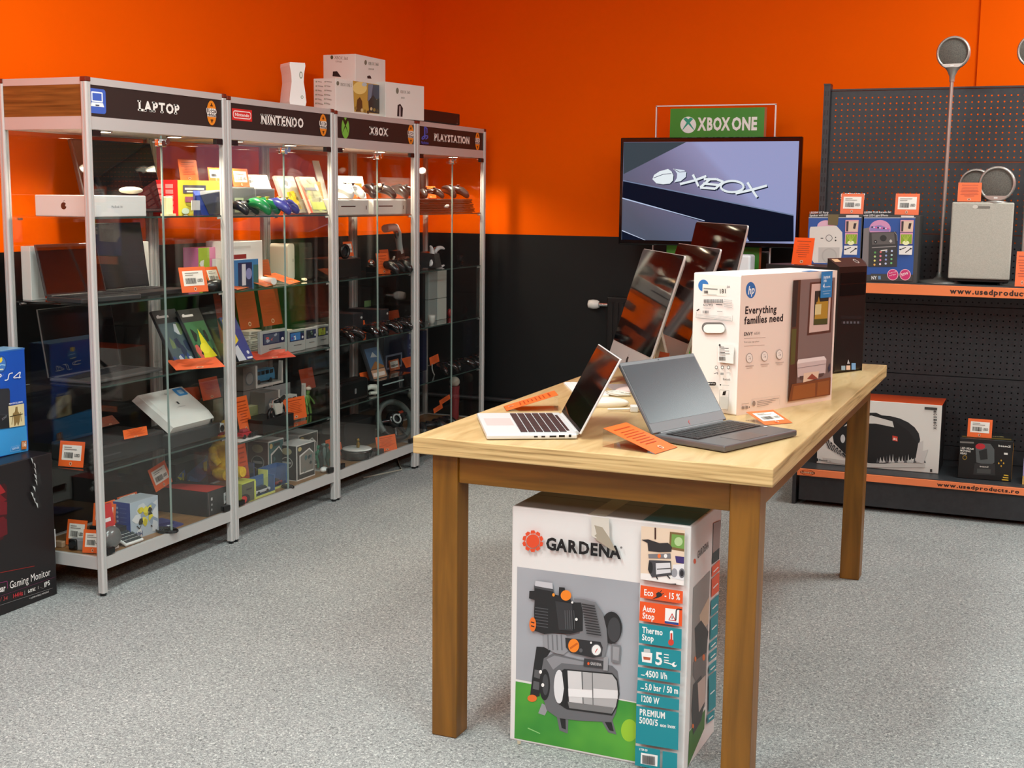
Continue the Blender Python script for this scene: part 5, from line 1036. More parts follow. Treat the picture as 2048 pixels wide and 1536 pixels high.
# shelf 3
clap2('thin wide laptop with a dark screen and grey keys on the third shelf',-3.485,S[2],3.80,.43,.265,9,.20,92,body=mat((92,92,90),.4,.3),scr=mat((12,12,12),.1),th=.014)
def cover(c0,c1,c2,seed,yel=False):
    def f(p,w,h):
        p.rect(0,0,w,h,c0); p.rect(w*.1,h*.86,w*.6,h*.9,(214,214,214)); p.ell(w*.18,h*.89,w*.06,h*.03,(214,214,214)); p.rect(w*.03,h*.03,w*.97,h*.76,c1); blobs(p,w,h,c2,seed,12,y1=.68)
        if yel: p.poly([(w*.25,h*.06),(w*.5,h*.62),(w*.68,h*.3),(w*.85,h*.08)],(222,210,40)); p.ell(w*.45,h*.25,w*.2,h*.1,(236,222,60))
    return f
gc1=game_case('dark blister-packed game with a blue-grey cover on the third shelf',-3.30,S[2]+.002,352,398,628,cover((44,46,48),(78,96,100),[(110,130,90),(60,80,130),(190,196,200),(50,60,80)],3),28)
gc2=game_case('dark blister-packed game with a yellow and green cover on the third shelf',-3.27,S[2]+.002,402,444,626,cover((48,52,50),(60,110,70),[(40,90,60),(200,90,80),(30,40,34)],5,True),28)
ctag(-3.25,S[2]+.001,352,408,700,'txt','orange card lying flat before the blue-grey blister-packed game',72,6,yaw=-30,L=.10,col=(226,96,50))
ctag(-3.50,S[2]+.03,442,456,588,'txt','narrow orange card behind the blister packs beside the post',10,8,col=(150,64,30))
# shelf 4
sl=(-3.285,Y_(343,-3.285,S[3]+.06),S[3]+.07); t=thing('scanner','white slanted flatbed scanner with a blue sticker on its lid','scanner',sl,90); wsc=Y_(429,-3.285,.53)-sl[1]; a=math.radians(38); dsc=.21
M=Matrix(((1,-.10,0,0),(0,math.cos(a),-math.sin(a),0),(0,math.sin(a),math.cos(a),0),(0,0,0,1))); WS=mat((232,232,224),.35)
G(M).hexa([(0,0,-.02),(wsc,0,-.02),(wsc,dsc,-.02),(0,dsc,-.02),(.008,.004,.012),(wsc-.008,.004,.012),(wsc-.008,dsc-.004,.012),(.008,dsc-.004,.012)],WS).ob('body',t)
G(M).hexa([(.006,.008,.012),(wsc-.006,.008,.012),(wsc-.01,dsc-.008,.012),(.01,dsc-.008,.012),(.016,.04,.026),(wsc-.016,.04,.026),(wsc-.018,dsc-.016,.026),(.018,dsc-.016,.026)],WS).ob('lid',t)
p=Print(M@Matrix.Translation((0,0,.0265)),wsc,dsc); p.poly(rrect(wsc*.68,.145,wsc*.9,.19,.008),(50,140,206)); p.poly(rrect(wsc*.74,.155,wsc*.85,.178,.004),(170,210,236)); p.text('Canon',(wsc*.45,.168),(wsc*.55,.168),.006,(90,90,90),1); p.rect(wsc*.5,.105,wsc*.54,.12,(70,70,70)); p.path([(wsc*.42,.09),(wsc*.6,.09)],.002,(180,180,176)); p.ob('lid_print',t)
G().box(.02,wsc-.02,.02,.10,-.066,-.0,mat((40,42,42),.4),.004).ob('stand',t); G().box(wsc-.028,wsc-.018,-.003,0,-.008,.008,DARKP).ob('power_socket',t)
def f(p,w,h): p.rect(w*.05,h*.4,w*.3,h*.48,(70,70,72)); p.rect(w*.05,h*.15,w*.4,h*.2,(12,12,12))
cbox('printer','wide low black printer on the fourth shelf',-3.30,S[3],200,332,893,.24,mat((36,38,38),.45),f,b=.012,cat='printer',part='body')
cbox('document_tray','black grey-edged device below the white scanner',-3.27,S[3],338,442,872,.2,mat((52,54,54),.35),None,b=.006,cat='printer',part='body')
ctag(-3.29,S[3]+.079,248,289,857,'txt','orange text card in front of the wide black printer',10,9,yaw=-8)
price_card((-3.437,3.775,SHZ[0][3]+.001),8,.108,.098,'bar','orange barcode card at the glass side above the black monitor carton',12,seed=21)
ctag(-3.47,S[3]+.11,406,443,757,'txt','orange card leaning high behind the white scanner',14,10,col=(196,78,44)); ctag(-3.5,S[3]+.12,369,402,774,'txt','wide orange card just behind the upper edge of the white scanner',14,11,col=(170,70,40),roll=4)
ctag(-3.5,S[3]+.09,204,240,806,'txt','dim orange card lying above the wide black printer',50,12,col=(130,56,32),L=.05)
def f(p,w,h): p.rect(w*.2,h*.1,w*.8,h*.8,(140,134,110))
cbox('gadget_carton','small beige carton beside the post behind the scanner',-3.47,S[3],428,447,800,.08,mat((120,114,92),.5),f)
t=thing('cable_clip','small white and black gadget beside the post next to the scanner','gadget',(-3.27,Y_(436,-3.27,S[3]),S[3]),90); G().box(0,.05,0,.05,0,.012,mat((150,40,34),.4)).box(.01,.05,.0,.03,.012,.05,WHITEP,.004).cyl((.03,-.002,.03),(.03,.002,.03),.014,.014,DARKP).ob('body',t)
# bottom board
z=B0
def fside(loc,rz,w,h,label,seed,tilt=12): return price_card(loc,rz,w,h,'bar',label,tilt,seed=seed)
fside((-3.475,3.84,z+.001),6,.09,.10,'orange barcode card half hidden by the black monitor carton at the glass side',31); fside((-3.42,3.93,z+.061),14,.095,.09,'orange barcode card standing highest of three at the glass side',32); fside((-3.338,3.775,z+.001),14,.085,.09,'orange barcode card touching the corner post inside the wooden-sided showcase',33)
tagit(G().box(-3.43,-3.31,3.925,4.0,z,z+.06,mat((28,28,30),.4),.002).ob('gadget_carton'),'small black carton under the highest orange card at the glass side','box')
t=thing('camera','small silver and black pocket camera on the bottom board between price cards','camera',(-3.375,3.80,z),14); G().box(-.038,.045,0,.03,0,.045,mat((170,174,176),.3,.5),.006).ob('body',t); G().box(-.04,-.005,-.006,.025,.002,.044,DARKP,.005).cyl((-.022,-.006,.024),(-.022,-.016,.024),.013,.012,DARKM).ob('lens',t)
t=thing('small_camera','tiny tan gadget against the monitor carton on the bottom board','gadget',(-3.475,3.80,z),0); G().box(-.02,.02,0,.02,0,.025,mat((190,160,130),.4),.004).ob('body',t)
def redtop(p,w,h): p.rect(0,h*.5,w,h,(206,30,36)); p.rect(0,0,w,h*.5,(226,224,220)); p.rect(w*.2,h*.62,w*.75,h*.7,(246,236,236))
game_case('red and white blister card behind a grey computer mouse by the corner post',-3.26,z,213,238,1014,redtop,10,name='blister_pack')
mouse('grey silver computer mouse in a bubble pack by the corner post',(-3.255,Y_(226,-3.255,z)-.01,z+.03),90,.1,.06,.07,mat((120,120,120),.25,.4))
def f(p,w,h):
    p.poly([(0,0),(w,0),(w,h),(0,h)],(178,192,204)); blobs(p,w,h,[(210,216,220),(150,165,185),(226,228,228)],2,9,s=.25); blobs(p,w,h,[(226,210,40),(200,184,30),(40,40,30),(236,222,70)],6,13,.3,.35,.8,.75,.13)
    p.path([(w*.2,h*.35),(w*.3,h*.25),(w*.35,h*.33)],.004,K); p.path([(w*.7,h*.25),(w*.75,h*.2)],.005,K); p.text('F20H',(w*.08,h*.06),(w*.4,h*.06),.018,(40,60,110),1)
def s(p,d,h):
    p.rect(0,0,d,h,(34,62,140))
    for k in range(7): p.ell(d*.3,h*(.12+k*.12),d*.06,h*.035,(150,170,210)); p.rect(d*.45,h*(.11+k*.12),d*.8,h*(.125+k*.12),(80,105,170))
cbox('drone_carton','blue and silver carton with a yellow toy drone on the bottom board',-3.29,z,262,315,1007,.09,mat((186,194,200),.3),f,s,yaw=-2)
t=thing('number_pad','white number pad with dark keys lying at the showcase door','keyboard',(-3.245,Y_(252,-3.245,z),z),88); t.rotation_euler=(math.radians(22),0,math.radians(88)); G().box(0,.10,0,.085,0,.012,WHITEP,.004).ob('base',t); g=G()
for r_ in range(4):
    for c_ in range(5): g.box(.006+c_*.018,.021+c_*.018,.008+r_*.018,.022+r_*.018,.012,.016,mat((44,52,56),.4),.001,1)
k_=g.ob('keys',t); k_['kind']='stuff'
ctag(-3.42,z+.11,236,276,990,'bar','orange barcode card just above the drone carton',10,14); ctag(-3.36,z+.06,212,238,1004,'bar','orange barcode card behind the red blister card by the corner post',10,15)
def rt(p,w,d): p.poly([(0,0),(w*.9,0),(w*.62,d*.6),(0,d*.85)],(186,50,44))
def sd(p,d,h): pass
def f(p,w,h): p.poly([(w*.78,h*.3),(w*.97,h*.34),(w*.97,h*.78),(w*.78,h*.74)],(222,224,222)); p.bars(w*.82,h*.42,w*.93,h*.62,(60,60,60),8,3); p.rect(w*.06,h*.05,w*.075,h*.95,(120,100,100)); p.rect(w*.16,h*.62,w*.24,h*.74,(190,190,190)); p.ell(w*.2,h*.45,w*.04,h*.05,(150,150,150)); p.ell(w*.19,h*.25,w*.03,h*.05,(170,170,170))
nb=cbox('notebook_carton','long black carton with a red top on the bottom board near the second post',-3.245,z,415,457,985,.33,mat((30,30,32),.4),f,None,rt,yaw=0)
ctag(-3.46,hz(985,-3.245,4.5)+.002,312,347,935,'bar','orange barcode card tilted on the end of the long black carton',14,16,roll=-12)
def f(p,w,h): p.rect(0,0,w,h,(50,60,66)); p.poly([(w*.3,h*.2),(w*.95,h*.5),(w*.95,h*.95),(w*.35,h*.7)],(50,80,130)); blobs(p,w,h,[(80,110,170),(190,190,70),(40,40,44)],12,8); p.rect(w*.2,h*.1,w*.25,h*.75,(170,170,60)); p.rect(w*.25,h*.2,w*.95,h*.25,(180,180,80))
cbox('toy_car_carton','dim blue and grey toy carton behind the long black one',-3.49,z,352,417,930,.08,mat((60,66,68),.4),f)
t=thing('plush_toy','yellow plush toy sitting behind the long black carton beside the post','toy',(-3.37,Y_(440,-3.37,z+.12),z+nb['_h']+.001),78); YL=noisy('yellow_plush',(206,160,20),(240,196,40),60,(1,1,1),.95,3,bump=.5); Mx=Matrix.Scale(.95,4)
g=G(Mx); g.sph((0,0,.09),1,YL,(.055,.05,.09)); g.ob('body',t); G(Mx).sph((0,-.005,.205),1,YL,(.05,.045,.045)).ob('head',t)
for s_ in (-1,1): G(Mx).tube([(s_*.03,-.02,.03),(s_*.045,-.06,.025),(s_*.05,-.10,.03)],[.03,.028,.024],YL,12).ob('leg',t); G(Mx).tube([(s_*.04,0,.14),(s_*.06,-.03,.10),(s_*.05,-.05,.075)],[.022,.02,.016],YL,10).ob('arm',t); G(Mx).sph((s_*.035,0,.25),.016,YL).ob('ear',t); G(Mx).sph((s_*.018,-.048,.212),.005,DARKP).ob('eye',t)
t=thing('leaflet','purple flat pack with a small white arrow lying on the bottom board','packaging',(-3.26,Y_(330,-3.26,z),z),90); G().hexa([(0,0,0),(.12,0,0),(.16,.14,0),(.02,.14,0),(0,0,.006),(.12,0,.006),(.16,.14,.006),(.02,.14,.006)],mat((74,74,130),.3)).ob('pack',t); Print(TP(0,0,.006),.16,.14).poly([(.05,.02),(.065,.045),(.08,.02),(.065,.028)],(236,238,240)).poly([(.03,.05),(.1,.03),(.13,.06),(.06,.085)],(50,46,100)).ob('arrow_print',t)
coil('small heap of black cable lying at the showcase door',(-3.245,Y_(335,-3.245,z),z),.035,5,120,(18,18,18),.003)
# ---------------------------------------------------------------- showcase 2
S=SHZ[1]; z=S[0]
def f(p,w,h): p.rect(w*.04,h*.06,w*.96,h*.94,(100,102,98)); p.poly([(w*.12,h*.1),(w*.5,h*.1),(w*.5,h*.62),(w*.12,h*.62)],(170,180,150)); p.ell(w*.22,h*.45,w*.05,h*.1,K); p.ell(w*.4,h*.45,w*.05,h*.1,K)
cbox('console_carton','grey console carton behind the green controller, one with two dark holes',-3.36,z,464,510,374,.15,mat((130,132,126),.5),f)
def f(p,w,h): p.rect(w*.04,h*.06,w*.96,h*.94,(96,96,92)); p.rect(w*.1,h*.3,w*.7,h*.55,(150,150,110))
cbox('console_carton','grey console carton behind the blue controller',-3.36,z,512,550,377,.15,mat((120,120,116),.5),f)
ctag(-3.40,hz(374,-3.36,4.7),467,500,338,'bar','orange barcode card standing on the grey console carton',10,17); ctag(-3.42,hz(374,-3.36,4.7),498,509,350,'bar','narrow pale card behind the orange one on the grey console carton',10,18,col=(236,226,214))
pad('green game controller with a yellow stick on the top shelf',-3.275,z,522,110,(16,110,60),1.1,c2=(210,200,60)); pad('blue game controller with a yellow stick on the top shelf',-3.275,z,562,110,(52,56,130),1.1,c2=(210,190,80)); pad('black game controller partly behind the green one',-3.30,z,484,105,(26,28,34),.9)
def f(p,w,h): p.rect(0,0,w,h,(240,238,236)); p.rect(0,0,w*.06,h,(226,150,150)); p.rect(w*.3,h*.45,w*.75,h*.5,(120,110,110)); 
game_case('white game case with a plain cover on the top shelf',-3.42,z,524,560,352,f,22,shell=WHITEP)
def f(p,w,h): p.rect(0,0,w,h,(170,160,140)); p.poly([(0,0),(w*.12,0),(w*.12,h),(0,h)],(200,120,120)); p.ell(w*.5,h*.8,w*.22,h*.14,(222,222,218)); p.ell(w*.5,h*.8,w*.1,h*.08,(70,76,84)); p.poly([(w*.3,h*.1),(w*.85,h*.1),(w*.75,h*.6),(w*.35,h*.55)],(206,176,40)); blobs(p,w,h,[(150,130,50),(228,200,60),(90,80,40)],2,8,.3,.1,.8,.5,.1)
game_case('game case with a round white badge above a yellow picture',-3.40,z,574,612,354,f,22,shell=mat((200,170,160),.3))
def f(p,w,h): p.rect(0,0,w,h,(150,148,110)); blobs(p,w,h,[(120,124,90),(190,190,170),(170,180,90),(96,90,70)],8,14,y1=.95); p.rect(w*.2,h*.62,w*.8,h*.7,(100,100,110)); p.poly([(0,0),(w*.1,0),(w*.1,h),(0,h)],(226,80,50)); p.poly([(w*.2,h*.08),(w*.95,h*.08),(w*.95,h*.3),(w*.2,h*.3)],(176,186,70))
game_case('game case with a grey and lime cover near the post on the top shelf',-3.33,z,622,656,356,f,24,shell=mat((210,160,140),.3))
ctag(-3.45,z,636,654,364,'txt','orange card just behind the grey and lime game case',14,19); 
game_case('tall white sleeve leaning beside the post on the top shelf',-3.50,z,652,664,322,lambda p,w,h:p.rect(0,0,w,h,(226,224,216)),16,.006,WHITEP,name='cardboard_sleeve')
cbox('console_carton','pale mint carton beside the post on the top shelf',-3.47,z,634,656,397,.08,mat((190,206,200),.4))
z=S[1]
def f(p,w,h): p.rect(w*.02,h*.5,w*.45,h*.72,(140,16,24)); p.rect(w*.02,h*.85,w*.6,h*.9,(210,206,200))
cbox('console_carton','white console carton with a dark red square on the second shelf',-3.36,z,466,526,484,.14,mat((236,234,228),.4),f)
def f(p,w,h): p.rect(0,0,w,h,(70,130,190)); p.rect(w*.2,0,w*.75,h*.9,(44,40,90)); p.rect(w*.35,h*.1,w*.5,h*.85,(226,226,232)); p.rect(w*.8,h*.0,w,h*.8,(70,110,110)); p.ell(w*.62,h*.5,w*.12,h*.2,(150,150,200))
cbox('game_carton','small blue and violet carton in front of the white console carton',-3.30,z,466,517,521,.05,mat((210,216,222),.4),f)
t=thing('game_console','white upright console with rounded top behind orange cards','console',(-3.42,Y_(576,-3.42,z),z),90); hh=hz(487,-3.42,Y_(585,-3.42,z))-z; G().prism(rrect(0,0,.06,hh,.018),0,.1,mat((228,226,206),.35),'y').ob('body',t); p=Print(FR(),.06,hh); p.rect(.044,hh*.5,.048,hh*.58,(110,110,100)); p.ob('marks',t)
for X,a,b,L,lb,sd in ((-3.245,476,531,.07,'orange card lying flat at the shelf edge by the post',20),(-3.245,532,572,.12,'orange card lying flat at the shelf edge, second in a row of three',21),(-3.245,580,624,.13,'orange card lying flat before the white upright console, last of three',22)):
    ctag(X,z,a,b,0,'txt',lb,72,sd,yaw=18,L=L)
ctag(-3.36,z,528,546,520,'txt','small brownish card behind the flat orange cards',12,23,col=(150,70,36))
t=thing('game_controller','thin white wand controller lying between flat orange cards','game controller',(-3.28,Y_(548,-3.28,z),z+.008),70); G().tube([(0,0,.012),(.0,.13,.014)],.016,WHITEP,12).ob('shell',t)
coil('small cream cable ring on the second shelf',(-3.33,Y_(608,-3.33,z),z),.016,3,30,(226,216,180),.003)
z=S[2]
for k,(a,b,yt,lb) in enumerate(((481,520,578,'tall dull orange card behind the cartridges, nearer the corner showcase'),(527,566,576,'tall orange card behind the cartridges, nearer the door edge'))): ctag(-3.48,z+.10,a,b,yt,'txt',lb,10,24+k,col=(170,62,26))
def cart_art(seed,full):
    def f(p,w,h):
        r=random.Random(seed); p.rect(w*.08,h*.48,w*.92,h*.9,(26,34,74)); cs=[[(70,80,100),(190,90,90),(160,170,180)],[(60,120,180),(90,60,140),(220,220,220)],[(30,40,44),(110,140,120),(60,70,60)],[(170,180,60),(200,140,60),(90,110,60)]][seed%4]
        p.rect(w*.12,h*.52,w*.7,h*.86,cs[0]); blobs(p,w,h,cs,seed,7,.2,.58,.6,.82,.09); p.ell(w*.82,h*.62,w*.05,h*.06,(226,226,226)); p.rect(w*.3,h*.28,w*.75,h*.31,(90,90,88)); 
    return f
CAR=mat((166,168,162),.45,name='cartridge_grey')
for k,(a,b,yt,X,lb) in enumerate(((522,574,664,-3.265,'grey game cartridge with a wide dark blue label, nearest of four'),(577,611,662,-3.275,'grey game cartridge with a blue and purple label, second of four'),(611,634,657,-3.285,'grey game cartridge with a black label, third of four'),(634,658,652,-3.295,'grey game cartridge with a yellow picture label, last of four'))):
    cbox('game_cartridge',lb,X,z,a,b,yt,.018,CAR,cart_art(k,1),b=.003,cat='game',group='grey cartridges in the front row',part='shell')
LV=['lowest','second from the bottom','third from the bottom','fourth from the bottom','highest']; PN={500:'wide',524:'middle',556:'farther',488:'small front',610:''}; r=random.Random(3); CRM=mat((206,200,180),.5,name='cream_cartridge')
for k,(a,b,lv,X) in enumerate([(500,524,l,-3.42) for l in range(5)]+[(524,553,l,-3.40) for l in range(4)]+[(556,584,l,-3.42) for l in range(4)]+[(488,502,l,-3.36) for l in range(4)]+[(610,650,l,-3.46) for l in range(4)]):
    dark=a>=600; y0=Y_(a,X,z+.02*lv); y1=Y_(b,X,z+.02*lv); t=thing('game_cartridge',f'dark grey cartridge, {LV[lv]} in the dim pile at the back' if dark else f'cream cartridge, {LV[lv]} in the {PN[a]} pile behind the front row','game',(X+r.uniform(-.006,.006),y0,z+.0205*lv),90+r.uniform(-3,3),'dark cartridges piled at the back' if dark else 'cream cartridges piled behind the front row')
    G().box(0,y1-y0,0,.09,0,.019,mat((48,50,50),.5) if dark else CRM,.002).ob('shell',t); Print(FR(),y1-y0,.019).rect((y1-y0)*.15,.005,(y1-y0)*.7,.013,(90,90,88) if dark else (140,134,120)).ob('end_label',t)
def f(p,w,h): p.rect(0,0,w,h,(66,74,140)); p.poly([(0,h*.3),(w*.55,h*.45),(w*.5,h*.75),(w*.1,h*.95),(0,h*.8)],(232,206,60)); p.poly([(0,0),(w*.5,0),(w*.35,h*.35),(0,h*.28)],(210,214,220)); p.ell(w*.8,h*.16,w*.08,h*.04,(230,232,236)); p.rect(w*.6,h*.02,w*.95,h*.06,(230,232,236))
game_case('blister pack with a blue and yellow cover beside the post',-3.27,z,478,508,640,f,28,shell=mat((40,44,50),.3))
ctag(-3.245,z,512,560,0,'txt','reddish orange card lying flat before the cartridges',72,26,yaw=-24,L=.09,col=(206,72,48))
z=S[3]
GREYC=mat((118,112,106),.5)
def vanbox(label,X,z,xl,xr,yt,dpt,c,side_w=.08,yaw=0):
    y0=Y_(xl,X,z); y1=Y_(xr,X,z); w_=y1-y0; h_=hz(yt,X,y0)-z; t=thing('toy_van_carton',label,'toy',(X,y0,z),90+yaw); WB2=mat((206,202,194),.5)
    g=G(); g.box(0,side_w,0,dpt,0,h_,GREYC,.001); g.box(side_w,w_,0,dpt,0,.012,WB2); g.box(side_w,w_,dpt-.002,dpt,0,h_,mat((150,150,150),.5)); g.hexa([(w_-.016,-.001,0),(w_,-.001,0),(w_,.02,0),(w_-.016,.02,0),(w_-.004,-.001,h_),(w_,-.001,h_),(w_,.02,h_),(w_-.004,.02,h_)],WB2); g.box(side_w,side_w+.014,-.001,.01,0,h_,WB2); g.ob('carton',t)
    p=Print(FR(),side_w,h_,lift=.001); p.ell(side_w*.5,h_*.5,side_w*.34,h_*.3,(96,100,104)); p.ell(side_w*.5,h_*.5,side_w*.28,h_*.25,(140,138,134)); p.ob('front_print',t)
    G().box(side_w+.014,w_-.016,.0,.001,.012,h_-.004,CLEAR).ob('clear_window',t); bw=w_-side_w-.03
    x0=side_w+.02; w=bw*.85; h=h_*.62; g=G(); pf=[(0,.012),(0,h*.5),(w*.04,h*.62),(w*.1,h),(w*.96,h),(w,h*.62),(w,.012)]; g.prism([(x0+x,zz+.012) for x,zz in pf][::-1],.02,.06,mat(c,.25),'y'); vb=g.ob('toy_van',t); g=G()
    for k in range(4): g.box(x0+w*(.12+k*.21),x0+w*(.28+k*.21),.0185,.0205,.012+h*.64,.012+h*.9,DARKP)
    for k in (.2,.78): g.cyl((x0+w*k,.016,.022),(x0+w*k,.03,.022),.011,.011,DARKP,12)
    g.ob('trim',vb); return t
X=-3.44; hA=hz(775,X,4.9)-z
sup=cbox('toy_carton','grey carton supporting the boxed blue toy van',-3.44,z,488,528,783,.1,GREYC)
zt=z+sup['_h']
vanbox('boxed toy van with light blue body, on top of another grey carton',-3.435,zt+.001,487,566,737,.09,(70,140,180),.10)
vanbox('boxed white toy van with five dark windows behind an orange card',-3.36,z,531,612,786,.09,(226,226,220),.11)
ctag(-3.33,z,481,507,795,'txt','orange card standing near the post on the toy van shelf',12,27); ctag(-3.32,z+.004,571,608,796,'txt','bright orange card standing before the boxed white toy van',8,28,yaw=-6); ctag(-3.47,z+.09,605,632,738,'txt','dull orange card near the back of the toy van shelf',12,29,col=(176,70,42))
t=thing('toy_figurine','small green standing toy figurine with a pale cap beside the orange card','toy',(-3.36,Y_(615,-3.36,z),z),90); GRN=mat((96,132,60),.5); g=G(); g.sph((0,0,.075),1,GRN,(.016,.014,.028)); g.tube([(0,0,.1),(.004,-.004,.118)],.010,GRN); g.ob('body',t); G().sph((.006,-.004,.128),.014,mat((214,200,186),.4),(1.2,1,.7)).ob('cap',t)
for s_ in (-1,1): G().tube([(s_*.01,0,.055),(s_*.016,-.006,.03),(s_*.014,-.01,.004)],[.009,.006,.007],GRN).ob('leg',t); G().tube([(s_*.014,0,.092),(s_*.028,-.01,.07),(s_*.034,-.02,.05)],.005,GRN).ob('arm',t)
cbox('accessory_carton','small cream open-ended carton on the toy van shelf',-3.40,z,497,534,815,.05,mat((206,204,160),.5),lambda p,w,h:p.rect(0,0,w*.55,h,(150,150,104)))
cbox('black_carton','flat black carton carrying the toy motorcycle',-3.26,z,526,588,842,.12,mat((24,25,26),.35)); mz=hz(842,-3.26,5.0)
def moto(label,X,z,px):
    t=thing('toy_motorcycle',label,'toy',(X,Y_(px,X,z),z),100)
    for x in (-.045,.045):
        g=G(); g.tube([(x+.02*math.cos(a*PI/9),0,.022+.02*math.sin(a*PI/9)) for a in range(18)],.006,DARKP,8,True); g.cyl((x,-.004,.022),(x,.004,.022),.008,.008,CHROME,10); g.ob('wheel',t)
    g=G(); g.hexa([(-.02,-.009,.02),(.03,-.009,.018),(.03,.009,.018),(-.02,.009,.02),(-.04,-.01,.06),(.035,-.01,.055),(.035,.01,.055),(-.04,.01,.06)],mat((214,212,200),.3)); g.sph((.015,0,.06),1,DARKP,(.024,.012,.012)); g.ob('body',t)
    G().tube([(-.045,0,.022),(-.03,0,.07),(-.026,-.02,.078)],.003,CHROME).ob('handlebar',t); G().hexa([(.02,-.008,.05),(.07,-.006,.066),(.07,.006,.066),(.02,.008,.05),(.02,-.008,.058),(.07,-.004,.074),(.07,.004,.074),(.02,.008,.058)],mat((40,40,42),.3)).ob('seat',t); return t
moto('black and white toy motorcycle on a flat black carton',-3.285,mz+.001,553).scale=(1.35,1.35,1.35)
t=thing('toy_car','small red toy car beside the post on the toy van shelf','toy',(-3.26,Y_(486,-3.26,z),z),90); G().box(0,.07,0,.035,.01,.028,mat((176,30,40),.25),.005).box(.012,.052,.004,.031,.028,.042,mat((170,60,70),.2),.004).ob('body',t)
for x in (.014,.054): G().cyl((x,-.001,.01),(x,.006,.01),.01,.01,DARKP,12).ob('wheel',t)
t=thing('paper_sheet','thin white sheet lying at the edge under the red toy car','paper',(-3.235,Y_(480,-3.235,z),z),90); G().box(0,.17,0,.08,-.0001,.0008,WHITEP).ob('sheet',t)
t=thing('sunglasses','black folded sunglasses beside the red toy car','glasses',(-3.25,Y_(510,-3.25,z),z),100); G().box(-.03,.0,0,.006,.004,.026,DARKP,.003).box(.006,.036,0,.006,.004,.026,DARKP,.003).box(-.002,.008,0,.004,.018,.022,DARKP).ob('frame',t); G().tube([(-.03,.003,.02),(-.02,.05,.01)],.002,DARKP).ob('arm',t)
for k,(a,b,yt,X,lb) in enumerate(((640,662,838,-3.40,'flat black set-top device at the back beside the post, upper one'),)): cbox('media_player',lb,X,z,588,660,838,.12,mat((22,24,24),.35),lambda p,w,h:(p.rect(w*.84,h*.3,w*.94,h*.6,(150,154,150))),cat='electronics',part='case')
z=B0
for k in range(3):
    t=thing('media_player',('flat black recorder lying lowest of three on the bottom board','flat black recorder lying in the middle of three on the bottom board','flat black recorder lying highest of three on the bottom board')[k],'electronics',(-3.43,5.16,z+k*.051),90); G().box(0,.25,0,.14,0,.05,mat((36,38,38),.32),.003).ob('case',t); Print(FR(),.25,.05).rect(.02,.02,.23,.024,(84,88,88)).ell(.2,.012,.003,.003,(200,200,200)).ob('front_marks',t)
ctag(-3.33,z,484,504,868,'txt','tall orange card standing by the post behind boxed toy cars',8,30,col=(220,88,44))
def funko(c,win,seed):
    def f(p,w,h):
        p.rect(0,0,w,h,(216,214,208)); p.rect(w*.025,h*.03,w*.975,h*.97,c); p.poly([(w*.14,h*.16),(w*.92,h*.16),(w*.92,h*.68),(w*.7,h*.84),(w*.14,h*.7)],(214,212,206)); p.poly([(w*.2,h*.2),(w*.9,h*.2),(w*.9,h*.66),(w*.68,h*.8),(w*.2,h*.66)],win); blobs(p,w,h,[(60,100,104),(36,50,54),(110,116,112)],seed,6,.3,.25,.8,.6,.1); p.ell(w*.16,h*.88,w*.1,h*.06,(200,180,120)); p.rect(w*.35,h*.86,w*.75,h*.93,(60,60,60))
    return f
def fside2(c): 
    def f(p,d,h): p.rect(0,0,d,h,(206,202,196)); p.rect(d*.03,h*.02,d*.97,h*.98,c); p.ell(d*.5,h*.82,d*.26,h*.1,(170,164,130)); p.ell(d*.5,h*.5,d*.3,h*.16,(180,178,170)); p.ell(d*.5,h*.5,d*.26,h*.14,(44,42,42)); p.rect(d*.28,h*.47,d*.72,h*.53,(160,160,156)); p.rect(d*.4,h*.15,d*.6,h*.35,(90,90,88))
    return f
cbox('figure_carton','window carton with teal figure and reddish end on the bottom board',-3.36,z,538,568,884,.12,mat((210,208,202),.45),funko((60,100,100),(34,54,58),1),fside2((96,70,66)))
cbox('figure_carton','black and white window carton with a hooded figure on the bottom board',-3.28,z,594,630,892,.11,mat((216,214,210),.45),funko((52,50,48),(120,116,108),2),fside2((44,42,42)))
cbox('figure_carton','dark carton with white edging behind the hooded figure carton',-3.40,z,598,636,872,.12,mat((208,208,204),.45),funko((70,68,64),(110,108,104),3))
def tcar(label,X,z,xl,xr,yt,cc,bx=(58,98,150),seed=1):
    y0=Y_(xl,X,z); y1=Y_(xr,X,z); w_=y1-y0; h_=hz(yt,X,y0)-z; t=thing('toy_car_carton',label,'toy',(X,y0,z),90); m=mat(bx,.4); yl=mat((206,214,120),.5)
    g=G(); g.box(0,w_,.05,.06,0,h_,m); g.box(0,w_,0,.06,-.0,.006,m); g.box(w_-.008,w_,0,.06,0,h_,m); g.box(0,.006,0,.06,0,h_,yl); g.box(0,w_,-.001,0,0,.010,yl); g.ob('carton',t); G().box(.006,w_-.008,.0,.0006,.01,h_,CLEAR).ob('clear_window',t)
    w=w_*.8; g=G(); b=mat(cc,.2); g.box(w_*.1,w_*.1+w,.012,.045,.014,.028,b,.004); g.hexa([(w_*.1+w*.2,.016,.028),(w_*.1+w*.85,.016,.028),(w_*.1+w*.85,.04,.028),(w_*.1+w*.2,.04,.028),(w_*.1+w*.35,.018,.042),(w_*.1+w*.72,.018,.042),(w_*.1+w*.72,.038,.042),(w_*.1+w*.35,.038,.042)],mat((40,46,54),.15)); c=g.ob('toy_car',t)
    g=G()
    for k in (.22,.78): g.cyl((w_*.1+w*k,.01,.016),(w_*.1+w*k,.02,.016),.009,.009,DARKP,12)
    g.ob('wheel',c); return t
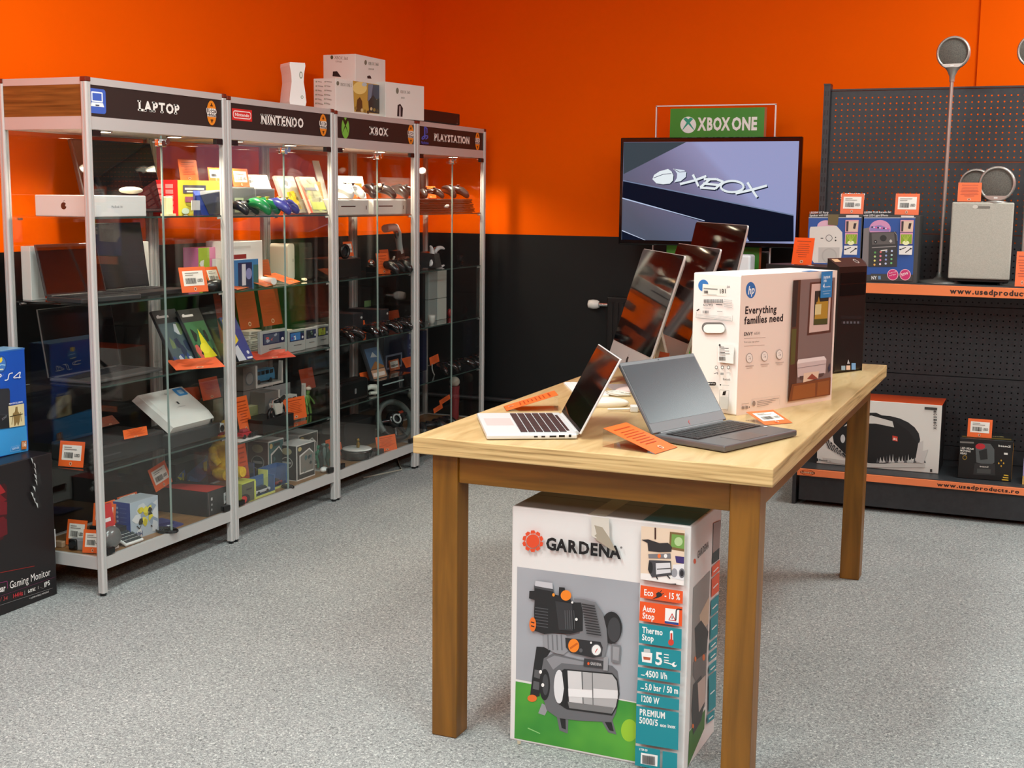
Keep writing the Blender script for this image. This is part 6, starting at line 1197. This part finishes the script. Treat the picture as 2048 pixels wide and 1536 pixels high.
tcar('blue window carton with a red toy car, in front of the hooded figure carton',-3.28,z,535,574,940,(150,50,60)); tcar('blue window carton with a white sports toy car at the showcase door',-3.25,z,511,550,962,(226,228,230)); tcar('dark blue window carton with a silver toy car beside the post',-3.33,z,480,510,935,(190,196,200),(40,66,110))
cbox('toy_tractor_carton','lime-edged grey carton with a red tractor wheel by the post',-3.245,z,484,512,968,.07,mat((196,206,90),.5),lambda p,w,h:(p.rect(w*.0,h*.04,w*.88,h*.95,(92,92,76)),p.ell(w*.15,h*.2,w*.42,h*.26,(40,40,40)),p.ell(w*.1,h*.2,w*.26,h*.18,(206,44,40)),p.rect(w*.3,h*.6,w*.7,h*.68,(50,50,50))))
t=thing('toy_tractor','small yellow toy tractor behind the lime-edged carton','toy',(-3.31,Y_(492,-3.31,z),z),90); G().box(0,.05,0,.04,.03,.07,mat((214,176,40),.35),.006).ob('body',t); G().cyl((.01,-.002,.02),(.01,.01,.02),.02,.02,DARKP,14).ob('wheel',t)
r=random.Random(8)
for k in range(4):
    px=636+k*7; X=-3.33+.02*(k%2); t=thing('toy_figurine',('small clear teal-green toy figurine near the third post','small dark grey toy figurine among clear green ones','small pale clear toy figurine among green ones','small deep green toy figurine nearest the third post')[k],'toy',(X,Y_(px,X,z),z),90+k*30,'clear green figurines'); gm=mat([(70,150,120),(60,66,66),(150,170,166),(40,90,80)][k],.15)
    G().lathe([(.02,0),(.02,.005),(.006,.008)],CLEAR,14).ob('base',t); G().tube([(0,0,.008),(.008,0,.04),(-.004,.004,.07),(.006,0,.1)],[.006,.011,.014,.007],gm,8).sph((.006,0,.112),.010,gm).ob('body',t)
    for s_ in (-1,1): G().tube([(0,0,.075),(s_*.02,-.004,.085+.01*k*s_),(s_*.034,0,.1+.006*k)],[.005,.004,.002],gm,6).ob('arm',t)
t=thing('toy_figurine','white blob-like toy figurine at the foot of the green figurines','toy',(-3.27,Y_(648,-3.27,z),z),90); G().sph((0,0,.014),1,WHITEP,(.026,.018,.015)).ob('body',t)
ctag(-3.36,z+.045,654,667,880,'txt','orange card corner beside the third post near the clear figurines',8,33)
coil('small black tangle at the door beneath the hooded figure carton',(-3.245,Y_(575,-3.245,z),z),.022,6,60,(20,20,20),.003)
# ---------------------------------------------------------------- showcase 3
S=SHZ[2]; z=S[0]
def slimcon(label,X,z,xl,xr,yt,d,c,slot=True,name='game_console'):
    def f(p,w,h):
        if slot: p.rect(w*.15,h*.52,w*.58,h*.6,(30,30,32)); p.rect(w*.9,h*.35,w*.93,h*.6,(120,120,118))
    return cbox(name,label,X,z,xl,xr,yt,d,mat(c,.35),f,cat='console',b=.004,part='case')
c1=slimcon('flat white console with a disc slot, nearer the NINT showcase'.replace('NINT','second'),-3.29,z,672,738,399,.2,(222,224,218)); c2=slimcon('flat white console with a disc slot in the middle of the shelf',-3.29,z,747,812,399,.2,(222,224,218)); c3=slimcon('flat grey console half hidden by the fourth post',-3.30,z,814,834,397,.2,(104,104,104),False)
zt=z+c1['_h']+.001; zt2=z+c2['_h']+.001
pad('white game controller on the first flat white console',-3.35,zt,694,100,(228,230,228),1.1); pad('black game controller on the second flat white console',-3.35,zt2,752,80,(34,32,32),1.1); pad('black game controller beside the fourth post on a white console',-3.35,zt2,803,100,(34,32,32),1.1)
t=thing('skull_ornament','small cream skull ornament perched on the black controller','ornament',(-3.35,Y_(760,-3.35,zt2),zt2+.046),90); CB=mat((226,196,160),.4); G().sph((0,0,.022),1,CB,(.018,.02,.016)).sph((0,-.012,.01),1,CB,(.011,.01,.009)).ob('skull',t)
for s_ in (-1,1): G().sph((s_*.007,-.018,.022),.0045,DARKP).ob('eye_socket',t)
def f(p,w,h): p.rect(0,0,w,h,(236,238,236)); p.rect(w*.3,h*.78,w*.75,h*.84,(190,220,206))
game_case('white game sleeve standing at the back behind the white controller',-3.46,zt,668,733,352,f,12,shell=WHITEP); ctag(-3.40,zt,700,728,367,'txt','orange text card before the white game sleeve',10,40)
t=thing('clear_stand','empty clear bent stand in the middle of the top shelf','stand',(-3.43,Y_(765,-3.43,zt),zt),90); G().hexa([(0,.0,0),(.1,0,0),(.1,.003,0),(0,.003,0),(-.02,.05,.15),(.07,.05,.15),(.07,.053,.15),(-.02,.053,.15)],ACRYL).box(0,.1,-.04,.0,0,.003,ACRYL).ob('stand',t)
z=S[1]
cb=cbox('game_console','black console block under a card, beside the third post',-3.31,z,674,722,519,.2,mat((22,22,23),.4),lambda p,w,h:p.rect(w*.1,h*.45,w*.75,h*.5,(40,40,42)),cat='console',b=.004,part='case')
zc=z+cb['_h']+.001; ctag(-3.39,zc,690,708,484,'bar','orange barcode card on the black console block',10,41); 
t=thing('headphones','black round ear pad on the black console block beside the post','headphones',(-3.33,Y_(690,-3.33,zc),zc),80); G().tube([(.028*math.cos(a*PI/8),0,.034+.03*math.sin(a*PI/8)) for a in range(16)],.009,DARKP,10,True).ob('ear_pad',t); G().cyl((0,.002,.034),(0,.012,.034),.024,.02,DARKM,16).ob('cup',t)
ctag(-3.28,z,757,776,507,'txt','orange text card in front of a dark toy pistol',10,42,yaw=-8); ctag(-3.34,z,765,783,500,'txt','darker orange card behind the one before the toy pistol',10,43,col=(200,84,38))
t=thing('toy_pistol','white curved motion-controller gun frame at the back of the second shelf','game controller',(-3.43,Y_(770,-3.43,z),z),90); zz=hz(454,-3.43,6.0)-z; WG=mat((196,206,204),.35)
G().tube([(0,0,zz-.015),(.07,0,zz-.01),(.12,0,zz-.012),(.15,0,zz-.04),(.165,0,zz-.10),(.185,0,zz-.155)],[.022,.022,.023,.021,.018,.017],WG,12).ob('frame',t); G().tube([(.10+.018*math.cos(a*PI/6),-.02,zz-.05+.018*math.sin(a*PI/6)) for a in range(12)],.004,DARKP,8,True).ob('trigger_ring',t); G().box(.13,.22,-.01,.04,0,zz-.14,DARKP,.004).ob('support',t)
t=thing('toy_pistol','brown and dark antique-looking toy pistol on the second shelf','toy',(-3.32,Y_(793,-3.32,z),z),95); BR=mat((72,44,34),.4); G().tube([(0,0,.045),(.05,0,.06),(.10,0,.066),(.16,0,.07)],[.012,.016,.014,.010],BR).tube([(.0,0,.05),(-.03,0,.055),(-.045,0,.07),(-.03,0,.085)],.006,mat((176,172,160),.3)).ob('grip',t); G().sph((.13,-.016,.04),.02,mat((190,186,170),.35),(1,.6,1.3)).ob('skull_badge',t)
pad('black game controller before the brown toy pistol',-3.27,z,783,105,(20,20,21)); pad('black game controller next to the fourth post on the second shelf',-3.28,z,812,100,(22,22,23))
t=thing('glass_ball','small glass ball ornament behind the orange card','ornament',(-3.42,Y_(742,-3.42,z),z+.02),90); G().sph((0,0,.03),.02,CHROME).box(-.02,.02,-.02,.02,-.019,.01,DARKP).ob('ball',t)
z=S[2]
def upcon(label,X,z,xl,xr,yt):
    t=cbox('game_console',label,X,z,xl,xr,yt,.2,mat((44,44,47),.35),lambda p,w,h:(p.ell(w*.8,h*.8,w*.1,h*.05,(200,200,196))),cat='console',b=.003,part='case'); return t
upcon('dark grey upright console on the third shelf, nearer the third post',-3.33,z,707,727,628); upcon('dark grey upright console on the third shelf behind the door edge',-3.33,z,761,778,620)
cbox('gift_card','small green card standing at the back of the third shelf',-3.50,z+.12,729,742,602,.002,mat((96,130,80),.5),cat='card',part='card')
G().box(-3.52,-3.49,5.6,5.8,z,z+.12,DARKP)
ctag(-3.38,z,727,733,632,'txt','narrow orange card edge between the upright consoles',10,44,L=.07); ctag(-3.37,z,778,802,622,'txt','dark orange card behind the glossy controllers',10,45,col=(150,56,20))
for X,px,rz,lb in ((-3.28,697,100,'glossy black controller nearest the third post on the third shelf'),(-3.27,746,100,'glossy black controller between the upright consoles'),(-3.28,764,85,'glossy black controller before the second upright console'),(-3.28,794,100,'glossy black controller before the dark orange card'),(-3.29,816,95,'glossy black controller nearest the fourth post on the third shelf')): pad(lb,X,z,px,rz,mat((14,14,16),.12,0,.8),1)
z=S[3]
def cv(p,w,h): p.rect(0,0,w,h,(40,46,52)); p.rect(w*.1,h*.3,w*.92,h*.86,(70,100,130)); p.poly([(w*.1,h*.3),(w*.5,h*.5),(w*.92,h*.34),(w*.92,h*.3)],(150,100,50)); p.rect(w*.1,h*.05,w*.92,h*.28,(190,150,120)); p.rect(w*.15,h*.1,w*.85,h*.2,(226,214,204)); p.poly([(w*.3,h*.62),(w*.5,h*.75),(w*.7,h*.6)],(170,180,180))
game_case('game case with a blue sky cover leaning on the fourth shelf',-3.31,z+.06,745,778,692,cv,20); G().box(-3.36,-3.25,5.85,6.05,z,z+.058,DARKP)
def f(p,w,h): 
    p.rect(0,0,w,h,(16,20,44)); p.rect(w*.05,h*.2,w*.55,h*.5,(120,130,150)); p.rect(w*.09,h*.24,w*.51,h*.46,(14,16,34)); p.rect(w*.72,0,w*.95,h,(24,34,90))
    for k,c in enumerate('PS3'): p.text(c,(w*.76,h*(.74-k*.2)),(w*.92,h*(.74-k*.2)),.03,(110,116,140),1)
cbox('console_carton','dark blue console carton standing at the back of the fourth shelf',-3.50,z,768,832,664,.06,mat((16,20,44),.35),f)
ctag(-3.39,z+.07,780,800,720,'bar','small pale-labelled card beside the blue sky game case',10,46,col=(200,110,70)); ctag(-3.38,z+.07,812,832,716,'txt','orange card lying beside the fourth post before the dark blue carton',30,47)
ctag(-3.36,z+.05,722,745,744,'txt','orange card with a cut corner above the black headset',10,48,yaw=-6)
cbox('game_controller','black headset case with a small emblem beside the third post',-3.27,z,680,738,768,.09,mat((14,14,15),.3),lambda p,w,h:(p.rect(w*.5,h*.35,w*.56,h*.6,(120,120,120))),cat='headset',b=.015,part='case')
t=thing('motion_strap','white curved headset strap lying beside the black headset case','headset',(-3.28,Y_(741,-3.28,z),z),90); G().tube([(-.03,.03,.03),(.0,0,.05),(.04,-.004,.045),(.065,-.004,.02),(.05,0,.012),(.01,.01,.014)],[.006,.014,.016,.014,.012,.008],mat((206,212,200),.3),12).ob('strap',t)
for X,px,lb in ((-3.36,692,'black jumble of small game parts beside the third post on the fourth shelf'),): coil(lb,(X,Y_(px,X,z),z),.03,9,90,(22,22,22),.004,'game_parts')
cbox('media_player','flat glossy black console below the blue sky game case',-3.26,z,758,828,763,.2,mat((8,9,10),.08),lambda p,w,h:(p.rect(w*.1,h*.6,w*.7,h*.7,(150,170,166))),cat='console',b=.004,part='case')
z=B0
t=thing('steering_wheel','grey and black game steering wheel standing on the bottom board','game controller',(-3.33,Y_(789,-3.33,z+.12),z),64); RG=mat((96,106,102),.45); R_=.105; tl=math.radians(24); cz=.125
M=Matrix.Translation((0,.0,cz))@Matrix.Rotation(-tl,4,'X')@Matrix.Rotation(math.radians(-10),4,'Y')
g=G(M); g.tube([(R_*math.cos(a*PI/24),0,R_*math.sin(a*PI/24)) for a in range(-10,28)],.017,RG,12); g.ob('rim',t); g=G(M); g.tube([(R_*math.cos(a*PI/24),0,R_*math.sin(a*PI/24)) for a in range(27,39)],.0165,DARKP,12); g.ob('lower_rim',t)
g=G(M); 
for a in (8,172,250,290): g.tube([(0,0,0),(R_*math.cos(math.radians(a)),0,R_*math.sin(math.radians(a)))],[.02,.010],mat((20,20,22),.15),8)
g.ob('spoke',t); G(M).lathe([(.05,.01),(.05,-.012),(.034,-.02)],mat((18,18,20),.15),24,(0,0,0),True,'y').ob('hub',t); G(M).tube([(.024*math.cos(a*PI/10),-.026,.024*math.sin(a*PI/10)) for a in range(20)],.005,mat((176,180,176),.3),8,True).ob('hub_ring',t); G().box(-.05,.05,.03,.11,0,.11,DARKM,.012).cyl((0,.05,.1),(0,.0,cz),.024,.02,DARKM).ob('base',t)
for a in (-.03,.03): G(M).sph((a,-.02,.018),.005,WHITEP).ob('button',t)
ctag(-3.26,z,755,781,872,'txt','orange text card before the steering wheel',12,50,yaw=-16)
cbox('subwoofer','dark box-shaped speaker at the back of the bottom board',-3.42,z,690,752,850,.14,mat((34,36,37),.6),None,cat='speaker',b=.004,part='case')
t=thing('toy_portal','round clear toy pad with a white ring and a small gold figure','toy',(-3.29,Y_(714,-3.29,z),z),90); G().lathe([(.05,0),(.075,.01),(.085,.045),(.08,.05)],mat((60,62,60),.1,.4),36).ob('base',t); G().lathe([(.072,.05),(.078,.054),(.072,.058),(.01,.056)],mat((226,228,222),.3),36).ob('ring',t); GO=mat((150,120,40),.3,.7); G().tube([(.01,0,.057),(.014,.0,.075),(.01,0,.09)],[.008,.011,.006],GO).sph((.01,0,.098),.009,GO).ob('figure',t)
for k in range(6):
    a=PI+k*PI/5; G().cyl((.078*math.cos(a),.078*math.sin(a),.012),(.08*math.cos(a),.08*math.sin(a),.045),.011,.013,CLEAR,10).ob('light_lens',t)
cbox('tray','thin black flat tray at the door beside the round toy pad',-3.24,z,742,768,906,.05,mat((20,20,21),.3),cat='electronics',part='case')
ctag(-3.42,z+.10,797,817,826,'txt','reddish orange card behind the steering wheel',10,51,col=(206,76,40)); ctag(-3.42,z+.11,816,829,822,'bar','small reddish card half behind the fourth post',10,52,col=(206,76,40)); ctag(-3.40,z,681,686,0,'txt','orange card edge beside the third post by the round toy pad',10,53,L=.07)
def move(label,X,z,px,c,ball,H=.2,rz=90,lift=0):
    t=thing('motion_controller',label,'game controller',(X,Y_(px,X,z),z+lift),rz); m=mat(c,.3); k=H/.2
    G().lathe([(.017*1,0),(.02,.01),(.02,.05),(.022,.1),(.021,.13),(.024,.15)],m,20).ob('handle',t); o=G().sph((0,0,.15+.02),.0235,mat(ball,.5),(1,1,1)).ob('ball',t); t.scale=(k,k,k); return t
move('dim motion controller with a white ball half behind the fourth post',-3.40,z,825,(30,30,32),(190,190,176),.25); 
t=thing('toy_figurine','small red toy figurine half behind the fourth post','toy',(-3.36,Y_(819,-3.36,z),z),90); G().sph((0,0,.03),1,mat((170,40,40),.4),(.014,.012,.03)).sph((0,0,.068),.012,mat((150,30,30),.4)).ob('body',t)
# ---------------------------------------------------------------- showcase 4
S=SHZ[3]; z=S[0]
RBR=mat((62,42,38),.3)
y0=Y_(840,-3.30,z); y1=Y_(950,-3.30,z)
for k in range(3):
    t=thing('game_console',('ribbed black slim console, lowest of three stacked','ribbed black slim console, middle of three stacked','ribbed black slim console, highest of three stacked')[k],'console',(-3.30,y0,z+k*.0265),90); g=G(); w_=y1-y0-k*.02; g.box(0,w_,.0,.2,.003,.011,RBR,.002).box(0,w_-.004,.006,.2,.011,.016,DARKP).box(0,w_,.0,.2,.016,.026,RBR,.002).box(.01,.03,.01,.19,0,.003,DARKP).box(w_-.03,w_-.01,.01,.19,0,.003,DARKP); g.ob('case',t)
zt=z+.0265*3+.001
t=thing('usb_receiver','small white glossy remote tag stuck on the stacked consoles','electronics',(-3.302,Y_(892,-3.3,z),z+.035),90); G().tube([(-.03,-.006,.0),(0,-.006,.002),(.02,-.006,.006)],[.004,.012,.008],mat((226,226,222),.2),10).ob('body',t)
pad('black game controller resting across the stacked slim consoles',-3.35,zt,905,88,(40,36,36),1.1); pad('black game controller leaning beside the fourth post',-3.33,zt,858,70,(36,34,34),.85); ctag(-3.43,zt,849,873,373,'txt','plain orange card behind the controller by the fourth post',8,60)
move('black motion controller with a white ball beside the fourth post on the top shelf',-3.35,zt,845,(24,22,22),(244,240,230),.18)
z=S[1]
t=thing('vr_headset','black and white virtual-reality headset on the second shelf','headset',(-3.31,Y_(868,-3.31,z),z),100); BK=mat((22,24,28),.25); WH2=mat((226,228,228),.25)
G().hexa([(-.06,-.03,.005),(.06,-.03,.005),(.07,.07,.005),(-.07,.07,.005),(-.055,-.015,.085),(.05,-.015,.085),(.06,.06,.095),(-.065,.06,.095)],BK).ob('visor',t); G().tube([(.10+.045*math.cos(math.radians(a)),-.01-.03*math.cos(math.radians(a)),.06+.055*math.sin(math.radians(a))) for a in range(60,310,16)],[.006,.009,.011,.013,.014,.014,.014,.014,.014,.014,.013,.012,.011,.009,.007,.005],WH2,10).ob('front_band',t)
G().tube([(-.08+.04*math.cos(math.radians(a)),0,.075+.055*math.sin(math.radians(a))) for a in range(-90,100,19)],[.005,.009,.013,.015,.016,.016,.014,.012,.009,.005],WH2,10).tube([(-.05,.0,.10),(0,.0,.112),(.05,.01,.115),(.09,.01,.112)],.005,mat((60,48,50),.3),8).ob('head_band',t)
t=thing('webcam','small dark camera at the far end of the second shelf','camera',(-3.45,Y_(942,-3.45,z),z),90); G().box(-.03,.03,0,.03,.01,.045,DARKM,.006).cyl((0,0,0),(0,0.01,.012),.012,.01,DARKP).ob('body',t); G().cyl((0,-.002,.028),(0,.0,.028),.008,.008,CHROME,12).ob('lens',t)
z=S[2]
y0=Y_(857,-3.36,z); hh=hz(543,-3.36,y0)-z; WP4=mat((196,206,196),.35)
t=thing('game_console','tall white upright console in two halves on the third shelf','console',(-3.36,y0,z),90); w_=Y_(893,-3.36,z)-y0
G().box(0,w_*.48,0,.16,0,hh*.43,mat((150,162,158),.3),.002).box(0,w_*.48,0,.16,hh*.438,hh,mat((150,162,158),.3),.002).ob('lighter_half',t); G().box(w_*.5,w_,0,.16,0,hh*.43,WP4,.002).box(w_*.5,w_,0,.16,hh*.438,hh,WP4,.002).ob('front_half',t); G().box(.002,w_-.002,.004,.158,.003,hh-.003,DARKP).ob('core',t)
t=thing('game_console','black upright console beside the fourth post next to the white one','console',(-3.36,Y_(846,-3.36,z),z),90); G().box(0,.03,0,.16,0,hh*.97,mat((20,20,21),.3),.003).ob('case',t)
t=thing('cup','small white cup-shaped gadget at the foot of the white console','gadget',(-3.30,Y_(863,-3.3,z),z),90); G().lathe([(.01,0),(.017,.008),(.021,.03),(.022,.05),(.018,.05)],mat((206,208,200),.3),20).ob('body',t)
t=thing('toy_figurine','small red rounded toy behind the white upright console','toy',(-3.39,Y_(899,-3.39,z),z),90); G().sph((0,0,.025),1,mat((150,30,32),.3),(.016,.014,.025)).ob('body',t)
z=S[3]
ctag(-3.34,z+.055,861,879,714,'txt','orange card on a curved wire stem on the fourth shelf',8,62,roll=-6); t=thing('wire_stem','curved silver wire stem holding a card on the fourth shelf','stand',(-3.33,Y_(864,-3.33,z),z),90); G().tube([(.0,0,.07),(.0,0,.045),(.012,0,.02),(.03,0,.002)],.0035,mat((170,172,166),.3),8).ob('stem',t)
for X,px,rz,lb in ((-3.30,890,90,'black controller lying nearest the orange card on the fourth shelf'),(-3.30,921,80,'black controller lying in the middle of the fourth shelf'),(-3.30,948,100,'black controller lying beside the end post on the fourth shelf')): pad(lb,X,z,px,rz,mat((16,17,18),.15,0,.8),.95)
t=thing('gadget_carton','narrow dark blue carton standing by the fourth post above the fourth shelf','box',(-3.47,Y_(846,-3.47,z),z),90); G().box(0,.05,0,.06,0,.24,mat((22,28,60),.4),.002).ob('carton',t)
z=B0
move('red motion controller with a white ball on the bottom board',-3.36,z,909,(140,50,54),(210,206,190),.27); t=ctag(-3.33,z+.12,880,901,806,'txt','orange card overlapping another beside the red motion controller',8,63,roll=-8); ctag(-3.31,z+.09,868,886,822,'txt','lower of two overlapping orange cards by the red motion controller',8,64,roll=-8)
pad('black controller lying before the red motion controller',-3.27,z,885,85,(20,20,22)); pad('black and grey controller beside the fourth post on the bottom board',-3.27,z,862,60,(40,42,44))
# cable on the floor under the row
g=G(); tagit(g.tube([(-3.35,5.95,.004),(-3.30,6.1,.004),(-3.26,6.22,.004),(-3.34,6.34,.004),(-3.5,6.6,.004)],.004,mat((190,186,170),.5),6).ob('power_cable'),'pale power cable on the carpet beneath the showcases','cable')
